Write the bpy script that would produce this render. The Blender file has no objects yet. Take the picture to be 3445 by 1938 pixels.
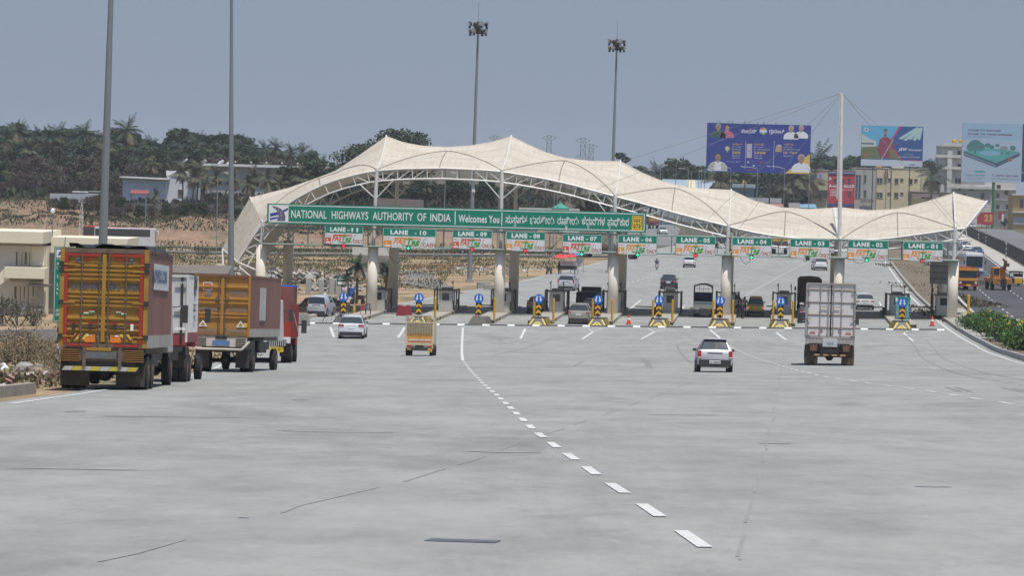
import bpy, math, random, bmesh
from mathutils import Vector, Matrix, noise
random.seed(7)
R_ = math.radians
S = bpy.context.scene
COL = S.collection

# ------------------------------------------------------------------ camera
HAZE = 0.00009
FPX, CX, CY = 11500.0, 1722.5, 969.0
CAMZ = 12.4
PITCH, ROLL = math.atan(369 / FPX), R_(1.5)
CF = Vector((0, math.cos(PITCH), -math.sin(PITCH)))
_U0 = Vector((0, math.sin(PITCH), math.cos(PITCH)))
_X0 = Vector((1, 0, 0))
CR = _X0 * math.cos(ROLL) + _U0 * math.sin(ROLL)
CU = _U0 * math.cos(ROLL) - _X0 * math.sin(ROLL)
CPOS = Vector((0, 0, CAMZ))
cd = bpy.data.cameras.new('camera'); cam = bpy.data.objects.new('camera', cd); COL.objects.link(cam)
cd.sensor_width = 36; cd.lens = FPX / 3445 * 36; cd.clip_start = 1; cd.clip_end = 12000
cam.matrix_world = Matrix(((CR.x, CU.x, -CF.x, 0), (CR.y, CU.y, -CF.y, 0), (CR.z, CU.z, -CF.z, CAMZ), (0, 0, 0, 1)))
S.camera = cam

# ------------------------------------------------------------------ sky, sun, exposure
SUN = Vector((0.13, -0.27, 0.955)).normalized()
W = bpy.data.worlds.new('World'); S.world = W; W.use_nodes = True
wn, wl = W.node_tree.nodes, W.node_tree.links
bg = wn['Background']; bg.inputs[1].default_value = 0.105
sky = wn.new('ShaderNodeTexSky'); sky.sky_type = 'NISHITA'; sky.sun_disc = False
sky.sun_elevation = math.asin(SUN.z); sky.sun_rotation = math.atan2(SUN.x, SUN.y)
sky.air_density = 1.0; sky.dust_density = 2.5; sky.ozone_density = 2.0
tint = wn.new('ShaderNodeMix'); tint.data_type = 'RGBA'; tint.blend_type = 'MULTIPLY'; tint.inputs[0].default_value = 1
tint.inputs[7].default_value = (0.72, 0.78, 0.88, 1)
wl.new(sky.outputs[0], tint.inputs[6]);
tcw = wn.new('ShaderNodeTexCoord'); spw = wn.new('ShaderNodeSeparateXYZ'); wl.new(tcw.outputs['Generated'], spw.inputs[0])
rw = wn.new('ShaderNodeMapRange'); rw.inputs[1].default_value = .05; rw.inputs[2].default_value = .20; rw.inputs[3].default_value = .95; rw.inputs[4].default_value = 0; wl.new(spw.outputs[2], rw.inputs[0])
hzc = wn.new('ShaderNodeMix'); hzc.data_type = 'RGBA'; hzc.inputs[7].default_value = (2.55, 3.12, 4.02, 1); wl.new(rw.outputs[0], hzc.inputs[0]); wl.new(tint.outputs[2], hzc.inputs[6]); wl.new(hzc.outputs[2], bg.inputs[0])
sl = bpy.data.lights.new('sun', 'SUN'); sl.energy = 4.05; sl.angle = R_(0.6); sl.color = (1, .96, .9)
so = bpy.data.objects.new('sun', sl); COL.objects.link(so)
so.rotation_euler = SUN.to_track_quat('Z', 'Y').to_euler(); so.location = (0, 0, 200)
S.view_settings.view_transform = 'Standard'; S.view_settings.look = 'None'
S.view_settings.gamma = 1; S.view_settings.exposure = 0.0; S.view_settings.use_curve_mapping = False
S.render.engine = 'CYCLES'
S.cycles.max_bounces = 6; S.cycles.volume_bounces = 1; S.cycles.transparent_max_bounces = 8

# ------------------------------------------------------------------ terrain function and pixel-to-place helpers
def sstep(a, b, x):
 t = max(0.0, min(1.0, (x - a) / (b - a))); return t * t * (3 - 2 * t)
def interp(pts, x):
 if x <= pts[0][0]: return pts[0][1]
 for (a, b), (c, d) in zip(pts, pts[1:]):
  if x <= c: return b + (d - b) * (x - a) / (c - a)
 return pts[-1][1]
BANK = [(560, 0), (583, 0), (590, 2.2), (600, 3.0), (640, 4.0), (675, 5.6), (720, 6.6), (800, 9.5), (950, 14), (1200, 16)]
def road_z(X, Y):
 t = 10.4 - .0425 * Y
 g = .6 * math.log(1 + math.exp(t / .6)) if t / .6 < 30 else t
 return g + .0185 * max(-45, min(40, X)) * min(1, max(0.15, Y / 90))
def terr(X, Y):
 z = road_z(X, Y)
 if Y > 540:
  wl_ = 1 - sstep(0, 18, X - (Y - 560) * .02)
  b = interp(BANK, Y)
  z += b * wl_
  if X < -30 and Y > 586:
   n = noise.noise(Vector((X * .045, Y * .03, 3.1)))
   z += sstep(586, 592, Y) * (.9 * noise.noise(Vector((X * .25, Y * .2, 1))) + .5 * noise.noise(Vector((X * .7, Y * .5, 7))))
   z += max(0, n) * 5.0 * sstep(-30, -45, X) * sstep(586, 598, Y) * (1 - sstep(650, 690, Y))
 if Y > 300 and X < -10 + 0 * Y:
  w = sstep(330, 380, Y) * sstep(-12, -20, X) * (1 - sstep(520, 540, Y))
  z += .35 * w * noise.noise(Vector((X * .15, Y * .08, 0)))
 return z
def ray(x, y):
 return CF + CR * ((x - CX) / FPX) - CU * ((y - CY) / FPX)
def G(x, y, f=None, d0=15, d1=2600):
 """where the sight line of photograph pixel (x, y) meets the ground"""
 f = f or road_z; D = ray(x, y); d = d0; st = 1.0
 prev = d0
 while d < d1:
  p = CPOS + D * d
  if p.z < f(p.x, p.y):
   lo, hi = prev, d
   for _ in range(24):
    m = (lo + hi) / 2; p = CPOS + D * m
    if p.z < f(p.x, p.y): hi = m
    else: lo = m
   return p
  prev = d; d += max(1.0, d * .006)
 return CPOS + D * d1
def AT(x, y, d):
 """point at forward distance d seen at pixel (x, y)"""
 D = ray(x, y); return CPOS + D * (d / D.y)
TH = R_(4.2)
PO = Vector((0, 307.5, 0)); E1 = Vector((math.cos(TH), -math.sin(TH), 0)); E2 = Vector((math.sin(TH), math.cos(TH), 0))
def PL(x, y, v):
 """(u, z) where pixel (x, y) meets the plaza's cross plane at depth v"""
 D = ray(x, y); t = (v + (PO - CPOS).dot(E2)) / D.dot(E2); p = CPOS + D * t
 return (p - PO).dot(E1), p.z
def LW(u, v, z=0):
 p = PO + E1 * u + E2 * v; return Vector((p.x, p.y, z))
def LG(u, v, dz=0):
 p = LW(u, v); p.z = road_z(p.x, p.y) + dz; return p

# ------------------------------------------------------------------ materials
_M = {}
def mat(name, c, rough=.7, metal=0, var=.12, scale=1.5, dirt=0, dcol=(.16, .12, .08), streak=1.0, coat=0, emit=None, bump=0, trans=0, alpha=1):
 if name in _M: return _M[name]
 m = bpy.data.materials.new(name); m.use_nodes = True; n = m.node_tree.nodes; l = m.node_tree.links
 b = n['Principled BSDF']; b.inputs['Roughness'].default_value = rough; b.inputs['Metallic'].default_value = metal
 b.inputs['Base Color'].default_value = (*c, 1)
 if coat: b.inputs['Coat Weight'].default_value = coat
 if trans: b.inputs['Transmission Weight'].default_value = trans
 if alpha < 1: b.inputs['Alpha'].default_value = alpha
 if emit: b.inputs['Emission Color'].default_value = (*c, 1); b.inputs['Emission Strength'].default_value = emit
 if var or dirt:
  tc = n.new('ShaderNodeTexCoord'); mp = n.new('ShaderNodeMapping'); mp.inputs['Scale'].default_value = (1, 1, streak)
  l.new(tc.outputs['Object'], mp.inputs[0])
  nz = n.new('ShaderNodeTexNoise'); nz.inputs['Scale'].default_value = scale; nz.inputs['Detail'].default_value = 7; nz.inputs['Roughness'].default_value = .65
  l.new(mp.outputs[0], nz.inputs[0])
  mr = n.new('ShaderNodeMapRange'); mr.inputs[1].default_value = .3; mr.inputs[2].default_value = .7
  mr.inputs[3].default_value = 1 - var; mr.inputs[4].default_value = 1 + var
  l.new(nz.outputs[0], mr.inputs[0])
  mx = n.new('ShaderNodeVectorMath'); mx.operation = 'SCALE'; mx.inputs[0].default_value = c
  l.new(mr.outputs[0], mx.inputs['Scale']); out = mx.outputs[0]
  if dirt:
   nz2 = n.new('ShaderNodeTexNoise'); nz2.inputs['Scale'].default_value = scale * 2.3; nz2.inputs['Detail'].default_value = 9; nz2.inputs['Roughness'].default_value = .75
   l.new(mp.outputs[0], nz2.inputs[0])
   r2 = n.new('ShaderNodeMapRange'); r2.inputs[1].default_value = .62 - .25 * dirt; r2.inputs[2].default_value = .75; r2.inputs[3].default_value = 0; r2.inputs[4].default_value = min(1, .35 + dirt * .5)
   l.new(nz2.outputs[0], r2.inputs[0])
   mm = n.new('ShaderNodeMix'); mm.data_type = 'RGBA'; l.new(r2.outputs[0], mm.inputs[0]); l.new(out, mm.inputs[6]); mm.inputs[7].default_value = (*dcol, 1)
   out = mm.outputs[2]
  l.new(out, b.inputs['Base Color'])
  if bump:
   bp = n.new('ShaderNodeBump'); bp.inputs['Strength'].default_value = bump; bp.inputs['Distance'].default_value = .1
   l.new(nz.outputs[0], bp.inputs['Height']); l.new(bp.outputs[0], b.inputs['Normal'])
 _M[name] = m; return m

WHITE = lambda: mat('white_paint', (.72, .72, .70), .5, dirt=.25)
GREEN = lambda: mat('sign_green', (.0, .215, .135), .45, var=.05)
SIGNW = lambda: mat('sign_white', (.80, .82, .82), .4, var=.04)
BLACK = lambda: mat('black_rubber', (.018, .018, .018), .85, var=.2)
DARK = lambda: mat('dark_metal', (.045, .042, .04), .6, var=.25)
STEEL = lambda: mat('galvanised_steel', (.26, .29, .30), .5, .35, var=.18, scale=.6)
GLASS = lambda: mat('dark_glass', (.03, .045, .055), .06, 0, var=.1, coat=.6)
YEL = lambda: mat('yellow_paint', (.62, .36, .03), .55, dirt=.3)
BLK = lambda: mat('black_paint', (.03, .03, .03), .6, dirt=.2)
REDL = lambda: mat('tail_red', (.38, .02, .02), .25, coat=.5, var=0)

# ------------------------------------------------------------------ mesh builder
class MB:
 def __init__(s): s.v = []; s.f = []; s.m = []; s.mats = []; s.uv = None; s.X = Matrix()
 def mi(s, m):
  if m not in s.mats: s.mats.append(m)
  return s.mats.index(m)
 def add(s, vs, fs, m, X=None):
  k = len(s.v); A = s.X @ X if X is not None else s.X
  us = sorted({j for f in fs for j in f})
  if len(us) < len(vs) and s.uv is None: mp_ = {j: i for i, j in enumerate(us)}; vs = [vs[j] for j in us]; fs = [tuple(mp_[j] for j in f) for f in fs]
  s.v += [A @ Vector(p) for p in vs]; i = s.mi(m)
  for f in fs: s.f.append(tuple(k + j for j in f)); s.m.append(i)
  return s
 def box(s, c, d, m, rz=0, X=None, taper=1, tapery=None):
  a, b, h = d[0] / 2, d[1] / 2, d[2] / 2; t = taper; ty = taper if tapery is None else tapery
  vs = [(-a, -b, -h), (a, -b, -h), (a, b, -h), (-a, b, -h), (-a * t, -b * ty, h), (a * t, -b * ty, h), (a * t, b * ty, h), (-a * t, b * ty, h)]
  T = Matrix.Translation(c) @ Matrix.Rotation(rz, 4, 'Z')
  if X is not None: T = Matrix.Translation(c) @ X
  return s.add(vs, [(0, 3, 2, 1), (4, 5, 6, 7), (0, 1, 5, 4), (1, 2, 6, 5), (2, 3, 7, 6), (3, 0, 4, 7)], m, T)
 def tube(s, p, q, r, m, n=8, r2=None, caps=True):
  p, q = Vector(p), Vector(q); d = q - p
  if d.length < 1e-6: return s
  A = d.to_track_quat('Z', 'Y').to_matrix(); r2 = r if r2 is None else r2
  vs = []
  for (o, rr) in ((p, r), (q, r2)):
   for i in range(n):
    a = 2 * math.pi * i / n; vs.append(o + A @ Vector((math.cos(a) * rr, math.sin(a) * rr, 0)))
  fs = [(i, (i + 1) % n, n + (i + 1) % n, n + i) for i in range(n)]
  if caps: fs += [tuple(range(n - 1, -1, -1)), tuple(range(n, 2 * n))]
  return s.add(vs, fs, m)
 def path(s, pts, r, m, n=6, r2=None):
  k = len(pts) - 1
  for i in range(k):
   ra = r if r2 is None else r + (r2 - r) * i / k; rb = r if r2 is None else r + (r2 - r) * (i + 1) / k
   s.tube(pts[i], pts[i + 1], ra, m, n, rb, caps=(i == 0 or i == k - 1))
  return s
 def lathe(s, prof, m, n=20, X=None):
  vs = []; fs = []
  for (r, z) in prof:
   for i in range(n):
    a = 2 * math.pi * i / n; vs.append((r * math.cos(a), r * math.sin(a), z))
  for j in range(len(prof) - 1):
   for i in range(n): fs.append((j * n + i, j * n + (i + 1) % n, (j + 1) * n + (i + 1) % n, (j + 1) * n + i))
  fs += [tuple(range(n - 1, -1, -1)), tuple(range((len(prof) - 1) * n, len(prof) * n))]
  return s.add(vs, fs, m, X)
 def wheelcyl(s, c, r, w, m, n=20):
  """cylinder about the X axis"""
  return s.lathe([(r * .93, -w / 2), (r, -w / 2 + .03), (r, w / 2 - .03), (r * .93, w / 2)], m, n, Matrix.Translation(c) @ Matrix.Rotation(math.pi / 2, 4, 'Y'))
 def prism(s, poly, y0, y1, m, X=None):
  """polygon in x,z extruded from y0 to y1"""
  n = len(poly); vs = [(a, y0, b) for a, b in poly] + [(a, y1, b) for a, b in poly]
  fs = [tuple(range(n)), tuple(range(2 * n - 1, n - 1, -1))] + [(i, n + i, n + (i + 1) % n, (i + 1) % n) for i in range(n)]
  return s.add(vs, fs, m, X)
 def quad(s, a, b, c, d, m): return s.add([a, b, c, d], [(0, 1, 2, 3)], m)
 def flat(s, poly, y, m, X=None): return s.add([(a, y, b) for a, b in poly], [tuple(range(len(poly)))], m, X)
 def rect(s, x0, z0, x1, z1, y, m): return s.flat([(x0, z0), (x1, z0), (x1, z1), (x0, z1)], y, m)
 def disc(s, x, z, r, y, m, n=24): return s.flat([(x + r * math.cos(2 * math.pi * i / n), z + r * math.sin(2 * math.pi * i / n)) for i in range(n)], y, m)
 def text(s, t, x, z, h, y, m, w=None, bold=0, shear=0, align='L', X=None):
  """lettering with cap height h, baseline z, in the x-z plane at depth y, facing -y"""
  vs, fs = glyphs(t, bold, shear)
  if not vs: return s
  x0 = min(p[0] for p in vs); x1 = max(p[0] for p in vs); k = h / .70
  kx = k if w is None else w / max(1e-6, x1 - x0)
  off = {'L': 0, 'C': -(x1 - x0) * kx / 2, 'R': -(x1 - x0) * kx}[align]
  return s.add([(x + off + (p[0] - x0) * kx, y, z + p[1] * k) for p in vs], fs, m, X)
 def build(s, name, parent=None, bevel=0, smooth=False, loc=None):
  me = bpy.data.meshes.new(name); me.from_pydata([tuple(p) for p in s.v], [], s.f)
  for m in s.mats: me.materials.append(m)
  me.polygons.foreach_set('material_index', s.m)
  if s.uv:
   ul = me.uv_layers.new(name='UVMap')
   for p in me.polygons:
    for li, vi in zip(p.loop_indices, p.vertices): ul.data[li].uv = s.uv[vi]
  if smooth: me.polygons.foreach_set('use_smooth', [True] * len(me.polygons))
  me.update()
  o = bpy.data.objects.new(name, me); COL.objects.link(o)
  if parent is not None: o.parent = parent
  if loc is not None: o.location = loc
  if bevel:
   b = o.modifiers.new('bevel', 'BEVEL'); b.width = bevel; b.segments = 2; b.limit_method = 'ANGLE'
  return o
_GC = {}
VIR = '\u0ccd'
def _raw(t, bold, shear):
 key = (t, bold, shear)
 if key in _GC: return _GC[key]
 c = bpy.data.curves.new('lettering', 'FONT'); c.body = t; c.size = 1; c.offset = bold; c.shear = shear; c.resolution_u = 3; c.space_character = 1 + bold * 3
 o = bpy.data.objects.new('lettering_source', c); COL.objects.link(o)
 bpy.context.view_layer.update()
 me = bpy.data.meshes.new_from_object(o.evaluated_get(bpy.context.evaluated_depsgraph_get()))
 r = ([(v.co.x, v.co.y) for v in me.vertices], [tuple(p.vertices) for p in me.polygons])
 bpy.data.objects.remove(o); bpy.data.curves.remove(c); bpy.data.meshes.remove(me)
 _GC[key] = r; return r
def glyphs(t, bold, shear):
 if VIR not in t: return _raw(t, bold, shear)
 # lay conjuncts out by hand: the second consonant goes small beneath the first
 out = []; i = 0; vs = []; fs = []; x = 0
 while i < len(t):
  ch = t[i]; j = i + 1; subs = []
  while j + 1 < len(t) and t[j] == VIR and '\u0c95' <= t[j + 1] <= '\u0cb9': subs.append(t[j + 1]); j += 2
  cl = ch
  if j < len(t) and t[j] == VIR: cl += VIR; j += 1
  while j < len(t) and '\u0cbe' <= t[j] <= '\u0ccc': cl += t[j]; j += 1
  if ch == ' ': x += .26; i = j; continue
  v, f = _raw(cl, bold, shear)
  if v:
   x0 = min(p[0] for p in v); k = len(vs)
   vs += [(p[0] - x0 + x, p[1]) for p in v]; fs += [tuple(k + a for a in q) for q in f]
   w = max(p[0] for p in v) - x0
   for n, sb in enumerate(subs):
    v2, f2 = _raw(sb, bold * 1.4, shear); k = len(vs); sx = min(p[0] for p in v2)
    vs += [((p[0] - sx) * .5 + x + w * .22 + n * .12, p[1] * .48 - .34 - n * .26) for p in v2]; fs += [tuple(k + a for a in q) for q in f2]
   x += w + .05
  i = j
 return vs, fs

# ------------------------------------------------------------------ things
def tag(o, label=None, cat=None, group=None, kind=None):
 if label: o['label'] = label
 if cat: o['category'] = cat
 if group: o['group'] = group
 if kind: o['kind'] = kind
 return o
def thing(name, label, cat, loc=(0, 0, 0), rz=0, group=None, rx=0):
 o = bpy.data.objects.new(name, None); COL.objects.link(o); o.empty_display_size = .3
 o.location = loc; o.rotation_mode = 'ZXY' if False else 'XYZ'; o.rotation_euler = (rx, 0, rz)
 return tag(o, label, cat, group)
def kids(o): return list(o.children)
def dup(o, loc=None, rz=None, label=None, parent=None, sc=None, group=None):
 c = o.copy(); COL.objects.link(c); c.parent = parent
 for ch in kids(o): dup(ch, parent=c)
 if loc is not None: c.location = loc
 if rz is not None: c.rotation_euler = (c.rotation_euler[0], 0, rz)
 if sc is not None: c.scale = sc if hasattr(sc, '__len__') else (sc, sc, sc)
 if label: c['label'] = label
 if group: c['group'] = group
 return c
def slope_at(p): return math.atan((road_z(p.x, p.y + 2) - road_z(p.x, p.y - 2)) / 4)
LIFT = .035   # paved surface above the height function
def place(x, y, rz=0): p = G(x, y); p.z += LIFT; return p

# ------------------------------------------------------------------ ground
def grid_obj(name, xs, ys, f, mats, pick=None):
 vs = [(x, y, f(x, y)) for y in ys for x in xs]; nx = len(xs); fs = []; mi = []
 for j in range(len(ys) - 1):
  for i in range(nx - 1):
   fs.append((j * nx + i, j * nx + i + 1, (j + 1) * nx + i + 1, (j + 1) * nx + i))
 me = bpy.data.meshes.new(name); me.from_pydata(vs, [], fs)
 for m in mats: me.materials.append(m)
 me.polygons.foreach_set('use_smooth', [True] * len(me.polygons)); me.update()
 o = bpy.data.objects.new(name, me); COL.objects.link(o); return o
def frange(a, b, s):
 r = []; x = a
 while x < b: r.append(x); x += s
 return r
def N(m, t, **kw):
 n = m.node_tree.nodes.new(t)
 for k, v in kw.items(): setattr(n, k, v)
 return n
def ground_mat():
 m = bpy.data.materials.new('bare_earth'); m.use_nodes = True; n = m.node_tree.nodes; l = m.node_tree.links; b = n['Principled BSDF']; b.inputs['Roughness'].default_value = .95
 tc = N(m, 'ShaderNodeTexCoord'); sp = N(m, 'ShaderNodeSeparateXYZ'); l.new(tc.outputs['Object'], sp.inputs[0])
 def noise_(sc, det=8, r=.65):
  q = N(m, 'ShaderNodeTexNoise'); q.inputs['Scale'].default_value = sc; q.inputs['Detail'].default_value = det; q.inputs['Roughness'].default_value = r; l.new(tc.outputs['Object'], q.inputs[0]); return q.outputs[0]
 def ramp(src, a, b_, lo=0, hi=1):
  q = N(m, 'ShaderNodeMapRange'); q.inputs[1].default_value = a; q.inputs[2].default_value = b_; q.inputs[3].default_value = lo; q.inputs[4].default_value = hi; l.new(src, q.inputs[0]); return q.outputs[0]
 def mix(f, a, b_):
  q = N(m, 'ShaderNodeMix', data_type='RGBA'); l.new(f, q.inputs[0])
  for i, v in ((6, a), (7, b_)):
   if isinstance(v, tuple): q.inputs[i].default_value = (*v, 1)
   else: l.new(v, q.inputs[i])
  return q.outputs[2]
 earth = mix(ramp(noise_(.25), .35, .65), (.36, .235, .135), (.46, .33, .21))
 earth = mix(ramp(noise_(2.2), .5, .7), earth, (.24, .155, .095))
 dry = mix(ramp(noise_(.8), .4, .6), (.13, .12, .055), (.22, .19, .10))
 c = mix(ramp(noise_(.09, 9, .75), .46, .56), earth, dry)
 red = mix(ramp(noise_(.5, 9, .8), .35, .65), (.20, .12, .08), (.33, .22, .15))
 red = mix(ramp(noise_(2.5, 9, .85), .5, .62, 0, .7), red, (.13, .09, .06)); red = mix(ramp(noise_(.12, 9, .8), .5, .6, 0, .8), red, (.14, .13, .075)); fy = ramp(sp.outputs[1], 575, 590); c = mix(fy, c, red)
 hill = mix(ramp(noise_(.5), .35, .65), (.035, .038, .024), (.065, .062, .038))
 fz = N(m, 'ShaderNodeMath', operation='ADD'); l.new(sp.outputs[1], fz.inputs[0])
 nn = ramp(noise_(.06), .3, .7, -45, 45); l.new(nn, fz.inputs[1])
 c = mix(ramp(fz.outputs[0], 640, 665), c, hill)
 q = N(m, 'ShaderNodeMath', operation='MULTIPLY'); l.new(ramp(fz.outputs[0], 602, 612), q.inputs[0]); l.new(ramp(sp.outputs[0], -70, -64), q.inputs[1]); c = mix(q.outputs[0], c, mix(ramp(noise_(.6), .35, .65), (.075, .07, .045), (.12, .105, .07)))
 l.new(c, b.inputs['Base Color'])
 bp = N(m, 'ShaderNodeBump'); bp.inputs['Strength'].default_value = .8; bp.inputs['Distance'].default_value = .4; l.new(noise_(.9), bp.inputs['Height']); l.new(bp.outputs[0], b.inputs['Normal'])
 return m
xs = [-2200, -1200, -700, -450, -300, -220, -170, -140] + frange(-120, 120, 3) + [120, 140, 170, 220, 300, 450, 700, 1200, 2200]
ys = [-60, -30, -15] + frange(0, 560, 4) + frange(560, 620, 2) + frange(620, 1000, 8) + [1000, 1100, 1250, 1500, 2000, 3000, 5000, 9000]
gro = grid_obj('ground', xs, ys, lambda x, y: terr(x, y), [ground_mat()]); tag(gro, kind='structure')

# paved surfaces: strips that follow the height function
def strip(name, left, right, y0, y1, m, lift, step=4, n=14, label=None):
 """left, right: lists of (Y, X)"""
 vs = []; fs = []; y = y0; rows = []
 while y < y1: rows.append(y); y += step
 rows.append(y1)
 for y in rows:
  a, b = interp(left, y), interp(right, y)
  for i in range(n + 1):
   x = a + (b - a) * i / n; vs.append((x, y, road_z(x, y) + lift))
 for j in range(len(rows) - 1):
  for i in range(n): k = j * (n + 1) + i; fs.append((k, k + 1, k + n + 2, k + n + 1))
 me = bpy.data.meshes.new(name); me.from_pydata(vs, [], fs); me.materials.append(m); me.update()
 o = bpy.data.objects.new(name, me); COL.objects.link(o); tag(o, kind='structure'); return o
def paved_mat(name, base, dark, light, wear=1.0):
 m = bpy.data.materials.new(name); m.use_nodes = True; n = m.node_tree.nodes; l = m.node_tree.links; b = n['Principled BSDF']; b.inputs['Roughness'].default_value = .95
 b.inputs['Specular IOR Level'].default_value = .12
 tc = N(m, 'ShaderNodeTexCoord')
 def nz(sc, det=8, r=.7, sx=1, sy=1, rot=0, d=0):
  mp = N(m, 'ShaderNodeMapping'); mp.inputs['Scale'].default_value = (sx, sy, .2); mp.inputs['Rotation'].default_value = (0, 0, rot); l.new(tc.outputs['Object'], mp.inputs[0])
  q = N(m, 'ShaderNodeTexNoise'); q.inputs['Scale'].default_value = sc; q.inputs['Detail'].default_value = det; q.inputs['Roughness'].default_value = r; q.inputs['Distortion'].default_value = d; l.new(mp.outputs[0], q.inputs[0]); return q.outputs[0]
 def ramp(s, a, b_, lo=0, hi=1):
  q = N(m, 'ShaderNodeMapRange'); q.inputs[1].default_value = a; q.inputs[2].default_value = b_; q.inputs[3].default_value = lo; q.inputs[4].default_value = hi; l.new(s, q.inputs[0]); return q.outputs[0]
 def mix(f, a, b_):
  q = N(m, 'ShaderNodeMix', data_type='RGBA'); l.new(f, q.inputs[0])
  for i, v in ((6, a), (7, b_)):
   if isinstance(v, tuple): q.inputs[i].default_value = (*v, 1)
   else: l.new(v, q.inputs[i])
  return q.outputs[2]
 c = mix(ramp(nz(.045, 6, .6), .36, .64), base, light)
 c = mix(ramp(nz(.5, 9, .75, .9, .42), .40, .70, 0, .65 * wear), c, dark)
 c = mix(ramp(nz(1.4, 9, .8, 1.1, .45), .52, .72, 0, .45 * wear), c, dark)
 c = mix(ramp(nz(.14, 10, .8, .8, .38, .25, .6), .53, .72, 0, .85 * wear), c, dark)
 c = mix(ramp(nz(.16, 8, .72, 1.6, .10, .07), .55, .75, 0, .5 * wear), c, dark)
 c = mix(ramp(nz(5, 6, .8), .63, .74, 0, .5 * wear), c, dark)
 c = mix(ramp(nz(2.2, 8, .85, .5, 1), .60, .78, 0, .38 * wear), c, (dark[0] * .55, dark[1] * .55, dark[2] * .55))
 c = mix(ramp(nz(.6, 8, .8, .4, 1.2, -.3), .62, .8, 0, .7), c, light)
 l.new(c, b.inputs['Base Color'])
 bp = N(m, 'ShaderNodeBump'); bp.inputs['Strength'].default_value = .25; bp.inputs['Distance'].default_value = .02; l.new(nz(9), bp.inputs['Height']); l.new(bp.outputs[0], b.inputs['Normal'])
 return m
CONC = paved_mat('worn_concrete', (.312, .317, .300), (.175, .177, .168), (.345, .350, .331))
ASPH = paved_mat('asphalt', (.075, .08, .088), (.05, .052, .058), (.105, .108, .112), .6)
ASPH2 = paved_mat('dusty_asphalt', (.20, .195, .19), (.13, .125, .12), (.30, .25, .19), 1)
PAINT = mat('road_paint', (.66, .66, .64), .6, var=.12, scale=5, dirt=.7, dcol=(.42, .42, .40))

LE = [(-20, -12.2), (78, -11.95), (95, -11.9), (123, -11.95), (135, -12.4), (200, -16.2), (260, -20.5), (285, -20.2), (294, -18.0), (303, -16.9), (325, -15.2), (335, -11.0), (359, -7.7), (382, -3.7), (412, .9), (444, 4.9), (492, 11.0), (571, 19.7), (640, 30), (760, 52), (900, 78), (1040, 95)]
RE = [(-20, 12), (60, 16), (120, 22), (188, 28.6), (219, 32.0), (252, 34.9), (282, 36.9), (321, 39.7), (366, 43.4), (450, 51), (533, 58.8), (640, 69), (760, 80), (1040, 106)]
strip('toll_road', LE, RE, -20, 1040, CONC, LIFT, 3, 24)
HWL = [(150, 31.5), (188, 32.9), (219, 35.2), (252, 38.0), (282, 40), (298, 41), (350, 46), (424, 53.5), (513, 63), (621, 75), (706, 84), (1040, 119)]
HWR = [(y, x + 10.8) for y, x in HWL]
strip('highway', HWL, HWR, 150, 1040, ASPH, LIFT, 5, 8)
off = lambda P, d: [(y, x + d) for y, x in P]
strip('highway_shoulder', off(HWR, .02), off(HWR, 3.6), 150, 1040, paved_mat('pale_concrete', (.42, .40, .37), (.3, .28, .25), (.5, .48, .44)), LIFT + .02, 5, 2)
strip('far_carriageway', off(HWR, 6), off(HWR, 21), 150, 1040, paved_mat('grey_asphalt', (.16, .165, .17), (.11, .11, .12), (.2, .2, .2), .6), LIFT, 5, 6)

def ribbon(name, pts, w, m, lift, step=2.0):
 """a painted line through world points (x, y)"""
 vs = []; fs = []; P = [Vector((p[0], p[1])) for p in pts]; Q = []
 for a, b in zip(P, P[1:]):
  k = max(1, int((b - a).length / step))
  for i in range(k): Q.append(a.lerp(b, i / k))
 Q.append(P[-1])
 for i, q in enumerate(Q):
  d = (Q[min(i + 1, len(Q) - 1)] - Q[max(i - 1, 0)]).normalized(); nn = Vector((d.y, -d.x)) * w / 2
  for e in (q - nn, q + nn): vs.append((e.x, e.y, road_z(e.x, e.y) + lift))
 for i in range(len(Q) - 1): fs.append((2 * i, 2 * i + 1, 2 * i + 3, 2 * i + 2))
 return vs, fs
def paint(name, segs, w=.15, m=None, lift=None):
 m = m or PAINT; lift = LIFT + .010 if lift is None else lift
 mb = MB()
 for sg in segs:
  v, f = ribbon('', sg, w, m, lift); mb.add(v, f, m)
 o = mb.build(name); tag(o, kind='structure'); return o
def along(pts, s0, s1):
 """sub-polyline between arc lengths"""
 P = [Vector(p) for p in pts]; out = []; acc = 0
 for a, b in zip(P, P[1:]):
  L = (b - a).length
  if acc + L > s0 and acc < s1:
   if not out: out.append(tuple(a.lerp(b, max(0, (s0 - acc) / L))))
   out.append(tuple(a.lerp(b, min(1, (s1 - acc) / L))))
  acc += L
 return out
def dashes(pts, on, gap, start=0):
 P = [Vector(p) for p in pts]; L = sum((b - a).length for a, b in zip(P, P[1:])); r = []; s = start
 while s + on < L: r.append(along(pts, s, s + on)); s += on + gap
 return r
gp = lambda x, y: (lambda p: (p.x, p.y))(G(x, y))
near = [(1.78, 30.2), (1.66, 33.2), (1.42, 39), (1.19, 44), (1.01, 48.8), (.81, 53.4), (.5, 61.8), (.24, 71.4), (0, 80.6), (-.39, 94.8), (-.84, 109.8), (-1.6, 140), (-2.5, 180)]
paint('road_marking', dashes(near, 2.4, 2.35, .1), .14)
paint('road_marking', [[(-2.5, 180), (-3.0, 212), (-3.5, 246), (-3.95, 281)]], .16)
l2 = [gp(2445, 1160), gp(2495, 1187), gp(2573, 1216), gp(2676, 1248), gp(2757, 1268), gp(2815, 1278), gp(2933, 1296), gp(3032, 1309), gp(3146, 1325), gp(3289, 1348), gp(3373, 1360), gp(3520, 1384)]
paint('road_marking', dashes(l2, 2.3, 2.45), .16)
paint('road_marking', [[gp(2388, 1111), gp(2414, 1132), gp(2445, 1160)]], .2)
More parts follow.
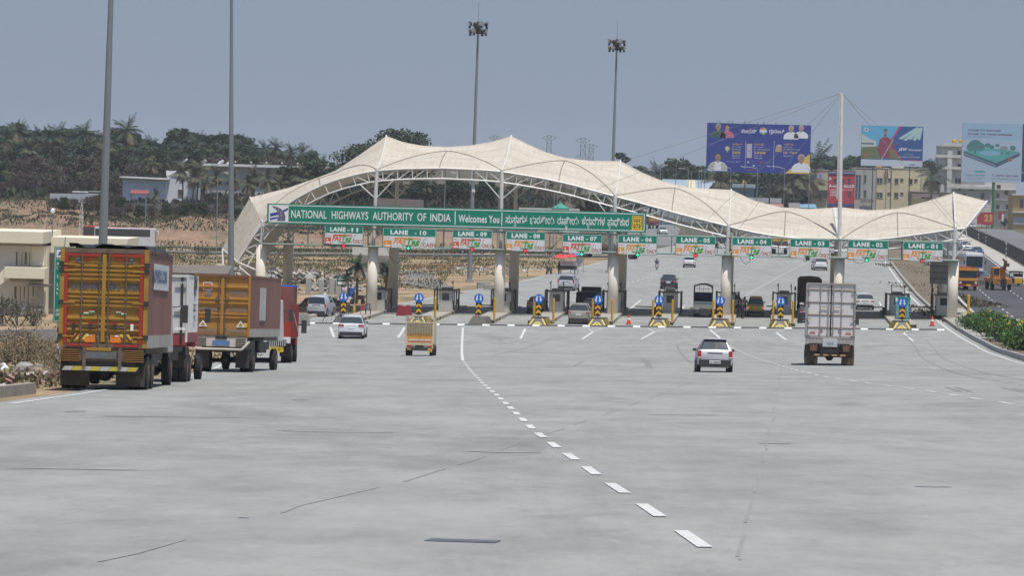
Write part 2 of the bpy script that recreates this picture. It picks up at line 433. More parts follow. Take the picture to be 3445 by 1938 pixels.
for a, b in (((1111, 1102), (1124, 1137)), ((1361, 1104), (1339, 1138)), ((1767, 1108), (1751, 1141)), ((1994, 1119), (1958, 1143)), ((2201, 1119), (2156, 1143)), ((2612, 1121), (2646, 1146)), ((3040, 1123), (3052, 1132)), ((3056, 1136), (3072, 1150)),
             ((1998, 1119), (1978, 1108)), ((1994, 1118), (2028, 1108)), ((2201, 1118), (2182, 1108)), ((2201, 1118), (2240, 1108)), ((1116, 1111), (1140, 1106)), ((1569, 1114), (1615, 1107)), ((1765, 1117), (1797, 1112)), ((2403, 1119), (2437, 1110)), ((2612, 1120), (2640, 1113)), ((3040, 1123), (3056, 1116))):
 paint('road_marking', [[gp(*a), gp(*b)]], .2 if b[1] - a[1] > 0 else .1)
paint('road_marking', [[(x + .55 + (0 if y < 290 else .3), y) for y, x in LE if 40 < y <= 262]], .15)
paint('road_marking', [[(x - .6, y) for y, x in RE if y > 100 and y < 760]], .17)
paint('road_marking', [[(x + .5, y) for y, x in LE if 330 < y < 600]], .13)
paint('road_marking', dashes([gp(2090, 960), gp(2290, 903), gp(2420, 868)], 3, 3), .15)
paint('road_marking', dashes([gp(2510, 994), gp(2610, 938), gp(2720, 882)], 2, 2), .15)
paint('road_marking', dashes([gp(1930, 1000), gp(1992, 984), gp(2038, 973)], 3, 3.5), .15)
for a, b in (((2108, 1050), (2156, 1011)), ((2298, 1034), (2319, 1013)), ((2293, 1042), (2318, 1013)), ((1580, 1047), (1640, 1030)), ((2958, 1018), (2965, 1030))):
 paint('road_marking', [[gp(*a), gp(*b)]], .18)
paint('road_marking', [[(x - .4, y) for y, x in HWR if y > 200]], .16)
paint('road_marking', [[(x + .4, y) for y, x in HWL if y > 200]], .16)
for fr in (.34, .67):
 paint('road_marking', dashes([(interp(HWL, y) + (interp(HWR, y) - interp(HWL, y)) * fr, y) for y in range(200, 760, 12)], 3, 6), .15)
# tyre marks, oil and patches that lie on the concrete
TYRE = mat('tyre_mark', (.21, .21, .205), .75, var=.2, scale=3, dirt=.35, dcol=(.30, .30, .285))
PATCH = mat('tar_patch', (.10, .115, .135), .8, var=.2, scale=2)
OIL = mat('oil_stain', (.27, .27, .26), .7, var=.12, scale=1, dirt=.35, dcol=(.31, .315, .30))
zl = lambda x, y: gp(2500 + x / 2.726, 1000 + y / 2.726)
arc = [zl(1480, 355), zl(1530, 400), zl(1590, 470), zl(1620, 540), zl(1680, 590), zl(1800, 650), zl(1950, 705), zl(2150, 750), zl(2350, 785), zl(2480, 797)]
paint('tyre_marks', [arc, [(x + 1.35, y + .6) for x, y in arc[1:-1]]], .07, TYRE, LIFT + .006)
paint('tyre_marks', [[zl(1860, 838), zl(1990, 876)], [zl(1950, 838), zl(2090, 878)], [zl(2375, 842), zl(2560, 882)], [zl(2475, 846), zl(2600, 872)]], .14, TYRE, LIFT + .006)
zd = lambda x, y: gp(1650 + x / 3.22, 880 + y / 3.22)
paint('tyre_marks', [[zd(2020, 910), zd(2060, 990), zd(2110, 1055), zd(2185, 1115)], [zd(1640, 1045), zd(1710, 1160)], [zd(1690, 1075), zd(1750, 1160)], [zd(660, 840), zd(440, 925), zd(200, 985), zd(0, 1030)], [zd(1010, 1085), zd(900, 1150)]], .10, TYRE, LIFT + .006)
# pavement joints where the slabs were cast against each other
rj = random.Random(12)
JN = [[gp(2640, 1160), gp(2628, 1250), gp(2610, 1370), gp(2590, 1460), gp(2560, 1560), gp(2520, 1700), gp(2475, 1900)],
                         [gp(2385, 1262), gp(2230, 1330), gp(2080, 1384), gp(1960, 1424), gp(1890, 1450), gp(1760, 1490), gp(1640, 1545), gp(1500, 1590), gp(1350, 1632), gp(1010, 1715), gp(700, 1815), gp(450, 1880), gp(200, 1930)]]
JS = []
for P_ in JN:
 q = 0
 while q < 260:
  L_ = rj.uniform(1.5, 6); sg = along(P_, q, q + L_)
  if len(sg) > 1: JS.append([(x + rj.uniform(-.05, .05), y) for x, y in sg])
  q += L_ + rj.uniform(.3, 5)
paint('pavement_joint', JS, .035, mat('joint_sealant', (.262, .266, .253), .9, var=.15, scale=2, dirt=.3, dcol=(.31, .315, .30)), LIFT + .005)
def blot(x, y, w, h, m, n=18, seed=0, lift=.006):
 rr = random.Random(seed + x); c = G(x, y); mb = MB(); vs = [];
 for i in range(n):
  a = 2 * math.pi * i / n; k = .65 + .5 * rr.random(); q = (c.x + w / 2 * math.cos(a) * k, c.y + h / 2 * math.sin(a) * k); vs.append((q[0], q[1], road_z(*q) + LIFT + lift))
 vs.append((c.x, c.y, road_z(c.x, c.y) + LIFT + lift)); mb.add(vs, [(i, (i + 1) % n, n) for i in range(n)], m); o = mb.build('road_stain'); tag(o, kind='structure')
pt = gp(1437, 1831); pt2 = gp(1676, 1838); pt3 = gp(1500, 1834)
o = paint('tar_strip', [[(pt[0], pt[1]), (pt2[0], pt2[1] - .02)]], .38, PATCH, LIFT + .006)
for i, (x, y, w, h) in enumerate([(1012, 1351, .5, 1.0), (257, 1391, .45, 1.1), (1120, 1460, 2.4, .8), (620, 1410, 3.0, .7), (3130, 1648, .5, .4), (2300, 1402, 1.6, .9), (1700, 1530, 1.3, .6), (820, 1755, .12, .3), (2600, 1500, .6, .4), (300, 1590, 2.0, .3)]):
 blot(x, y, w, h, TYRE if i < 2 else OIL, seed=i)

# kerbs
def kerb(name, pts, w, h, m, m2=None, seg=1.0, label=None, cat=None, group=None, inset=0):
 mb = MB(); P = [Vector((p[0], p[1])) for p in pts]; Q = []
 for a, b in zip(P, P[1:]):
  k = max(1, round((b - a).length / seg))
  for i in range(k): Q.append(a.lerp(b, i / k))
 Q.append(P[-1])
 for i in range(len(Q) - 1):
  a, b = Q[i], Q[i + 1]; d = (b - a).normalized(); nn = Vector((d.y, -d.x)) * w; mm = m if (m2 is None or i % 2 == 0) else m2
  za, zb = road_z(a.x, a.y), road_z(b.x, b.y)
  vs = [(a.x, a.y, za - .1), (b.x, b.y, zb - .1), (b.x + nn.x, b.y + nn.y, zb - .1), (a.x + nn.x, a.y + nn.y, za - .1),
              (a.x, a.y, za + h), (b.x, b.y, zb + h), (b.x + nn.x, b.y + nn.y, zb + h), (a.x + nn.x, a.y + nn.y, za + h)]
  mb.add(vs, [(0, 3, 2, 1), (4, 5, 6, 7), (0, 1, 5, 4), (1, 2, 6, 5), (2, 3, 7, 6), (3, 0, 4, 7)], mm)
 o = mb.build(name); tag(o, kind='structure'); return o
KERB = mat('kerb_concrete', (.33, .31, .27), .85, dirt=.5, dcol=(.15, .12, .09))
KW = mat('kerb_white', (.62, .62, .6), .7, dirt=.4); KB = mat('kerb_black', (.05, .05, .05), .7, dirt=.3, dcol=(.2, .18, .15))
kerb('kerb', [(x, y) for y, x in RE if y >= 282 and y < 640], .3, .3, KERB, seg=2)
kerb('kerb', [(x + .05, y) for y, x in RE if 90 <= y <= 282], .25, .35, KW, KB, seg=.62)
kerb('kerb', [(x - .05, y) for y, x in reversed(HWL) if y >= 250 and y < 640], -.3, .3, KERB, KW, seg=2)
kerb('kerb', [(-13.2, 66), (-12.9, 80), (-12.75, 92)], -.25, .3, KERB, seg=2)
kerb('kerb', [(-19.1, 286), (-17.8, 295), (-16.9, 303), (-15.4, 325)], -.35, .3, mat('pale_kerb', (.5, .46, .38), .8, dirt=.3), seg=2)
# plaza slab for the planting strip between the carriageways
strip('median_strip', off(RE, .30), [(y, x - .35) for y, x in HWL], 160, 640, mat('median_soil', (.17, .13, .09), .95, var=.35, scale=.8, dirt=.7, dcol=(.10, .105, .04), bump=.6), .2, 4, 5)
strip('footpath', off(RE, .30), off(RE, 3.2), 262, 330, paved_mat('path_concrete', (.38, .36, .32), (.22, .2, .17), (.45, .43, .38)), .26, 4, 2)
# service road behind, the by-pass on the dirt, and the far access road
def poly_road(name, left, right, m, lift=.05):
 """left/right: equal-length lists of photograph pixels on the ground"""
 mb = MB(); L = [G(*p, f=terr) for p in left]; Rr = [G(*p, f=terr) for p in right]; vs = []; k = 8; n = 6
 rows = []
 for i in range(len(L) - 1):
  for j in range(k): rows.append((L[i].lerp(L[i + 1], j / k), Rr[i].lerp(Rr[i + 1], j / k)))
 rows.append((L[-1], Rr[-1]))
 for a, b in rows:
  for i in range(n + 1):
   q = a.lerp(b, i / n); vs.append((q.x, q.y, max(terr(q.x, q.y), road_z(q.x, q.y)) + lift))
 fs = [(r * (n + 1) + i, r * (n + 1) + i + 1, (r + 1) * (n + 1) + i + 1, (r + 1) * (n + 1) + i) for r in range(len(rows) - 1) for i in range(n)]
 mb.add(vs, fs, m); o = mb.build(name); tag(o, kind='structure'); return o
by = poly_road('bypass_road', [(1344, 955), (1360, 935), (1365, 921), (1350, 914)], [(1560, 990), (1500, 955), (1450, 925), (1430, 917)], ASPH2, .08)
svc = strip_svc = None
strip('access_road', [(640, 18), (861, 30), (1040, 36), (1500, 52)], [(640, 30), (861, 42), (1040, 47), (1500, 64)], 640, 1500, paved_mat('access_asphalt', (.20, .20, .20), (.15, .15, .15), (.25, .25, .25)), LIFT - .01, 8, 3)
mb = MB()
for i, (a, b) in enumerate(zip(range(-150, 14, 6), range(-144, 20, 6))):
 mb.add([(a, 540, max(terr(a, 540), road_z(a, 540)) + .12), (b, 540, max(terr(b, 540), road_z(b, 540)) + .12), (b, 550, max(terr(b, 550), road_z(b, 550)) + .12), (a, 550, max(terr(a, 550), road_z(a, 550)) + .12)], [(0, 1, 2, 3)], ASPH)
tag(mb.build('service_road'), kind='structure')

# ------------------------------------------------------------------ toll canopy
V1 = 17.5
CHP = [(798, 880), (833, 822), (858, 783), (888, 745), (930, 709), (972, 683), (1013, 656), (1057, 633), (1103, 612), (1150, 597), (1197, 585), (1244, 575), (1277, 571), (1330, 567), (1378, 565), (1430, 564), (1480, 563), (1531, 565), (1581, 567), (1633, 570), (1684, 574), (1709, 578), (1753, 585), (1801, 593), (1848, 602), (1894, 612), (1943, 624), (1989, 637), (2035, 649), (2070, 659), (2123, 672), (2169, 685), (2213, 697), (2260, 710), (2304, 722), (2352, 734), (2398, 746), (2444, 757), (2511, 775), (2570, 786), (2640, 795), (2730, 803), (2826, 807), (2920, 805), (2996, 799), (3060, 791), (3111, 784), (3160, 777), (3208, 769), (3249, 766)]
CH = [PL(x, y, 0) for x, y in CHP]
SKP = [(748, 834), (786, 760), (809, 718), (841, 664), (972, 631), (1060, 600), (1127, 575), (1204, 524), (1300, 457), (1358, 478), (1417, 489), (1505, 494), (1577, 489), (1655, 476), (1720, 457), (1771, 482), (1829, 509), (1898, 530), (1983, 540), (2088, 542), (2157, 578), (2210, 601), (2267, 619), (2320, 630), (2375, 634), (2460, 638), (2536, 674), (2628, 697), (2720, 703), (2830, 697), (2927, 707), (3019, 702), (3111, 679), (3208, 648), (3260, 661), (3320, 677)]
SK = [PL(x, y, V1 / 2) for x, y in SKP]
cols_px = [(885, 748), (1268, 572), (1689, 575), (2070, 659), (2451, 759), (2828, 807), (3214, 768)]
rid_px = [841, 1300, 1720, 2088, 2460, 2830, 3208]
def chord(u): return interp(CH, u)
def ridge(u): return interp(SK, u)
uc = [PL(x, y, 0)[0] for x, y in cols_px]
ur = [SK[SKP.index(next(p for p in SKP if p[0] == x))][0] for x in rid_px]
ucs = [CH[0][0]] + uc + [CH[-1][0]]; urs = [SK[0][0]] + ur + [SK[-1][0]]
mids = {1: None, 2: (1500, 508), 3: (1892, 541), 4: (2268, 633), 5: (2642, 712), 6: (3024, 716)}
def membrane_mat():
 m = bpy.data.materials.new('canvas_membrane'); m.use_nodes = True; n = m.node_tree.nodes; l = m.node_tree.links; b = n['Principled BSDF']; b.inputs['Roughness'].default_value = .75
 uv = N(m, 'ShaderNodeTexCoord');
 def nz(src, sc, sx, sy, det=8, r=.7):
  mp = N(m, 'ShaderNodeMapping'); mp.inputs['Scale'].default_value = (sx, sy, 1); l.new(src, mp.inputs[0])
  q = N(m, 'ShaderNodeTexNoise'); q.inputs['Scale'].default_value = sc; q.inputs['Detail'].default_value = det; q.inputs['Roughness'].default_value = r; l.new(mp.outputs[0], q.inputs[0]); return q.outputs[0]
 def ramp(s, a, b_, lo=0, hi=1):
  q = N(m, 'ShaderNodeMapRange'); q.inputs[1].default_value = a; q.inputs[2].default_value = b_; q.inputs[3].default_value = lo; q.inputs[4].default_value = hi; l.new(s, q.inputs[0]); return q.outputs[0]
 def mix(f, a, b_):
  q = N(m, 'ShaderNodeMix', data_type='RGBA'); l.new(f, q.inputs[0])
  for i, v in ((6, a), (7, b_)):
   if isinstance(v, tuple): q.inputs[i].default_value = (*v, 1)
   else: l.new(v, q.inputs[i])
  return q.outputs[2]
 c = mix(ramp(nz(uv.outputs['UV'], 1.0, 1.2, 1.2), .4, .62), (.62, .575, .485), (.53, .48, .395))
 c = mix(ramp(nz(uv.outputs['UV'], 3.0, 5, .22), .50, .70, 0, .7), c, (.42, .345, .26))
 c = mix(ramp(nz(uv.outputs['UV'], 2.0, .5, 6), .5, .68, 0, .6), c, (.47, .40, .31))
 sp = N(m, 'ShaderNodeSeparateXYZ'); l.new(uv.outputs['UV'], sp.inputs[0])
 md = N(m, 'ShaderNodeMath', operation='FRACT'); l.new(sp.outputs[1], md.inputs[0])
 c = mix(ramp(md.outputs[0], .0, .16, .6, 0), c, (.40, .34, .27))
 l.new(c, b.inputs['Base Color'])
 bp = N(m, 'ShaderNodeBump'); bp.inputs['Strength'].default_value = .2; bp.inputs['Distance'].default_value = .25; l.new(nz(uv.outputs['UV'], 1.6, 3.0, .5, 5, .55), bp.inputs['Height']); l.new(bp.outputs[0], b.inputs['Normal'])
 tr = N(m, 'ShaderNodeBsdfTranslucent'); tr.inputs[0].default_value = (.7, .6, .45, 1); ms = N(m, 'ShaderNodeMixShader'); ms.inputs[0].default_value = .10
 l.new(b.outputs[0], ms.inputs[1]); l.new(tr.outputs[0], ms.inputs[2]); l.new(ms.outputs[0], n['Material Output'].inputs[0]); return m
MEM = membrane_mat()
mb = MB(); mb.uv = []; ribs = []; seams = []; mastl = []
NS, NT = 24, 9
for bay in range(8):
 u0, u1, r0, r1 = ucs[bay], ucs[bay + 1], urs[bay], urs[bay + 1]
 rib = 2 <= bay <= 6
 if bay == 1: M = None; hm = 1.1
 if rib:
  M = PL(*mids[bay], .86 * V1 / 2)
 def surf(s, t):
  u_ = u0 + (u1 - u0) * s; uR = r0 + (r1 - r0) * s; zc = chord(u_); zr = ridge(uR)
  if bay in (0, 7): w = t; return u_ + (uR - u_) * t, t, zc + (zr - zc) * t - .25 * (zr - zc) * t * (1 - t) * math.sin(math.pi * s)
  q = abs(2 * s - 1); tr_ = .86 * (1 - q ** 1.45)
  um = (u0 + u1) / 2
  if rib: hmm = M[1] - (chord(u_) * .5 + chord(um) * .5)
  else: hmm = max(.2, (zr - zc)) * .8
  hr = max(0, hmm) * (1 - q ** 1.5)
  hr = min(hr, max(0.02, zr - zc))
  if tr_ > 1e-3 and t < tr_: w = t / tr_; z = zc + hr * (w ** .85) + .18 * math.sin(math.pi * w) * (1 - q)
  else:
   w = (t - tr_) / (1 - tr_); top = zr; z = zc + hr + (top - zc - hr) * w - .55 * (top - zc - hr) * w * (1 - w)
  return u_ + (uR - u_) * t, t, z
 for side in (0, 1):
  base = len(mb.v); vs = []
  for i in range(NS + 1):
   s = i / NS; q = abs(2 * s - 1); tr_ = .86 * (1 - q ** 1.45) if bay not in (0, 7) else .5
   for j in range(2 * NT + 1):
    # grid rows bunch at the rib so the crease is sharp
    if tr_ < .04: t = j / (2 * NT)
    else: t = tr_ * j / NT if j <= NT else tr_ + (1 - tr_) * (j - NT) / NT
    uu, tt, z = surf(s, t); v = tt * V1 / 2; v = v if side == 0 else V1 - v
    vs.append(LW(uu, v, z)); mb.uv.append(((bay + s) * 2.2, t * 5 + .13))
  fs = []
  for i in range(NS):
   for j in range(2 * NT):
    a = i * (2 * NT + 1) + j; f = (a, a + 2 * NT + 1, a + 2 * NT + 2, a + 1); fs.append(f if side == 0 else f[::-1])
  mb.add(vs, fs, MEM)
  if bay not in (0, 7):
   pr = []
   for i in range(0, NS + 1):
    s = i / NS; q = abs(2 * s - 1); uu, tt, z = surf(s, max(.01, .86 * (1 - q ** 1.45))); v = tt * V1 / 2; pr.append(LW(uu, v if side == 0 else V1 - v, z + .03))
   ribs.append(pr)
   if side == 0: ribs.append([LW(*(lambda a: (a[0], a[1] * V1 / 2, a[2] + .02))(surf(.5, t / 8 * .86))) for t in range(9)])
  if bay >= 1:
   mastl.append([LW(*(lambda a: (a[0], (a[1] if side == 0 else 2 - a[1]) * V1 / 2, a[2] + .05))(surf(0, t / 10))) for t in range(11)])
can = thing('toll_canopy', 'long cream fabric canopy rising and falling in peaks over the toll lanes', 'canopy', LW(0, 0, 0))
def rel(o, root):
 o.parent = root; o.matrix_parent_inverse = root.matrix_world.inverted() if False else Matrix.Translation(root.location).inverted(); return o
rel(mb.build('membrane', smooth=True), can)
WS = mat('white_steel', (.70, .69, .66), .45, .1, var=.08, dirt=.25)
for pr in ribs:
 m_ = MB(); m_.path(pr, .035, mat('seam_cable', (.20, .17, .14), .7), 4); rel(m_.build('seam_cable'), can)
for pr in mastl:
 m_ = MB(); m_.path(pr, .07, WS, 6); rel(m_.build('ridge_pole'), can)
# arched trusses, front and rear
def arch_truss(v, sgn):
 us = []; u = CH[0][0]
 pts = [Vector((a, b)) for a, b in CH]; L = [0]
 for a, b in zip(pts, pts[1:]): L.append(L[-1] + (b - a).length)
 def at(s):
  for i in range(len(L) - 1):
   if s <= L[i + 1]: return pts[i].lerp(pts[i + 1], (s - L[i]) / max(1e-6, L[i + 1] - L[i])), (pts[min(i + 3, len(pts) - 1)] - pts[max(i - 2, 0)]).normalized()
  return pts[-1], (pts[-1] - pts[-3]).normalized()
 n = int(L[-1] / 1.36); top = []; bot = []; inn = []
 for i in range(n + 1):
  p, d = at(L[-1] * i / n); nn = Vector((d.y, -d.x)) * 1.0
  if nn.y > 0: nn = -nn
  top.append(LW(p.x, v, p.y - .06)); q = p + nn; bot.append(LW(q.x, v + .05 * sgn, q.y)); q2 = p + nn * .55; inn.append(LW(p.x, v + 1.0 * sgn, p.y - .1))
 m_ = MB(); m_.path(top, .085, WS, 6); m_.path(bot, .085, WS, 6); m_.path(inn, .06, WS, 5)
 cs = [PL(x, y, 0)[0] for x, y in cols_px]
 for i in range(n + 1):
  m_.tube(top[i], bot[i], .055, WS, 5)
  m_.tube(bot[i], inn[i], .035, WS, 4, caps=False);
  if i % 2 == 0: m_.tube(top[i], inn[i], .035, WS, 4, caps=False)
  if i < n:
   uu = (top[i] - PO).dot(E1); nc = min(cs, key=lambda c: abs(c - uu))
   if abs(uu - nc) < 3.2 or uu < cs[0]:
    if uu > nc: m_.tube(bot[i], top[i + 1], .05, WS, 5)
    else: m_.tube(top[i], bot[i + 1], .05, WS, 5)
 return m_
rel(arch_truss(0, 1).build('arch_truss'), can); rel(arch_truss(V1, -1).build('arch_truss'), can)
# left foot and right tip
m_ = MB(); uf, zf = PL(798, 880, 0);
for v in (0, V1): m_.tube(LW(uf + .2, v, zf - .5), LW(uf + 2.4, v, zf - 2.2), .07, WS); m_.tube(LW(*([uf - .1, v, zf])), LW(uf + 2.2, v, zf - .9), .07, WS)
ue, ze = PL(748, 838, V1 / 2); m_.tube(LW(ue, V1 / 2, ze), LW(uf, 0, zf), .07, WS); m_.tube(LW(ue, V1 / 2, ze), LW(uf, V1, zf), .07, WS)
ut, zt = PL(3320, 677, V1 / 2); ub, zb = PL(3249, 766, 0)
for v in (0, V1):
 m_.tube(LW(ut, V1 / 2, zt), LW(ub, v, zb), .10, WS); m_.tube(LW(ut, V1 / 2, zt - .25), LW(uc[6], v, chord(uc[6]) - 1.1), .09, WS); m_.tube(LW(ub, v, zb), LW(uc[6], v, chord(uc[6]) - 1.1), .07, WS)
 for k in range(1, 14):
  a = LW(ut, V1 / 2, zt).lerp(LW(ub, v, zb), k / 14); m_.tube(a, a + Vector((.16, 0, -.12)), .045, WS, 5)
rel(m_.build('end_frame'), can)
# pedestals at the low end
CONP = mat('painted_concrete', (.76, .70, .58), .8, var=.08, scale=.5, dirt=.22, dcol=(.36, .31, .24))
CONP2 = CONP
def gz(u, v): p = LW(u, v); return max(terr(p.x, p.y), road_z(p.x, p.y))
up, zp = PL(752, 888, V1 / 2)
for dv in (-2.0, 2.0):
 m_ = MB(); m_.lathe([(.75, gz(up, V1 / 2) - .5), (.75, zp)], CONP, 20, Matrix.Translation(LW(up + .3 + (dv + 2) * .45, V1 / 2 + dv))); rel(m_.build('pedestal'), can)
 m_ = MB(); a = LW(up + .3 + (dv + 2) * .45, V1 / 2 + dv); m_.tube((a.x, a.y, zp), (LW(ue, V1 / 2).x + .1, LW(ue, V1 / 2).y + dv * .3, ze), .1, WS); rel(m_.build('strut'), can)
# pillars, beam-level plates, steel posts with braces
pil_px = [658, 939, 1259, 1545, 1829, 2112, 2399]; pil_u = []
bz = lambda x: None
for i, px in enumerate(pil_px):
 x = px / .74775; ytop = (615 + 40 * (px - 658) / 1741) / .74775
 u, ztop = PL(x, ytop, 0); pil_u.append(u)
 for v in (0, V1):
  g = gz(u, v)
  m_ = MB(); m_.lathe([(.47, 0), (.47, ztop - g + .3)], CONP, 28); o = m_.build('pillar', smooth=False); o.location = LW(u, v, g - .3) - can.location; o.parent = can
  for p_ in o.data.polygons: p_.use_smooth = len(p_.vertices) == 4
  m_ = MB(); cu = uc[i]; zc = chord(cu)
  if i == 5: zc = zc
  a = LW(u, v, ztop); b = LW(cu, v, zc + .1); m_.tube(a, b, .17, WS, 12)
  if zc - ztop > 2.5:
   hb = min(zc - ztop - 1.2, 99)
   for sg in (-1, 1):
    q = cu + sg * 1.5; m_.tube(LW(u + (cu - u) * .8, v, zc - 2.6), LW(q, v, chord(q) - 1.05), .06, WS, 6)
  m_.box((a.x, a.y, ztop + .04), (.9, .9, .08), STEEL(), -TH)
  rel(m_.build('steel_post'), can)
 if v:
  m_ = MB(); m_.tube(LW(u, 0, chord(uc[i]) - .3), LW(u, V1, chord(uc[i]) - .3), .09, WS, 6); rel(m_.build('tie_beam'), can)
# the mast with its stays over the second valley
um, zm = PL(2832, 312, 1.2); ub_, zb_ = PL(2826, 800, 1.2)
m_ = MB(); m_.tube(LW(ub_, 1.2, zb_ - 4), LW(um, 1.2, zm), .20, WS, 12, .15)
ml, mz = PL(2806, 702, 5.0); m_.tube(LW(ml, 5, mz), LW(ub_, .9, zb_ - .5), .16, WS, 8)
m_.tube(LW(um - .15, 1.2, zm + .1), LW(um - .15, 1.2, zm - 9.5), .06, WS, 6); rel(m_.build('mast'), can)
CAB = mat('stay_cable', (.22, .22, .23), .6, .3)
for (x, y, v) in ((2006, 636, 0), (2382, 736, 0), (2487, 768, 0), (3214, 766, 0), (3232, 766, 0), (2088, 545, V1 / 2), (3205, 650, V1 / 2)):
 a, z = PL(x, y, v); m_ = MB(); m_.tube(LW(um, 1.2, zm), LW(a, v, z), .014, CAB, 4); rel(m_.build('stay_cable'), can)

# ------------------------------------------------------------------ sign gantry
GREY = mat('gantry_grey_green', (.17, .23, .21), .55, .3, var=.15, scale=.7)
gan = thing('sign_gantry', 'grey green steel beam carried on the pillar heads across all toll lanes', 'gantry', LW(0, -.75, 0))
def gy(px, py): return PL(px, py, -.75)
ul, zb1 = gy(882, 820); ur_, zb2 = gy(3225, 877)
zt1 = gy(882, 762)[1]; zt2 = gy(3225, 815)[1]
zbm = lambda u: zb1 + (zb2 - zb1) * (u - ul) / (ur_ - ul)
ztm = lambda u: zt1 + (zt2 - zt1) * (u - ul) / (ur_ - ul)
m_ = MB()
for v in (-.75, -.1):
 m_.tube(LW(ul, v, zbm(ul)), LW(ur_, v, zbm(ur_)), .09, GREY, 6); m_.tube(LW(ul, v, ztm(ul)), LW(ur_, v, ztm(ur_)), .07, GREY, 6)
m_.box(tuple((LW(ul, -.4, zbm(ul) - .02) + LW(ur_, -.4, zbm(ur_) - .02)) / 2), (ur_ - ul, .6, .05), GREY, X=Matrix.Rotation(-TH, 4, 'Z') @ Matrix.Rotation(math.atan2(-(zbm(ur_) - zbm(ul)), ur_ - ul), 4, 'Y'))
k = 0; u = ul
while u <= ur_:
 for v in (-.75, -.1): m_.tube(LW(u, v, zbm(u)), LW(u, v, ztm(u)), .035, GREY, 5)
 m_.tube(LW(u, -.75, zbm(u)), LW(u, -.1, zbm(u)), .03, GREY, 4); u += 2.05 / 1.5
 if k % 3 == 0 and u < ur_ - 2: m_.tube(LW(u, -.1, zbm(u)), LW(u + 1.36, -.1, ztm(u + 1.36)), .03, GREY, 4)
 k += 1
rel(m_.build('lattice_beam'), gan)

def sgn_thing(name, label, cat, x, y, v, group=None):
 """a root whose local x runs along the plaza, -y faces the traffic"""
 u, z = PL(x, y, v); return thing(name, label, cat, LW(u, v, z), -TH, group), 11500.0 / ((LW(u, v) - CPOS).y)
# main sign
ts, sc = sgn_thing('highway_sign', 'long green overhead sign reading national highways authority of india welcomes you', 'road sign', 898, 751, -1.05)
W_, H_ = PL(2173, 787, -1.05)[0] - PL(898, 751, -1.05)[0], 67 / sc * 1.0
ROT = PL(2173, 783, -1.05)[1] - PL(898, 751, -1.05)[1]
m_ = MB(); m_.box((W_ / 2, .06, H_ / 2), (W_, .12, H_), GREEN()); m_.build('panel', ts)
m_ = MB();
for (x0, z0, x1, z1) in ((.18, .12, W_ - .18, .19), (.18, H_ - .17, W_ - .18, H_ - .10), (.15, .14, .22, H_ - .12), (W_ - .22, .14, W_ - .15, H_ - .12)): m_.rect(x0, z0, x1, z1, -.006, SIGNW())
m_.build('border', ts)
px = lambda x: PL(x, 751 + (x - 898) * .0262, -1.05)[0] - PL(898, 751, -1.05)[0]
m_ = MB(); SW = SIGNW()
m_.text('NATIONAL', px(979), .56, .70, -.01, SW, px(1098) - px(979), .012); m_.text('HIGHWAYS', px(1115), .56, .70, -.01, SW, px(1238) - px(1115), .012)
m_.text('AUTHORITY', px(1253), .56, .70, -.01, SW, px(1389) - px(1253), .012); m_.text('OF', px(1403), .56, .70, -.01, SW, px(1433) - px(1403), .012); m_.text('INDIA', px(1447), .56, .70, -.01, SW, px(1516) - px(1447), .012)
m_.rect(px(1529), .32, px(1532), 1.5, -.01, SW); m_.text('Welcomes You', px(1542), .55, .66, -.01, SW, px(1679) - px(1542), .02); m_.rect(px(1686), .32, px(1689), 1.5, -.01, SW)
for w, a, b in (('ಸುಸ್ವಾಗತ', 1700, 1773), ('ಭಾರತೀಯ', 1782, 1864), ('ರಾಷ್ಟ್ರೀಯ', 1875, 1946), ('ಹೆದ್ದಾರಿಗಳ', 1956, 2034), ('ಪ್ರಾಧಿಕಾರ', 2043, 2115)):
 m_.text(w, px(a), .58, .62, -.01, SW, px(b) - px(a), .012)
m_.build('lettering', ts)
m_ = MB(); a, b = px(906), px(970); LB = mat('logo_blue', (.03, .07, .33), .5, var=0); LG_ = mat('logo_grey', (.12, .12, .2), .5, var=0)
m_.rect(a, .2, b, H_ - .18, -.008, SIGNW()); w = b - a; Z = lambda p: (a + p[0] * w, .2 + p[1] * (H_ - .38))
m_.flat([Z(p) for p in ((.03, .28), (.5, .42), (.5, .62), (.03, .5))], -.012, LB); m_.flat([Z(p) for p in ((.03, .05), (.45, .2), (.45, .3), (.03, .2))], -.012, LB); m_.flat([Z(p) for p in ((.72, .58), (.97, .72), (.97, .88), (.7, .72))], -.012, LB)
m_.flat([Z(p) for p in ((.12, .97), (.3, .95), (.6, .8), (.78, .55), (.84, .3), (.82, .03), (.38, .03), (.48, .3), (.46, .52), (.36, .72), (.2, .86))], -.015, LG_)
for q in ((.3, .85), (.47, .72), (.58, .55), (.63, .36), (.62, .16)): m_.flat([Z((q[0] - .015, q[1] - .05)), Z((q[0] + .015, q[1] - .05)), Z((q[0] + .015, q[1] + .05)), Z((q[0] - .015, q[1] + .05))], -.018, mat('logo_yellow', (.7, .6, .2), .5, var=0))
m_.build('emblem', ts)
m_ = MB(); a, b = px(2125), px(2160); YP = mat('plate_yellow', (.75, .50, .04), .5, var=0); m_.rect(a, .2, b, 1.5, -.010, YP)
K = mat('ink_black', (.02, .02, .02), .5, var=0); cx = (a + b) / 2; hw = (b - a) / 2 - .07
def shield(h, k): return [(cx - hw * k, .2 + h[0]), (cx - hw * k, .2 + h[1]), (cx, .2 + h[2]), (cx + hw * k, .2 + h[1]), (cx + hw * k, .2 + h[0]), (cx, .2 + h[3])]
out_ = [(cx - hw, 1.43), (cx - hw, .62), (cx - hw * .6, .36), (cx, .26), (cx + hw * .6, .36), (cx + hw, .62), (cx + hw, 1.43)]; inn_ = [(cx + (p[0] - cx) * .91, .82 + (p[1] - .82) * .93) for p in out_]
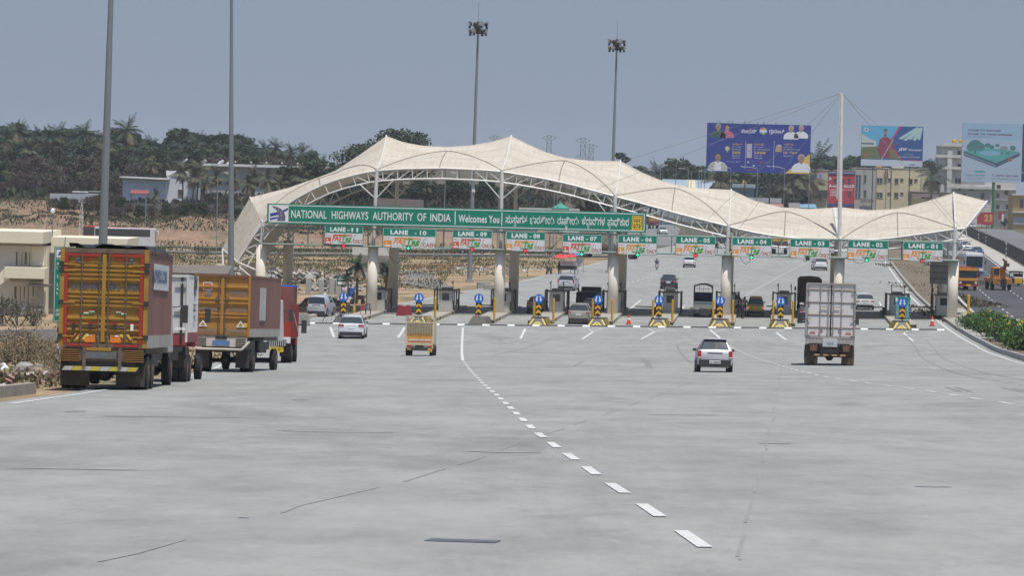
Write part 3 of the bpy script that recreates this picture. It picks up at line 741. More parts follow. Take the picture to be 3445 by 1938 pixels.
m_.flat(out_, -.013, K); m_.flat(inn_, -.016, YP); m_.text('NH', cx, .92, .3, -.02, K, .5, .02, align='C'); m_.text('275', cx, .46, .3, -.02, K, .6, .02, align='C'); m_.build('route_shield', ts)
ts.rotation_euler = (0, -math.atan2(ROT, W_), -TH)

# lane signs and signals
LS = [('11', 1091, 756, 131, 66), ('10', 1287, 765, 180, 68), ('09', 1521, 771, 135, 66), ('08', 1701, 777, 133, 67), ('07', 1891, 786, 134, 66), ('06', 2077, 789, 133, 67), ('05', 2271, 792, 135, 66), ('04', 2461, 797, 135, 66), ('03', 2656, 802, 134, 67), ('02', 2850, 806, 137, 68), ('01', 3036, 812, 135, 66)]
OR1 = mat('tag_orange', (.75, .27, .03), .5, var=.1); OR2 = mat('tag_red', (.62, .10, .03), .5, var=.1); OR3 = mat('tag_amber', (.78, .33, .06), .5, var=.1); GRT = mat('tag_green', (.08, .33, .05), .5, var=.05); SLT = mat('slant_brown', (.3, .1, .07), .5, var=0)
only_c = mat('only_brown', (.45, .12, .04), .5, var=0)
SIG = {'11': 'X', '10': 'A', '09': 'X', '08': 'X', '07': 'A', '06': 'A', '05': 'X', '04': 'A', '03': '0', '02': 'A', '01': 'X'}
SGX = {'11': (1156, 827), '10': (1374, 834), '09': (1588, 839), '08': (1767, 844), '07': (1957, 854), '06': (2145, 856), '05': (2340, 860), '04': (2528, 865), '03': (2717, 870), '02': (2916, 875), '01': (3103, 878)}
words_ = dict(zip(['11', '10', '09', '08', '07', '06', '05', '04', '03', '02', '01'], ['eleven', 'ten', 'nine', 'eight', 'seven', 'six', 'five', 'four', 'three', 'two', 'one']))
for num, x, y, w, h in LS:
 v = -1.0; extra = ', the widest, paying in cash' if num == '10' else ''
 t, sc = sgn_thing('lane_sign', 'green and white overhead sign reading lane %s%s' % (num, extra), 'lane sign', x, y + h, v, 'lane number signs hanging from the gantry')
 w, h = w / sc, h / sc; gh = h * .40; c1 = OR2 if num in ('11', '09', '07') else (OR1 if num == '10' else OR3)
 m_ = MB(); m_.box((w / 2, .05, h / 2), (w, .1, h), mat('sign_back_green', (.01, .16, .11), .5)); m_.build('panel', t)
 m_ = MB(); m_.rect(.03, h - gh, w - .03, h - .03, -.005, GREEN()); m_.rect(.04, .04, w - .04, h - gh - .01, -.005, mat('tag_panel', (.70, .70, .70), .5, dirt=.12, dcol=(.5, .42, .32)))
 for r in ((.02, h - .05, w - .02, h - .02), (.02, h - gh, .05, h - .03), (w - .05, h - gh, w - .02, h - .03)): m_.rect(*r, -.009, SW)
 m_.build('sign_face', t)
 m_ = MB(); k = w / 3.55
 m_.text('LANE', .5 * k, h - gh + .15, .36, -.012, SW, 1.42 * min(k, 1.12), .06); m_.text('-', 2.12 * k, h - gh + .15, .36, -.012, SW, .16, .04); m_.text(num, 2.46 * k, h - gh + .15, .36, -.012, SW, .60, .04); m_.build('lane_number', t)
 m_ = MB(); hb = h - gh
 m_.rect(.06 * k, .06, .6 * k, hb * .62, -.009, c1); m_.flat([(.62 * k * .2, .13), (.5 * k, .13), (.56 * k, .24), (.3 * k, .3), (.14 * k, .24)], -.012, SW); m_.disc(.27 * k, .45, .07, -.012, SW, 12)
 m_.text('FASTag', .08 * k, hb * .76, .09, -.012, c1, .46 * k, .02, .3)
 m_.rect(.80 * k, hb * .76, 2.55 * k, hb * .87, -.010, c1); m_.text('FAS', .70 * k, hb * .36, hb * .42, -.012, c1, .90 * k, .05, .35); m_.text('Tag', 1.62 * k, hb * .36, hb * .42, -.014, GRT, .90 * k, .05, .3)
 m_.rect(1.28 * k, hb * .18, 2.30 * k, hb * .27, -.012, GRT); m_.disc(1.83 * k, hb * .92, .05, -.012, GRT, 10); m_.text('Pay to Convey', .66 * k, hb * .16, .08, -.012, mat('small_grey', (.3, .3, .35), .5, var=0), .5 * k, 0, .2)
 m_.flat([(2.42 * k, .06), (2.45 * k, .06), (2.88 * k, hb - .06), (2.85 * k, hb - .06)], -.012, SLT)
 m_.text('CASH' if num == '10' else 'ONLY', 2.66 * k, hb * .16, hb * .32, -.012, only_c, .84 * k, .025); m_.build('toll_tag_logo', t)
 for xx in (.3, w - .3): m2 = MB(); m2.box((xx, .14, h / 2), (.07, .1, h * 1.02), GREY); m2.build('bracket', t)
 sx, sy = SGX[num]; st = SIG[num]
 lab = {'X': 'small black lane signal lit with a red cross under the lane %s sign', 'A': 'small black lane signal lit with a green down arrow under the lane %s sign', '0': 'small unlit black lane signal under the lane %s sign'}[st] % num
 s_, sc = sgn_thing('lane_signal', lab, 'traffic signal', sx, sy, v - .1, 'lane signals under the lane signs')
 m_ = MB(); m_.box((0, .1, 0), (.36, .2, .36), BLK()); m_.box((0, .1, .24), (.05, .05, .2), GREY); m_.build('housing', s_)
 if st == 'X':
  e = mat('red_led', (1, .03, .06), .5, var=0, emit=1.6); m_ = MB()
  for a in (1, -1): m_.add([(-.13, -.012, -.13 * a - .03), (-.13, -.012, -.13 * a + .03), (.13, -.012, .13 * a + .03), (.13, -.012, .13 * a - .03)], [(0, 1, 2, 3)], e)
  m_.build('lit_cross', s_)
 elif st == 'A':
  e = mat('green_led', (.05, 1, .45), .5, var=0, emit=1.3); m_ = MB(); m_.rect(-.025, -.1, .025, .14, -.012, e); m_.flat([(0, -.16), (.04, -.12), (-.11, .04), (-.15, 0)], -.014, e); m_.flat([(0, -.16), (.15, 0), (.11, .04), (-.04, -.12)], -.016, e); m_.build('lit_arrow', s_)
for i, (a, b, dz) in enumerate((((1302, 834), (1372, 838), 1.3), ((2490, 862), (2528, 868), .6), ((2868, 872), (2912, 878), .3), ((2700, 866), (2717, 872), .3))):
 ua, za = PL(*a, -.8); ub2, zb2_ = PL(*b, -.8); m_ = MB(); P = []
 for k in range(13): t = k / 12; P.append(LW(ua + (ub2 - ua) * t, -.8, za + (zb2_ - za) * t - dz * 4 * t * (1 - t)))
 m_.path(P, .02, BLACK(), 4); o = m_.build('cable'); tag(o, 'black cable drooping beneath the lane %s sign' % ['ten', 'four', 'two', 'three'][i], 'cable')
for (x, y, lab) in ((1593, 640, 'white camera on the tall pole above the big green sign'),):
 t = thing('camera_unit', lab, 'camera', AT(x, y, 399)); m_ = MB(); m_.box((0, 0, 0), (.35, .6, .25), WHITE()); m_.lathe([(.16, -.35), (.2, -.1)], WHITE(), 12); m_.build('housing', t); m_ = MB(); m_.lathe([(.05, -.48), (.15, -.35)], BLK(), 12); m_.build('lens', t)

# ------------------------------------------------------------------ toll islands, booths, noses, signs
ISLU = [(-12.6, '11', 'one by the dirt ground'), (-6.4, '10', ''), (-1.2, '09', ''), (3.7, '08', ''), (8.9, '07', ''), (14.0, '06', ''), (19.2, '05', ''), (24.3, '04', ''), (29.4, '03', ''), (34.5, '02', '')]
SIGNX = [1150, 1404, 1606, 1808, 2008, 2214, 2420, 2625, 2830, 3035]
isl_c = mat('island_concrete', (.36, .335, .29), .85, dirt=.4, dcol=(.2, .17, .13))
yk = mat('kerb_yellow', (.45, .36, .16), .7, dirt=.45, dcol=(.14, .12, .1)); kk = mat('kerb_dark', (.06, .055, .05), .8, dirt=.5, dcol=(.22, .19, .14))
YG = mat('chevron_yellow', (.80, .42, .02), .5, dirt=.12); KG = mat('chevron_black', (.02, .02, .02), .5, var=.1)
bet = lambda i: 'between lane %s and lane %s' % (ISLU[i][1], '%02d' % (int(ISLU[i][1]) - 1))
nose_u = [(PL(x, 1098, -21)[0] + math.tan(TH) * 0) for x in SIGNX]
def chevron(m_, x0, z0, w, h, y, n, m):
 """n upward chevrons of material m"""
 st = h / n
 for k in range(n):
  z = z0 + k * st; m_.flat([(x0, z), (x0 + w / 2, z + st * .45), (x0 + w, z), (x0 + w, z + st * .5), (x0 + w / 2, z + st * .95), (x0, z + st * .5)], y, m)
bth = None
for i, (u, num, ex) in enumerate(ISLU + [(39.8, '01', 'last')]):
 last = i == 10; b_ = bet(i) if i < 9 else ('between lane 02 and lane 01' if i == 9 else 'beside the outer edge of lane 01')
 # slab
 if not last:
  t = thing('toll_island', 'long raised concrete kerb island %s' % b_, 'traffic island', (0, 0, 0), 0, 'toll islands')
  m_ = MB(); q = []; Wd = 1.0
  vv = frange(-17.5, 16.1, 1.5)
  for a, b in zip(vv, vv[1:]):
   k = [LG(u + s * Wd, w_, dz) for w_ in (a, b) for s in (-1, 1) for dz in (-.1, .32)]
   m_.add(k, [(1, 3, 7, 5)], isl_c); mk = yk if int(round((a + 17.5) / 1.5)) % 2 else kk
   if a > -9: mk = isl_c
   m_.add(k, [(0, 1, 5, 4), (2, 6, 7, 3)], mk)
   if a == vv[0]: m_.add(k, [(0, 2, 3, 1)], mk)
  m_.build('slab', t)
  # crash nose
  n_u = nose_u[i]; p0 = LG(n_u, -21)
  NSC = (.84, 1, .64)
  nt = thing('crash_barrier', 'black and yellow striped concrete barrier %s' % b_, 'barrier', p0 + Vector((0, 0, LIFT)), -TH, 'crash barriers at the island ends'); nt.scale = NSC
  Cb = mat('barrier_concrete', (.10, .095, .08), .8, dirt=.4, dcol=(.25, .22, .18)) if i == 2 else KG
  m_ = MB(); m_.add([(-1.0, 0, 0), (1.0, 0, 0), (1.15, 4, 0), (-1.15, 4, 0), (-.62, .5, .95), (.62, .5, .95), (.85, 4, .95), (-.85, 4, .95)], [(0, 3, 2, 1), (4, 5, 6, 7), (0, 1, 5, 4), (1, 2, 6, 5), (2, 3, 7, 6), (3, 0, 4, 7)], Cb); m_.build('barrier_body', nt, bevel=.05)
  m_ = MB(); yy = mat('faded_yellow', (.62, .46, .05), .6, dirt=.35, dcol=(.1, .09, .07))
  f = lambda x, z: (x, .5 * z / .95 - .012, z)
  if i not in (0, 2):
   for a in (0, 1, 2):
    x0 = .12 + a * .42; x1 = max(.02, x0 - .42)
    if a == 0: m_.add([f(-.28, .02), f(0, .3), f(.28, .02), f(.12, .02), f(0, .12), f(-.12, .02)], [(0, 1, 4, 5), (1, 2, 3, 4)], yy)
   for s in (1, -1):
    m_.add([f(s * .38, .02), f(s * .62, .02), f(s * .12, .52), f(0, .52), f(0, .42)], [(0, 1, 2, 3, 4)] if s > 0 else [(4, 3, 2, 1, 0)], yy)
    m_.add([f(s * .74, .04), f(s * .92, .04), f(s * .50, .92), f(s * .34, .92)], [(0, 1, 2, 3)] if s > 0 else [(3, 2, 1, 0)], yy)
   for s in (1, -1):
    for k in range(5):
     y0 = .7 + k * .68
     g_ = lambda y, z: (s * ((1.0 + .15 * y / 4) + (-.38 + (.08 * (y - .5) / 3.5)) * z / .95 + .015), y + 0, z)
     m_.add([g_(y0, .03), g_(y0 + .3, .03), g_(y0 + .18, .93), g_(y0 - .12, .93)], [(0, 1, 2, 3)] if s > 0 else [(3, 2, 1, 0)], yy)
   m_.build('painted_stripes', nt)
  # keep-both-sides sign with chevron board
  x = SIGNX[i]; lbl = 'round blue two arrow sign over a yellow chevron board %s' % b_
  s_ = thing('keep_either_side_sign', lbl, 'traffic sign', LG(n_u + .0, -20.2) + Vector((0, 0, .05)), -TH, 'two arrow signs at the island ends')
  z0 = .80
  m_ = MB(); m_.tube((0, .08, .0 if i == 0 else .3), (0, .08, 2.2), .05, STEEL()); m_.build('post', s_)
  m_ = MB(); m_.box((0, .02, z0 + .52), (.50, .04, 1.06), KG); m_.build('chevron_board', s_)
  m_ = MB(); chevron(m_, -.22, z0 + .08, .44, .92, -.006, 2, YG); m_.build('painted_chevrons', s_)
  m_ = MB(); m_.lathe([(.40, -.02), (.40, .02)], mat('sign_blue', (.0, .13, .55), .4, var=.05), 28, Matrix.Translation((0, -.03, z0 + 1.40)) @ Matrix.Rotation(math.pi / 2, 4, 'X')); m_.build('blue_disc', s_)
  m_ = MB()
  for sg in (-1, 1):
   P = [(.10, .42), (.24, .42), (.30, .02), (.40, .02), (.26, -.34), (.06, -.10), (.16, -.08)]
   m_.flat([(sg * a * .70, z0 + 1.40 + b * .66) for a, b in (P if sg > 0 else P[::-1])], -.056, SIGNW())
  m_.build('white_arrows', s_)
  for sg, dx in ((-1, -.95), (1, 1.0)):
   if i == 0 or (i == 9) or (i in (1, 2) and sg < 0) : continue
   p = LG(n_u + .2 + dx * .85, -16.6); t2 = thing('bollard', 'yellow post on the %s lane side of the island %s' % ('lower' if sg > 0 else 'higher', b_), 'bollard', p, 0, 'yellow posts by the islands')
   m_ = MB(); m_.lathe([(.10, 0), (.10, 2.15), (.08, 2.2)], YEL(), 12); m_.build('post', t2); m_ = MB(); m_.box((0, 0, .25), (.26, .26, .25), isl_c); m_.build('footing', t2)
 # booth
 bu = u + (0 if not last else -1.0) + .15; vb = 3.0
 if last: bu = PL(3174, 1050, 3)[0]
 if bth is None:
  bt = thing('toll_booth', 'pale grey toll booth on the island %s' % b_, 'toll booth', LG(bu, vb, .32), -TH, 'toll booths')
  BG = mat('booth_panel', (.50, .48, .43), .6, dirt=.2); BR = mat('guard_brown', (.075, .062, .05), .7, dirt=.3, dcol=(.16, .13, .1))
  wd, dp, hh = 1.25, 2.2, 2.15
  m_ = MB()
  # walls with a window opening to the front
  m_.box((0, dp, hh / 2), (wd, .06, hh), BG); m_.box((0, .0, .55), (wd, .06, 1.1), BG); m_.box((0, 0, hh - .12), (wd, .06, .24), BG)
  for sx in (-1, 1):
   m_.box((sx * (wd / 2 - .15), 0, hh / 2 + .1), (.30, .058, hh - .2), BG)
   m_.box((sx * wd / 2, dp / 2, .5), (.06, dp - .07, 1.0), BG); m_.box((sx * wd / 2, .35, hh / 2), (.058, .62, hh), BG); m_.box((sx * wd / 2, dp - .35, hh / 2), (.058, .62, hh), BG)
  m_.build('cabin_wall', bt)
  m_ = MB(); m_.box((0, -.0, 1.6), (.66, .03, 1.0), GLASS()); m_.build('window_glass', bt)
  for sx in (-1, 1): m_ = MB(); m_.box((sx * wd / 2, dp / 2, 1.5), (.02, .9, 1.0), GLASS()); m_.build('window_glass', bt)
  m_ = MB(); m_.box((0, dp / 2, hh + .06), (wd + .3, dp + .3, .12), mat('roof_grey', (.28, .27, .25), .7, dirt=.3)); m_.box((0, dp / 2, hh + .24), (.9, 1.2, .22), mat('roof_grey', (.28, .27, .25), .7)); m_.build('roof', bt)
  m_ = MB()
  for sx in (-1, 1):
   m_.box((sx * 1.0, -.15, 1.12), (.14, .14, 2.25), BR); m_.box((sx * 1.0, dp + .1, 1.12), (.14, .14, 2.25), BR); m_.box((sx * 1.0, dp / 2, 2.3), (.14, dp + .38, .1), BR)
   m_.box((sx * .98, dp / 2, .9), (.07, dp, .6), BR)
  m_.box((0, -.15, 2.3), (2.14, .14, .12), BR); m_.build('guard_frame', bt)
  for sx, hh2 in ((-.55, 1.0), (.62, .95)):
   m_ = MB(); m_.box((sx, .3, 2.35 + hh2 / 2), (.07, .07, hh2), DARK()); m_.box((sx - .05, .22, 2.3 + hh2 * .8), (.12, .2, .14), DARK()); m_.build('camera_pole', bt)
  m_ = MB(); m_.box((.1, 1.0, 1.0), (.5, .4, 1.3), mat('operator_shirt', (.22, .23, .26), .8)); m_.lathe([(.05, -.13), (.1, -.06), (.11, .03), (.06, .12)], mat('skin_dark', (.16, .09, .06), .7), 10, Matrix.Translation((.1, 1.0, 1.78)));
  me_o = m_.build('operator_figure', bt)  # simple operator silhouette, torso and head, behind the booth window
  bth = bt; bt.scale = (1, 1, .83)
 else: dup(bth, LG(bu, vb, .32), -TH, 'pale grey toll booth on the island %s' % b_ if not last else 'pale grey toll booth behind the end pillar %s' % b_)
 if i in (0, 3): pass
# barrier arms
AR = mat('arm_dark', (.06, .055, .05), .6, dirt=.3, dcol=(.3, .28, .25))
for i, (x0, x1, y, cl) in enumerate(((1415, 1478, 1027, '10'), (1600, 1665, 1028, '09'), (2137, 2200, 1033, '06'), (2320, 2345, 1038, '05'), (2578, 2600, 1031, '04'), (2870, 2970, 1034, '02'), (3058, 3160, 1035, '01'))):
 a = PL(x0, y, 5.5); b = PL(x1, y, 5.5); t = thing('barrier_arm', 'thin dark boom barrier across lane %s' % cl, 'boom barrier', LW(b[0], 5.5, b[1]), -TH, 'boom barriers'); t2 = b[0] - a[0]
 m_ = MB(); m_.box((-t2 / 2, 0, 0), (t2, .06, .1), AR); m_.build('arm', t); m_ = MB(); m_.box((.1, 0, -.55), (.3, .3, 1.1), AR); m_.build('gear_housing', t)
# black and white speed strip across the front of the lanes
mb = MB(); u = -17.0; k = 0; BWW = mat('strip_white', (.70, .70, .68), .6, dirt=.2, dcol=(.4, .38, .35)); BWK = mat('strip_black', (.045, .045, .045), .8, dirt=.3, dcol=(.25, .24, .22))
rr = random.Random(3)
while u < 37.6:
 du = .6 if k % 2 else 1.5
 v = -21.9; p = [LG(u, v, LIFT), LG(u + du, v, LIFT), LG(u + du, v + .55, LIFT), LG(u, v + .55, LIFT)]
 q = [LG(u, v + .15, LIFT + .10), LG(u + du, v + .15, LIFT + .10), LG(u + du, v + .4, LIFT + .10), LG(u, v + .4, LIFT + .10)]
 mb.add(p + q, [(4, 5, 6, 7), (0, 1, 5, 4), (2, 3, 7, 6), (1, 2, 6, 5), (3, 0, 4, 7)], BWW if k % 2 else BWK); u += du; k += 1
tag(mb.build('speed_breaker'), kind='structure')
# cones
CO = mat('cone_red', (.75, .06, .03), .5, dirt=.1)
c0 = thing('traffic_cone', '', 'traffic cone'); m_ = MB(); m_.lathe([(.19, .04), (.035, .92)], CO, 18); m_.build('cone_body', c0); m_ = MB(); m_.box((0, 0, .02), (.46, .46, .04), BLACK()); m_.build('base', c0); m_ = MB(); m_.lathe([(.126, .42), (.10, .58)], SIGNW(), 18); m_.build('reflective_band', c0)
cl = ['red cone by the barrier between lane 09 and lane 08 hidden against its dark face', 'red cone standing alone in the mouth of lane 06', 'red cone against the barrier between lane 05 and lane 04', 'red cone standing alone in the mouth of lane 01']
for i, (x, y) in enumerate(((1599, 1092), (2115, 1094), (2423, 1098), (3136, 1099))):
 if i == 0: c0.location = place(x, y); c0['label'] = 'red cone against the barrier between lane 10 and lane 09'; c0['group'] = 'red traffic cones'
 else: dup(c0, place(x, y), label=cl[i], group='red traffic cones')
# notice boards behind the lane 02/01 sign
bu, bzz = PL(3035, 1081, -19); t = thing('notice_board', 'teal and white notice board behind the two arrow sign of lane 01', 'notice board', LG(bu, -19, .0), -TH)
m_ = MB(); m_.box((0, 0, 1.75), (1.25, .06, 1.9), mat('board_teal', (.03, .26, .22), .5)); m_.tube((0, .05, 0), (0, .05, .9), .06, STEEL()); m_.build('board', t)
m_ = MB(); rr = random.Random(5)
for k in range(9):
 x = -.5
 while x < .45: w = .06 + rr.random() * .2; m_.rect(x, 1.0 + k * .16, min(.55, x + w), 1.05 + k * .16, -.035, SIGNW()); x += w + .05
m_.flat([(-.6, 2.3), (-.35, 2.3), (-.5, 2.65), (-.6, 2.65)], -.035, SIGNW()); m_.build('notice_text', t)

# ------------------------------------------------------------------ cars
def paintm(name, c, **k): return mat('car_paint_' + name, c, .32, 0, var=.04, coat=.6, dirt=k.pop('dirt', .08), dcol=(.3, .25, .2), **k)
STY = {  # y/L, top/H, cabin flag
 'hatch': [(0, .50, 0), (.012, .62, 0), (.03, .66, 0), (.11, .955, 1), (.16, .985, 1), (.34, 1.0, 1), (.36, 1.0, 2), (.56, .985, 1), (.76, .68, 0), (.92, .62, 0), (.985, .52, 0), (1, .40, 0)],
 'suv': [(0, .48, 0), (.01, .60, 0), (.02, .66, 0), (.075, .93, 1), (.11, .975, 1), (.34, 1.0, 1), (.36, 1.0, 2), (.56, .985, 1), (.72, .68, 0), (.93, .63, 0), (.985, .55, 0), (1, .42, 0)],
 'sedan': [(0, .50, 0), (.01, .62, 0), (.03, .67, 0), (.17, .70, 0), (.31, .96, 1), (.36, .99, 1), (.48, 1.0, 1), (.50, 1.0, 2), (.60, .985, 1), (.76, .66, 0), (.93, .60, 0), (.985, .50, 0), (1, .40, 0)],
 'van': [(0, .48, 0), (.01, .56, 0), (.018, .60, 0), (.05, .92, 1), (.08, .98, 1), (.4, 1.0, 1), (.42, 1.0, 2), (.74, .985, 1), (.90, .62, 0), (.98, .56, 0), (1, .42, 0)]}
_wheel = {}
def add_wheels(root, W, ys, r, wd=.19, rim=None, dual=None):
 key = (r, wd)
 for i, y in enumerate(ys):
  for sx in (-1, 1):
   if key not in _wheel:
    m_ = MB(); m_.wheelcyl((0, 0, 0), r, wd, BLACK(), 22); w = m_.build('wheel', root)
    m_ = MB(); m_.wheelcyl((0, 0, 0), r * .6, wd + .012, rim or mat('rim_grey', (.35, .35, .36), .4, .6, var=.1), 14); h = m_.build('rim', w); _wheel[key] = (w, h)
   else:
    w0, h0 = _wheel[key]; w = w0.copy(); COL.objects.link(w); w.parent = root; h = h0.copy(); COL.objects.link(h); h.parent = w
   w.location = (sx * (W / 2 - wd / 2), y, r)
def car(name, label, cat, style, L, W, H, paint, px, py, rz=None, group=None, tail=(.30, .50, .16), plate='white', low=None, rails=False, mirror=True, light='tail', beltf=.66, spoiler=False, chrome=False, wh=None, platetext=None, facing=0, lit=False):
 rz = -TH if rz is None else rz
 loc = place(px, py)
 if facing: rz += math.pi
 sl_ = slope_at(loc)
 root = thing(name, label, cat, loc, rz, group, rx=sl_ if not facing else -sl_)
 st = STY[style]; zf = .19; zb = beltf * H; rings = []
 tmb = .17 if style == 'hatch' else .12
 for yl, th, cf in st:
  y = yl * L; zt = th * H; end = min(1, .80 + min(yl, 1 - yl) * 3.2) if (yl < .06 or yl > .94) else 1
  w = W / 2 * (.93 if yl in (0, 1) else (.975 if yl < .02 or yl > .98 else 1)); cab = cf > 0
  wt = w * .97 - (W * tmb) * max(0, min(1, (zt - zb) / (H - zb)))
  if cab: p = [(0, zf), (w * .8, zf), (w * .97, zf + .12), (w, .42 * H), (w * .975, zb), (wt, zt - .07), (wt * .86, zt - .005), (0, zt + .015)]
  else: p = [(0, zf), (w * .8, zf), (w * .97, zf + .12), (w, min(.42 * H, zt * .8)), (w * .985, zt - .07), (w * .93, zt - .015), (w * .78, zt), (0, zt + .02)]
  rings.append([(a, y, b) for a, b in p] + [(-a, y, b) for a, b in p[-2:0:-1]])
 n = len(rings[0]); body, gl = MB(), MB(); low = low or mat('trim_black', (.035, .035, .035), .6, var=.15, dirt=.2)
 gm = GLASS(); vs = [p for r in rings for p in r]
 FB, FG, FL = [], [], []
 for i in range(len(st) - 1):
  c0, c1 = st[i][2], st[i + 1][2]
  for j in range(n):
   f = (i * n + j, i * n + (j + 1) % n, (i + 1) * n + (j + 1) % n, (i + 1) * n + j)
   jj = j if j < n // 2 else n - 1 - j
   if jj == 4 and c0 and c1 and not (c0 == 1 and c1 == 2) and st[i][0] > .09: FG.append(f)
   elif jj in (5, 6) and c0 != c1 and (c0 == 0 or c1 == 0) and abs(st[i][1] - st[i + 1][1]) > .15: FG.append(f)
   elif jj <= 1 or (jj == 2 and False): FL.append(f)
   else: FB.append(f)
 FB += [tuple(range(n - 1, -1, -1)), tuple((len(st) - 1) * n + k for k in range(n))]
 body.add(vs, FB, paint); body.add(vs, FL, low); body.build('body', root, smooth=True)
 gl.add(vs, FG, gm); g = gl.build('window_glass', root)
 r = wh or H * .20
 for sx in (-1, 1):
  m_ = MB()
  for yy in (.17 * L, .81 * L): m_.wheelcyl((sx * (W / 2 - .02), yy, r + .02), r * 1.2, .06, low, 20)  # flat dark discs stand in for the shade inside the arches
  m_.build('wheel_arch', root)
 add_wheels(root, W + .035, (.17 * L, .81 * L), r)
 m_ = MB(); m_.box((0, .02, .38), (W * .90, .16, .30), low); m_.build('bumper', root, bevel=.03); m_ = MB(); m_.box((0, L - .02, .36), (W * .88, .14, .26), low)
 m_.build('bumper', root, bevel=.03)
 tw, tz, th_ = tail
 for sx in (-1, 1):
  m_ = MB(); m_.box((sx * (W / 2 - tw / 2 - .015), .045, tz * H + th_ / 2), (tw, .12, th_), (mat('tail_lit', (1, .08, .05), .4, var=0, emit=1.2) if lit else REDL()))
  if light == 'tail': m_.box((sx * (W / 2 - tw / 2 - .015), .04, tz * H + th_ * .12), (tw * .8, .13, th_ * .14), SIGNW())
  m_.build('tail_light', root, bevel=.02)
  m_ = MB(); m_.box((sx * (W / 2 - .25), L - .06, .48 * H), (.34, .14, .15), mat('head_lamp', (.7, .72, .75), .15, var=0, coat=.8)); m_.build('headlight', root, bevel=.02)
  if mirror: m_ = MB(); m_.box((sx * (W / 2 + .06), .60 * L, zb + .05), (.15, .09, .11), low); m_.build('side_mirror', root, bevel=.02)
 pc = {'white': SIGNW(), 'yellow': mat('plate_yellow', (.75, .50, .04), .5, var=0)}[plate]
 m_ = MB(); pz = .47 * H if style in ('suv', 'sedan', 'van') else .30 * H
 m_.box((0, -.07 if pz < .4 * H else -.005, pz), (.46, .03, .13), pc)
 if platetext: m_.text(platetext, 0, pz - .04, .07, -.09, K, .42, .03, align='C')
 m_.build('number_plate', root)
 m_ = MB(); m_.box((0, .022 if beltf else 0, .56 * H), (W * .42, .05, .035), SIGNW() if chrome else low); m_.box((0, L * .035 + .02, .70 * H), (W * .3, .02, .02), low); m_.build('tailgate_trim', root)
 if style in ('hatch', 'suv', 'van'):
  m_ = MB(); m_.box((0, .11 * L + (.0), H * .97), (W * .66, .22, .04), paint); m_.build('spoiler', root, bevel=.01)
 if rails:
  for sx in (-1, 1): m_ = MB(); m_.path([(sx * W * .37, .14 * L, H - .01), (sx * W * .37, .16 * L, H + .05), (sx * W * .37, .55 * L, H + .05), (sx * W * .37, .58 * L, H - .03)], .02, mat('rail_silver', (.6, .6, .6), .3, .5), 6); m_.build('roof_rail', root)
 if facing:
  m_ = MB(); m_.box((0, L + .02, .47 * H), (W * .5, .03, .16), BLK()); m_.box((0, L + .06, .27 * H), (.46, .03, .12), pc); m_.build('grille', root)
 return root
WP = paintm('white', (.70, .71, .72)); SP = mat('car_paint_silver', (.42, .43, .44), .33, .35, var=.03, coat=.5); DP = mat('car_paint_dark', (.035, .038, .05), .3, .2, var=.03, coat=.6)
GP = mat('car_paint_champagne', (.40, .37, .31), .35, .35, var=.04, coat=.4); GY = mat('car_paint_grey', (.12, .12, .13), .35, .3, var=.04, coat=.5)
car('hatchback_car', 'small silver hatchback with black lower bumper driving in the open concrete before lane 05', 'car', 'hatch', 3.5, 1.48, 1.42, mat('car_paint_bright_silver', (.47, .48, .50), .42, .08, var=.03, coat=.15), 2404, 1256, -R_(1.5), tail=(.16, .40, .32), platetext='KA11ME8789', wh=.27, beltf=.61)
car('suv', 'white luxury SUV with red wraparound tail lamps heading for lane 11', 'car', 'suv', 4.8, 1.93, 1.76, WP, 1180, 1142, -R_(1), tail=(.40, .50, .20), rails=True, chrome=True, wh=.38)
car('suv', 'silver SUV with tall red tail lamps just past the booths of lane 08', 'car', 'suv', 4.5, 1.88, 1.78, mat('car_paint_bright_silver', (.56, .57, .59)), 1903, 980, -R_(9), tail=(.15, .45, .5), rails=True)
car('suv', 'black crossover driving away beyond lane 06', 'car', 'suv', 4.3, 1.84, 1.62, DP, 2248, 974, -R_(5), tail=(.4, .52, .14), rails=True, chrome=True)
car('sedan_car', 'white sedan far beyond lane 05', 'car', 'sedan', 4.3, 1.72, 1.5, WP, 2318, 901, -R_(4), tail=(.3, .50, .16))
car('people_carrier', 'white people carrier far beyond lane 03', 'car', 'suv', 4.7, 1.83, 1.78, WP, 2762, 911, R_(1), tail=(.16, .5, .4), chrome=True)
car('suv', 'white compact SUV with dark rear window leaving lane 02', 'car', 'suv', 4.2, 1.79, 1.6, WP, 2910, 1045, R_(1), tail=(.34, .52, .10))
car('minivan', 'yellow minivan taxi with lit tail lamps stopped in lane 04', 'taxi', 'van', 3.7, 1.48, 1.82, mat('car_paint_taxi', (.52, .34, .03), .4, 0, var=.05, coat=.4), 2541, 1067, -TH, tail=(.14, .40, .14), low=mat('trim_black', (.035, .035, .035)), plate='yellow', lit=True, wh=.26)
car('people_carrier', 'champagne people carrier with chrome strips waiting in lane 08', 'car', 'suv', 4.6, 1.77, 1.76, GP, 1945, 1093, -R_(6), tail=(.22, .50, .18), chrome=True)
car('sedan_car', 'grey sedan half hidden behind the two arrow sign in lane 09', 'car', 'sedan', 4.3, 1.73, 1.55, mat('car_paint_taupe', (.20, .19, .17), .35, .3, coat=.4), 1802, 1058, -TH, tail=(.3, .56, .2))
car('hatchback_car', 'dark blue car almost hidden behind the white container truck in lane 03', 'car', 'hatch', 3.9, 1.7, 1.55, mat('car_paint_navy', (.03, .04, .08), .3, .2, coat=.6), 2722, 1088, -R_(2), tail=(.3, .58, .2))
car('hatchback_car', 'white car half hidden by a pillar beside the men standing in lane 04', 'car', 'hatch', 3.9, 1.7, 1.55, WP, 2466, 1046, -TH, tail=(.18, .5, .34))
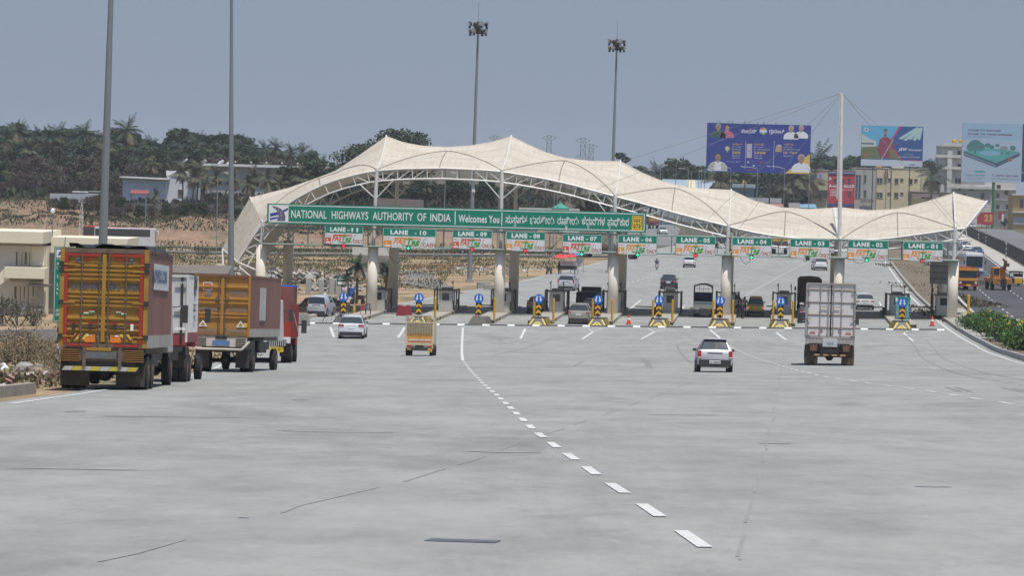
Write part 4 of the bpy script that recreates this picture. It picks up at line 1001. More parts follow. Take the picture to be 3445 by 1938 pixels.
car('suv', 'old grey SUV parked among rubble next to the leftmost two arrow sign'.replace('leftmost two arrow sign', 'lane 11 island'), 'car', 'van', 4.2, 1.74, 1.9, mat('car_paint_pale_grey', (.42, .44, .48), .4, .1, dirt=.2, dcol=(.3, .25, .2)), 1063, 1068, -R_(9), tail=(.13, .42, .4), platetext='KA 02')
car('hatchback_car', 'red car ahead of the champagne people carrier in lane 08', 'car', 'hatch', 3.8, 1.6, 1.5, mat('car_paint_red', (.35, .04, .04), .3, .1, coat=.5), 1983, 1062, -R_(6), tail=(.2, .5, .3))
# oncoming on the highway and on the far road
car('van', 'white van coming along the dark highway behind the bus', 'van', 'van', 4.4, 1.75, 2.0, WP, 3238, 846, -R_(-4), facing=1)
car('sedan_car', 'blue sedan on the dark highway between the white van and the bus', 'car', 'sedan', 4.2, 1.7, 1.5, mat('car_paint_blue', (.05, .10, .2), .35, .2, coat=.5), 3278, 858, R_(5), facing=1)
car('sedan_car', 'white car glimpsed between the arch truss and the big green sign', 'car', 'sedan', 4.3, 1.7, 1.5, WP, 2190, 716, R_(20), facing=1)
car('suv', 'white SUV glimpsed through the arch truss under the amber truck', 'car', 'suv', 4.3, 1.8, 1.7, WP, 2222, 789, R_(8), facing=1)
car('pickup_truck', 'dark pickup on the service road beneath the lane 09 signal', 'pickup', 'suv', 4.9, 1.8, 1.55, GY, 1640, 855, R_(88), mirror=False)
car('sedan_car', 'white car stopped on the highway beside the grey sign board', 'car', 'sedan', 4.3, 1.7, 1.5, WP, 3124, 895, R_(6), facing=1)
car('sedan_car', 'white car behind the canopy tip far up the highway', 'car', 'sedan', 4.3, 1.7, 1.5, WP, 3268, 768, R_(0), facing=1)

# ------------------------------------------------------------------ trucks
RUBB = BLACK
def corr_wall(m_, x0, x1, z0, z1, y, d, m, n, horiz=True):
 """corrugated panel facing -y: n trapezoid ribs"""
 L_ = (z1 - z0) if horiz else (x1 - x0); st = L_ / n; prof = []
 for k in range(n): a = k * st; prof += [(a, 0), (a + st * .42, 0), (a + st * .55, -d), (a + st * .9, -d)]
 prof.append((L_, 0)); vs = []
 for a, e in prof:
  if horiz: vs += [(x0, y + e, z0 + a), (x1, y + e, z0 + a)]
  else: vs += [(x0 + a, y + e, z0), (x0 + a, y + e, z1)]
 fs = []
 for i in range(len(prof) - 1): k = 2 * i; fs.append((k, k + 1, k + 3, k + 2) if horiz else (k, k + 2, k + 3, k + 1))
 m_.add(vs, fs, m)
def truck_wheels(root, W, axles, r=.5, dual=True):
 for k, (y, d_) in enumerate(axles):
  for sx in (-1, 1):
   m_ = MB(); m_.wheelcyl((sx * (W / 2 - .14), y, r), r, .26, BLACK(), 24)
   if d_: m_.wheelcyl((sx * (W / 2 - .43), y, r), r, .26, BLACK(), 24)
   w = m_.build('wheel', root); m_ = MB(); m_.wheelcyl((sx * (W / 2 - .12), y, r), r * .5, .26, mat('hub_rust', (.10, .06, .045), .7, var=.3), 14); m_.build('hub', w)
def box_truck(name, label, px, py, rz, W, L, z0, z1, door, side, rearfn, axles, chassis=DARK, cabc=(.3, .3, .3), ribs=12, roofc=None, tarp=None, sidefn=None, skirt=None, r=.5, doorcorr=True):
 loc = place(px, py); root = thing(name, label, 'truck', loc, rz, 'parked and moving trucks' if False else None, rx=slope_at(loc))
 # cargo body: corrugated sides, plain roof, real doors at the rear
 m_ = MB(); hw = W / 2; ns = int(L / .28)
 for sx in (-1, 1):
  st = L / ns; vs = []; prof = []
  for k in range(ns): a = k * st; prof += [(a, 0), (a + st * .4, 0), (a + st * .55, -.035), (a + st * .85, -.035)]
  prof.append((L, 0))
  for a, e in prof: vs += [(sx * (hw + e), a, z0 + .35), (sx * (hw + e), a, z1 - .08)]
  m_.add(vs, [(2 * i, 2 * i + 1, 2 * i + 3, 2 * i + 2) if sx < 0 else (2 * i, 2 * i + 2, 2 * i + 3, 2 * i + 1) for i in range(len(prof) - 1)], side)
  m_.box((sx * (hw - .02), L / 2, z0 + .18), (.06, L, .36), skirt or side); m_.box((sx * (hw - .03), L / 2, z1 - .04), (.07, L + .02, .09), side)
 m_.box((0, L - .02, (z0 + z1) / 2), (W - .06, .04, z1 - z0 - .02), side); m_.box((0, L / 2, z0 + .05), (W - .1, L - .1, .1), DARK()); m_.box((0, L / 2, z1 - .03), (W - .08, L - .04, .05), roofc or side)
 m_.build('cargo_body', root)
 rearfn(root, W, z0, z1)
 if sidefn: sidefn(root, W, L, z0, z1)
 # chassis, rails, tanks, dark filler for the underside
 m_ = MB(); D_ = DARK()
 for sx in (-1, 1): m_.box((sx * .42, L / 2 + .2, z0 - .22), (.09, L - .2, .28), D_)
 for y in frange(.5, L, 1.4): m_.box((0, y, z0 - .2), (.8, .1, .2), D_)
 m_.box((hw - .45, L * .55, z0 - .45), (.5, 1.2, .5), D_); m_.box((-hw + .45, L * .55, z0 - .45), (.5, 1.2, .5), D_)
 m_.box((0, axles[0][0] + .6, z0 - .42), (W - .6, 3.0, .5), D_); m_.box((hw - .25, L * .62, z0 - .4), (.08, L * .35, .35), D_); m_.box((0, L * .6, z0 - .5), (W - .8, L * .5, .45), D_)  # axle and side masses, added dark to stand for underside shade
 for y, d_ in axles: m_.tube((-hw + .2, y, r), (hw - .2, y, r), .09, D_, 8);
 y = axles[0][0]; m_.lathe([(.05, -.25), (.24, -.12), (.27, 0), (.24, .12), (.05, .25)], D_, 14, Matrix.Translation((0, y, r)) @ Matrix.Rotation(math.pi / 2, 4, 'Y'))
 m_.build('chassis', root)
 truck_wheels(root, W, axles, r)
 # cab ahead of the cargo body
 cm = mat('cab_%d_%d_%d' % tuple(int(c * 99) for c in cabc), cabc, .5, var=.08, dirt=.2)
 m_ = MB(); m_.box((0, L + 1.0, z0 + .75), (W - .15, 1.7, 1.9), cm, taper=.94); m_.build('cab', root, bevel=.06)
 m_ = MB(); m_.box((0, L + 1.86, z0 + 1.1), (W - .4, .05, .8), GLASS()); m_.build('windscreen', root)
 for sx in (-1, 1): m_ = MB(); m_.tube((sx * (hw - .1), L + 1.6, z0 + 1.2), (sx * (hw + .25), L + 1.7, z0 + 1.25), .02, D_, 5); m_.box((sx * (hw + .25), L + 1.7, z0 + 1.0), (.22, .1, .55), D_); m_.build('side_mirror', root)
 return root
OY = mat('truck_yellow', (.41, .225, .03), .42, .1, var=.15, scale=2, dirt=.7, dcol=(.24, .13, .045), streak=.3)
OY2 = mat('truck_orange', (.44, .215, .04), .45, .1, var=.15, scale=2, dirt=.6, dcol=(.25, .14, .07), streak=.3)
MR = mat('truck_maroon', (.20, .10, .082), .6, .0, var=.2, scale=1.2, dirt=.5, dcol=(.12, .075, .065), streak=.25)
GWT = mat('truck_white', (.66, .64, .62), .55, .1, var=.08, scale=1.5, dirt=.30, dcol=(.33, .26, .2), streak=.3)
SKM = mat('skirt_galvanised', (.42, .39, .35), .6, .1, var=.2, scale=2, dirt=.5, dcol=(.2, .12, .08), streak=.3)
RD = mat('truck_red_paint', (.34, .03, .022), .5, dirt=.5, dcol=(.2, .05, .03)); RUST = mat('rusty_steel', (.16, .115, .085), .8, .2, var=.35, scale=4, dirt=.5, dcol=(.07, .05, .04))
GRD = mat('sign_paint_slate', (.09, .12, .16), .6, var=.1); GRL = mat('sign_paint_grey', (.17, .2, .24), .6, var=.1); RDL = mat('letter_red', (.50, .06, .03), .6, var=.1)
def rods(m_, xs, z0, z1, y, m, r=.022):
 for x in xs:
  m_.tube((x, y, z0), (x, y, z1), r, m, 6)
  for z in (z0 + .25, z0 + (z1 - z0) * .5, z1 - .3): m_.box((x, y + .01, z), (.10, .05, .08), m)
def rear_yellow(root, W, z0, z1):
 hw = W / 2
 m_ = MB()
 for sx in (-1, 1): m_.box((sx * (hw - .05), -.0, (z0 + z1) / 2), (.12, .12, z1 - z0), OY)
 m_.box((0, -.03, (z0 + z1) / 2), (.11, .08, z1 - z0 - .3), OY); m_.box((0, 0, z1 - .06), (W - .22, .12, .13), RUST); m_.box((0, 0, z0 + .05), (W - .22, .11, .12), RUST); m_.build('door_frame', root)
 zz = (z0 + .34, z0 + .98, z0 + 1.36, z1 - .78)
 for sx in (-1, 1):
  m_ = MB(); xa, xb = (-hw + .22, -.04) if sx < 0 else (.04, hw - .22)
  # red surround, flat bands with words, ribbed bands between
  m_.rect(xa, z0 + .12, xb, z1 - .14, .02, OY)
  corr_wall(m_, xa, xb, z0 + .38, z0 + .86, .0, .06, OY, 3); corr_wall(m_, xa, xb, z0 + 1.09, z0 + 1.57, .0, .06, OY, 4); corr_wall(m_, xa, xb, z0 + 1.83, z0 + 2.33, .0, .06, OY, 4)
  m_.build('rear_door', root)
  m_ = MB(); m_.rect(sx * hw - sx * .22, z0 + .1, sx * hw - sx * .12, z1 - .12, -.065, RD) if sx > 0 else m_.rect(-hw + .12, z0 + .1, -hw + .22, z1 - .12, -.065, RD)
  m_.rect(min(sx * .15, sx * (hw - .22)), z1 - .22, max(sx * .15, sx * (hw - .22)), z1 - .14, -.065, RD); m_.rect(min(sx * .3, sx * (hw - .22)), z0 + .02, max(sx * .3, sx * (hw - .22)), z0 + .10, -.065, RD)
  for a, b in ((.16, .42), (.62, 1.0)): m_.rect(min(sx * a, sx * b), z0 + .66, max(sx * a, sx * b), z0 + .70, -.066, RD)
  m_.build('red_trim', root)
  m_ = MB(); rods(m_, [sx * .13, sx * .62], z0 + .05, z1 - .1, -.07, RUST)
  for z in (z0 + .3, z0 + 1.25, z0 + 2.15, z1 - .45): m_.box((sx * (hw - .03), -.06, z), (.14, .07, .14), BLK()); m_.box((sx * (hw - .25), -.07, z), (.36, .02, .045), OY)
  m_.box((sx * .42, -.07, z0 + .58), (.50, .03, .04), RUST); m_.box((sx * .34, -.09, z0 + .58), (.07, .06, .16), BLK()); m_.box((sx * .82, -.09, z0 + .58), (.08, .06, .18), BLK() if sx < 0 else SIGNW()); m_.build('lock_rod', root)
  m_ = MB()
  for k in range(6):
   x = sx * (.60 + k * .09); x = max(-hw + .24, min(hw - .3, x))
   m_.flat([(x, z0 + .22), (x + .09, z0 + .22), (x + .09 + sx * -.13, z0 + .38), (x + sx * -.13, z0 + .38)], -.052 - .001 * k, mat('maroon_stripe', (.17, .02, .02), .5) if k % 2 else mat('bright_yellow', (.7, .5, .04), .5))
  m_.rect(sx * .36 - .15, z0 + .14, sx * .36 + .15, z0 + .36, -.05, mat('orange_sticker', (.7, .2, .02), .5)); m_.rect(sx * .38 - .06, z0 + .31, sx * .38 + .06, z0 + .35, -.056, SIGNW()); m_.build('hazard_sticker', root)
  m_ = MB()
  for k, dx in ((0, -.16 if sx < 0 else 0), (1, 0 if sx < 0 else .15)):
   x = sx * .40 + (dx if sx < 0 else dx - .05); z = z0 + .93 + (.03 if (k == 1) == (sx < 0) else -.02)
   for q, cc in enumerate(((.03, .25, .06), (.7, .7, .7), (.5, .07, .03))): m_.rect(x, z + q * .035, x + .15, z + q * .035 + .034, -.012, mat('flag_%d' % q, cc, .6, var=0))
  m_.build('painted_flag', root)
  m_ = MB()
  for k in range(7): a = math.pi * (.6 + .13 * k) if sx < 0 else math.pi * (-.4 + .13 * k); cx_ = sx * .82; m_.flat([(cx_ + .04 * sx, z0 + .96), (cx_ + .13 * math.cos(a), z0 + .97 + .13 * math.sin(a)), (cx_ + .12 * math.cos(a + .1), z0 + .97 + .12 * math.sin(a + .1))], -.012, RDL)
  m_.build('painted_motif', root)
 m_ = MB(); m_.text('डाक', -.42, z1 - .36, .12, -.012, RDL, .25, .03, align='C'); m_.text('पार्सल', .42, z1 - .36, .12, -.012, RDL, .30, .03, align='C')
 m_.text('SAI GEAR PACK', -.93, z0 + 1.63, .17, -.012, GRD, .86, .045); m_.text('ERS &', .12, z0 + 1.63, .17, -.012, GRD, .34, .045); m_.text('MOVERS', .60, z0 + 1.63, .17, -.012, GRD, .36, .045)
 m_.flat([(-.85, z1 - .32), (-.7, z1 - .22), (-.7, z1 - .42)], -.012, GRL); m_.flat([(.85, z1 - .32), (.7, z1 - .22), (.7, z1 - .42)], -.012, GRL); m_.build('lettering', root)
 m_ = MB(); m_.box((0, .02, z0 - .20), (W - .25, .1, .38), RUST); m_.box((-.1, -.05, z0 - .05), (.7, .06, .09), OY); m_.box((-.05, -.06, z0 - .22), (.9, .04, .2), mat('plate_board', (.12, .12, .12), .7, dirt=.5, dcol=(.2, .2, .2))); m_.text('KA 13 2277', -.05, z0 - .25, .08, -.085, mat('faded_blue', (.1, .25, .3), .6), .4, .01, align='C')
 for x in (-.5, .5): m_.box((x, -.05, z0 - .3), (.09, .1, .6), RUST)
 m_.build('rear_beam', root)
 for sx in (-1, 1):
  m_ = MB(); m_.box((sx * .90, -.04, z0 - .23), (.52, .06, .34), BLK())
  for k in range(6): m_.box((sx * .90, -.09, z0 - .38 + k * .06), (.54, .03, .018), OY2)
  m_.build('lamp_grille', root)
 m_ = MB(); m_.box((-.05, -.02, z0 - .60), (W - .3, .06, .13), BLK())
 for k in range(8): x = -1.12 + k * .26; m_.flat([(x, z0 - .66), (x + .25, z0 - .66), (x + .33, z0 - .54), (x + .08, z0 - .54)], -.055, mat('bumper_yellow', (.5, .42, .05), .6, dirt=.3) if k % 2 else mat('bumper_white', (.45, .45, .43), .6, dirt=.4))
 for x in (-.5, .5): m_.box((x, .03, z0 - .45), (.07, .07, .3), RUST)
 m_.build('under_run_bar', root)
 for sx in (-1, 1): m_ = MB(); m_.box((sx * (hw - .45), .25, z0 - .68), (.82, .03, .82), mat('mud_flap', (.05, .042, .036), .9, dirt=.5)); m_.build('mud_flap', root)
def side_yellow(root, W, L, z0, z1):
 m_ = MB(); m_.box((W / 2 + .012, L * .52, z0 + 2.05), (.02, 4.6, .75), mat('banner_white', (.62, .62, .62), .6, dirt=.3, dcol=(.4, .35, .3)))
 m_.text('MOVERS.COM', 1.3, z0 + 1.9, .34, 0, mat('banner_blue', (.12, .2, .32), .6), 4.2, .05, X=Matrix.Translation((W / 2 + .03, 0, 0)) @ Matrix.Rotation(math.pi / 2, 4, 'Z')); m_.build('banner', root)
 m_ = MB(); rr = random.Random(2); P = []
 vs = []; fs = []; nx, ny = 10, 26
 for j in range(ny + 1):
  for i in range(nx + 1):
   x = -W / 2 + .1 + (W - .08) * i / nx; y = .9 + (L - 1.2) * j / ny; vs.append((x, y, z1 + .03 + .14 * rr.random() - (.14 if i == nx else 0)))
 for j in range(ny):
  for i in range(nx): k = j * (nx + 1) + i; fs.append((k, k + 1, k + nx + 2, k + nx + 1))
 m_.add(vs, fs, mat('tarpaulin_black', (.03, .035, .04), .5, var=.3)); m_.build('roof_tarpaulin', root)
t1 = box_truck('container_truck', 'large yellow and maroon box truck, the closest vehicle parked by the road edge', 341, 1317, R_(.6), 2.46, 7.6, 1.20, 3.98, OY, MR, rear_yellow, [(.9, True), (2.15, True), (7.9 + .2, False)], cabc=(.45, .42, .38), sidefn=side_yellow, skirt=SKM)

def rear_white(root, W, z0, z1):
 hw = W / 2; m_ = MB(); m_.rect(-hw + .05, z0 + .3, hw - .05, z1 - .06, 0, GWT); m_.box((0, -.01, z1 - .05), (W, .1, .1), GWT); m_.box((0, 0, z0 + .1), (W, .1, .45), mat('sill_maroon', (.26, .05, .05), .6, dirt=.2)); m_.build('rear_door', root)
 m_ = MB()
 for x in (-.9, -.25, .25): m_.tube((x, -.06, z0 + .35), (x, -.06, z1 - .1), .025, SIGNW(), 6)
 m_.tube((hw - .2, -.07, z0), (hw - .2, -.07, z1 - .1), .045, BLK(), 8); m_.tube((hw - .02, -.02, z0), (hw - .02, -.02, z1), .05, GWT, 8)
 for z in (z0 + .5, z0 + 1.3, z0 + 2.2, z1 - .3): m_.box((hw - .25, -.09, z), (.4, .04, .1), SIGNW())
 m_.build('lock_rod', root)
 m_ = MB(); m_.text('45959', .55, z0 + .9, .09, -.012, GRL, .38, .02); m_.build('lettering', root)
 for sx in (-1, 1): m_ = MB(); m_.box((sx * (hw - .35), .3, z0 - .65), (.55, .03, .6), mat('mud_flap', (.05, .042, .036), .9)); m_.build('mud_flap', root)
def side_white(root, W, L, z0, z1):
 m_ = MB(); X = Matrix.Translation((W / 2 + .012, 0, 0)) @ Matrix.Rotation(math.pi / 2, 4, 'Z')
 m_.add([(2.6, -.01, z0 + 1.75), (3.6, -.01, z0 + 1.75), (3.6, -.01, z0 + 2.35), (2.6, -.01, z0 + 2.35)], [(0, 1, 2, 3)], GRL, X)
 m_.text('ZIM', 2.5, z0 + 2.0, .5, -.014, K, 1.2, .04, X=X); m_.text('DCC', 2.4, z0 + 1.15, .28, -.014, K, 1.2, .04, X=X); m_.text('PIL', 2.7, z0 + .8, .2, -.014, GRL, .8, .04, X=X); m_.build('lettering', root)
t2 = box_truck('container_truck', 'white container truck with maroon sill squeezed between the two yellow trucks', 514, 1290, R_(.4), 2.4, 4.6, 1.50, 4.0, GWT, mat('container_white', (.66, .66, .65), .5, var=.05, dirt=.12), rear_white, [(.8, True), (2.0, True), (7.0, False)], cabc=(.35, .06, .05), sidefn=side_white, skirt=mat('sill_maroon', (.26, .05, .05), .6))

t2.scale = (.865,) * 3
def rear_orange(root, W, z0, z1):
 hw = W / 2; m_ = MB()
 for sx in (-1, 1): m_.box((sx * (hw - .05), 0, (z0 + z1) / 2), (.1, .12, z1 - z0), OY2)
 m_.box((0, 0, (z0 + z1) / 2), (.14, .07, z1 - z0 - .2), OY2); m_.box((0, 0, z1 - .04), (W - .2, .13, .1), mat('top_rail', (.2, .08, .06), .6, dirt=.3)); m_.box((0, 0, z0 + .03), (W - .2, .12, .1), RUST); m_.build('door_frame', root)
 for sx in (-1, 1):
  m_ = MB(); xa, xb = (-hw + .1, -.06) if sx < 0 else (.06, hw - .1); m_.rect(xa, z0 + .08, xb, z1 - .08, .02, OY2)
  corr_wall(m_, xa, xb, z0 + .72, z0 + 1.02, .0, .05, OY2, 2); corr_wall(m_, xa, xb, z0 + 1.32, z0 + 1.68, 0, .05, OY2, 2); corr_wall(m_, xa, xb, z0 + 2.0, z0 + 2.2, 0, .05, OY2, 1)
  m_.build('rear_door', root); m_ = MB(); rods(m_, [sx * .14], z0 + .05, z1 - .08, -.06, RUST); m_.box((sx * .22, -.06, z0 + 1.62), (.14, .06, .14), RUST); m_.build('lock_rod', root)
  m_ = MB(); T = lambda s, o: [(sx * .82 - s, z0 + .42 + o), (sx * .82 + s, z0 + .42 + o), (sx * .82, z0 + .42 + o + s * 1.5)]
  m_.flat(T(.19, 0), -.014, SIGNW()); m_.flat(T(.11, .035), -.017, OY2); m_.build('warning_triangle', root)
 m_ = MB(); m_.text('CARRIERS INDIA', .22, z0 + 1.86, .11, -.012, GRL, .95, .02); m_.text('PVT LTD', .42, z0 + 1.71, .09, -.012, GRL, .5, .02)
 m_.text('बेटी बचाओ', -.95, z0 + 1.10, .13, -.012, GRL, .72, .02); m_.text('बेटी पढ़ाओ', .28, z0 + 1.10, .13, -.012, GRL, .72, .02); m_.text('GOODS', -.98, z0 + .16, .17, -.012, GRL, .72, .01); m_.text('CARRIER', .25, z0 + .16, .17, -.012, GRL, .75, .01)
 m_.disc(-.62, z0 + 1.85, .13, -.012, GRL, 18); m_.rect(-.78, z0 + 1.83, -.46, z0 + 1.86, -.015, OY2)
 m_.rect(-.86, z1 - .68, -.46, z1 - .34, -.012, SIGNW()); m_.rect(-.83, z1 - .65, -.49, z1 - .37, -.015, mat('faded_red', (.45, .15, .10), .6)); m_.rect(.95, z0 + .42, 1.2, z0 + .6, -.012, mat('bright_yellow', (.7, .5, .04))); m_.build('lettering', root)
 PL_ = mat('dirty_cream', (.55, .50, .42), .6, dirt=.5, dcol=(.3, .18, .1))
 m_ = MB(); m_.box((0, 0, z0 - .22), (W - .2, .08, .44), PL_); m_.box((0, -.05, z0 - .28), (.75, .04, .2), mat('plate_blue', (.1, .2, .4), .5, dirt=.3, dcol=(.6, .6, .6))); m_.box((0, -.05, z0 - .05), (.5, .05, .12), K)
 m_.tube((-hw + .2, -.2, z0 - .55), (hw - .3, -.2, z0 - .55), .05, PL_, 8); m_.tube((hw - .3, -.2, z0 - .55), (hw, 0, z0 - .2), .05, PL_, 8); m_.tube((-hw + .2, -.2, z0 - .55), (-hw, 0, z0 - .2), .05, PL_, 8); m_.build('rear_beam', root)
 for sx in (-1, 1):
  m_ = MB(); m_.box((sx * .86, -.03, z0 - .24), (.42, .05, .34), BLK())
  for k in range(5): m_.box((sx * .86, -.07, z0 - .37 + k * .07), (.44, .03, .018), PL_)
  m_.build('lamp_grille', root); m_ = MB(); m_.box((sx * (hw - .35), .4, z0 - .95), (.6, .03, .8), mat('mud_flap', (.05, .042, .036), .9)); m_.build('mud_flap', root)
def side_orange(root, W, L, z0, z1):
 m_ = MB(); m_.box((W / 2 + .02, L * .38, z0 + 1.45), (.03, 1.6, 1.45), mat('patch_panel', (.48, .46, .43), .6, dirt=.2)); m_.build('patch_panel', root)
t3 = box_truck('container_truck', 'orange container truck with white warning triangles, parked third in the queue', 741, 1256, -R_(4.6), 2.46, 8.8, 1.55, 4.22, OY2, MR, rear_orange, [(1.4, True), (8.0, False)], cabc=(.6, .58, .55), sidefn=side_orange, skirt=SKM, roofc=mat('top_rail', (.2, .08, .06)))

t3.scale = (.89,) * 3
# red truck at the head of the queue, its open bed facing back
loc = place(900, 1224); rt = thing('open_truck', 'red open sided truck with yellow plate at the head of the parked queue', 'truck', loc, R_(.5), rx=slope_at(loc)); rt.scale = (.92,) * 3
RB = mat('truck_dark_red', (.22, .035, .035), .5, var=.1, dirt=.25, dcol=(.1, .03, .03)); RB2 = mat('truck_red_paint', (.50, .03, .02))
m_ = MB(); m_.box((0, 3, 1.35), (2.35, 6, .12), RB)
for sx in (-1, 1):
 m_.box((sx * 1.17, 3, 2.15), (.06, 6, 1.5), RB)
 for y in frange(0.1, 6, .7): m_.box((sx * 1.2, y, 2.2), (.08, .08, 1.7), RB)
 m_.box((sx * 1.17, 3, 3.05), (.05, 6, .06), RB)
m_.build('cargo_bed', rt)
m_ = MB(); m_.box((0, -.02, 1.75), (2.3, .06, .8), RB2)
for z in (2.35, 2.55, 2.75, 3.05): m_.box((0, 0, z), (2.3, .05, .06), RB)
m_.box((0, 5.9, 3.1), (2.2, .1, 1.9), mat('load_cover', (.22, .075, .07), .7)); m_.build('tailgate', rt)
m_ = MB(); m_.box((0, 4.5, 3.0), (2.2, 3.2, 2.0), mat('load_cover', (.22, .075, .07), .7), taper=.97); m_.build('load_cover', rt); m_ = MB(); m_.box((.1, 4.5, 4.03), (2.2, 3.1, .08), mat('tarp_blue', (.05, .15, .6), .5, var=.3)); m_.build('blue_tarpaulin', rt)
m_ = MB(); m_.box((.35, -.08, 1.75), (.42, .02, .62), SIGNW()); m_.box((.35, -.1, 1.75), (.3, .02, .5), mat('teal_net', (.2, .45, .4), .6)); m_.build('sticker', rt)
m_ = MB(); m_.box((0, -.05, 1.2), (2.3, .1, .32), WHITE()); m_.box((.45, -.12, 1.05), (1.0, .03, .34), BLK())
for k in range(9): m_.box((0 + k * .11, -.15, 1.05), (.03, .02, .3), WHITE())
m_.build('rear_beam', rt)
m_ = MB(); m_.box((.45, -.1, .72), (.7, .03, .28), mat('plate_yellow', (.75, .50, .04))); m_.text('KA 01', .45, .66, .12, -.13, K, .5, .02, align='C'); m_.build('number_plate', rt)
m_ = MB()
for k in range(11): m_.box((1.235, .3 + k * .5, 2.7 - k * .1), (.02, .2, .08), WHITE())
m_.build('painted_stripe', rt)
m_ = MB(); m_.box((.5, 3, .95), (.1, 6, .3), DARK()); m_.box((-.5, 3, .95), (.1, 6, .3), DARK()); m_.build('chassis', rt)
truck_wheels(rt, 2.4, [(1.0, True), (5.4, False)], .48)
m_ = MB(); m_.box((0, 7, 1.9), (2.2, 1.8, 2.0), RB2, taper=.93); m_.build('cab', rt, bevel=.05)
m_ = MB(); m_.tube((1.1, 6.5, 2.0), (1.5, 6.3, 2.0), .03, DARK(), 5); m_.box((1.5, 6.3, 1.9), (.28, .12, .7), DARK()); m_.build('side_mirror', rt)
for sx in (-1, 1): m_ = MB(); m_.box((sx * .85, .45, .65), (.55, .03, .6), mat('mud_flap', (.05, .042, .036))); m_.build('mud_flap', rt)

# pale container truck in the open
def rear_pale(root, W, z0, z1):
 hw = W / 2; fr = mat('frame_grey', (.34, .30, .27), .6, dirt=.35); m_ = MB()
 for sx in (-1, 1): m_.box((sx * (hw - .04), 0, (z0 + z1) / 2), (.08, .12, z1 - z0), fr)
 m_.box((0, 0, z1 - .04), (W - .16, .12, .08), fr); m_.box((0, 0, z0 + .06), (W - .16, .12, .1), fr); m_.box((0, -.0, (z0 + z1) / 2), (.05, .04, z1 - z0 - .2), K); m_.build('door_frame', root)
 for sx in (-1, 1):
  m_ = MB(); xa, xb = (-hw + .1, -.035) if sx < 0 else (.035, hw - .1); m_.rect(xa, z0 + .12, xb, z1 - .09, 0, GWT)
  for k in range(4): z = z0 + .55 + k * .62; m_.add([(xa, 0, z - .07), (xb, 0, z - .07), (xb, -.035, z - .02), (xa, -.035, z - .02), (xa, -.035, z + .02), (xb, -.035, z + .02), (xb, 0, z + .05), (xa, 0, z + .05)], [(0, 1, 2, 3), (3, 2, 5, 4), (4, 5, 6, 7)], fr if True else GWT)
  m_.build('rear_door', root)
  m_ = MB(); rods(m_, [sx * .12, sx * .52], z0 + .1, z1 - .05, -.06, mat('rod_grey', (.36, .33, .31), .5, .3, dirt=.3)); m_.box((sx * .3, -.07, z0 + 1.55), (.3, .03, .04), fr)
  for z in (z0 + .15, z0 + .95, z0 + 1.8, z1 - .35): m_.box((sx * (hw - .1), -.07, z), (.22, .04, .05), fr)
  m_.build('lock_rod', root)
  m_ = MB(); m_.rect(sx * .87 - .14, z0 + .22, sx * .87 + .14, z0 + .27, -.012, RDL)
  for k in range(6): a = k * 1.05; m_.disc(sx * .47 + .07 * math.cos(a), z0 + .36 + .07 * math.sin(a), .035, -.012, RDL if k % 2 else mat('motif_blue', (.1, .15, .3)), 8)
  m_.text('STOP', sx * .87, z0 + .29, .06, -.012, RDL, .2, .01, align='C'); m_.build('painted_motif', root)
 m_ = MB(); m_.box((0, 0, z0 - .12), (W, .08, .26), mat('beam_grey', (.40, .38, .35), .6, dirt=.5)); m_.box((0, -.06, z0 - .2), (.72, .05, .42), mat('plate_pale', (.50, .50, .48), .6, dirt=.3)); m_.text('TATA', 0, z0 - .32, .13, -.095, mat('faded_blue2', (.12, .27, .36), .6), .36, .03, align='C')
 for k in range(5):
  for sx in (-1, 1): m_.box((sx * (.48 + k * .17), -.04, z0 - .2), (.02, .06, .32), fr)
 m_.build('rear_beam', root)
 m_ = MB(); m_.box((0, .05, z0 - .52), (.95, .2, .45), K); m_.build('tow_recess', root)
 for sx in (-1, 1): m_ = MB(); m_.box((sx * .80, -.02, z0 - .48), (.34, .06, .3), mat('lamp_rust', (.15, .075, .045), .6, dirt=.4)); m_.build('tail_light', root)
 m_ = MB(); m_.box((0, -.08, z0 - .82), (1.75, .06, .09), BLK())
 for k in range(4): m_.box((-.62 + k * .42, -.115, z0 - .82), (.26, .01, .085), mat('bar_amber', (.42, .25, .1), .6))
 m_.build('under_run_bar', root)
 for sx in (-1, 1): m_ = MB(); m_.box((sx * (hw - .32), .2, z0 - .78), (.62, .03, 1.0), mat('mud_flap2', (.075, .055, .042), .9, dirt=.4)); m_.build('mud_flap', root)
box_truck('container_truck', 'pale grey container truck driving on the open concrete toward lane 03', 2790, 1233, -R_(4.6), 2.42, 7.0, 1.34, 4.07, GWT, GWT, rear_pale, [(1.0, True), (6.8, False)], cabc=(.6, .6, .6))

# cream cage pickup
def small_truck(name, label, px, py, rz, W, L, z0, h, bodyc, gate, cage, cabc=None, group=None, open_back=False, r=.34, facing=0):
 loc = place(px, py); root = thing(name, label, 'small truck', loc, rz, group, rx=slope_at(loc)); hw = W / 2
 m_ = MB(); m_.box((0, L / 2, z0 + .03), (W, L, .08), bodyc)
 for sx in (-1, 1): m_.box((sx * (hw - .02), L / 2, z0 + gate / 2), (.05, L, gate), bodyc)
 m_.build('cargo_bed', root)
 if not open_back: m_ = MB(); m_.box((0, 0, z0 + gate / 2), (W, .05, gate), bodyc); m_.build('tailgate', root)
 m_ = MB(); f = cage
 for sx in (-1, 1):
  for y in frange(0.03, L + .1, L / 4): m_.box((sx * (hw - .03), min(y, L - .03), z0 + h / 2), (.05, .05, h), f)
  for z in (z0 + h, z0 + gate + (h - gate) * .5): m_.box((sx * (hw - .03), L / 2, z), (.04, L, .05), f)
 return root, m_
CR_ = mat('cream_paint', (.58, .50, .33), .55, dirt=.35, dcol=(.3, .22, .12))
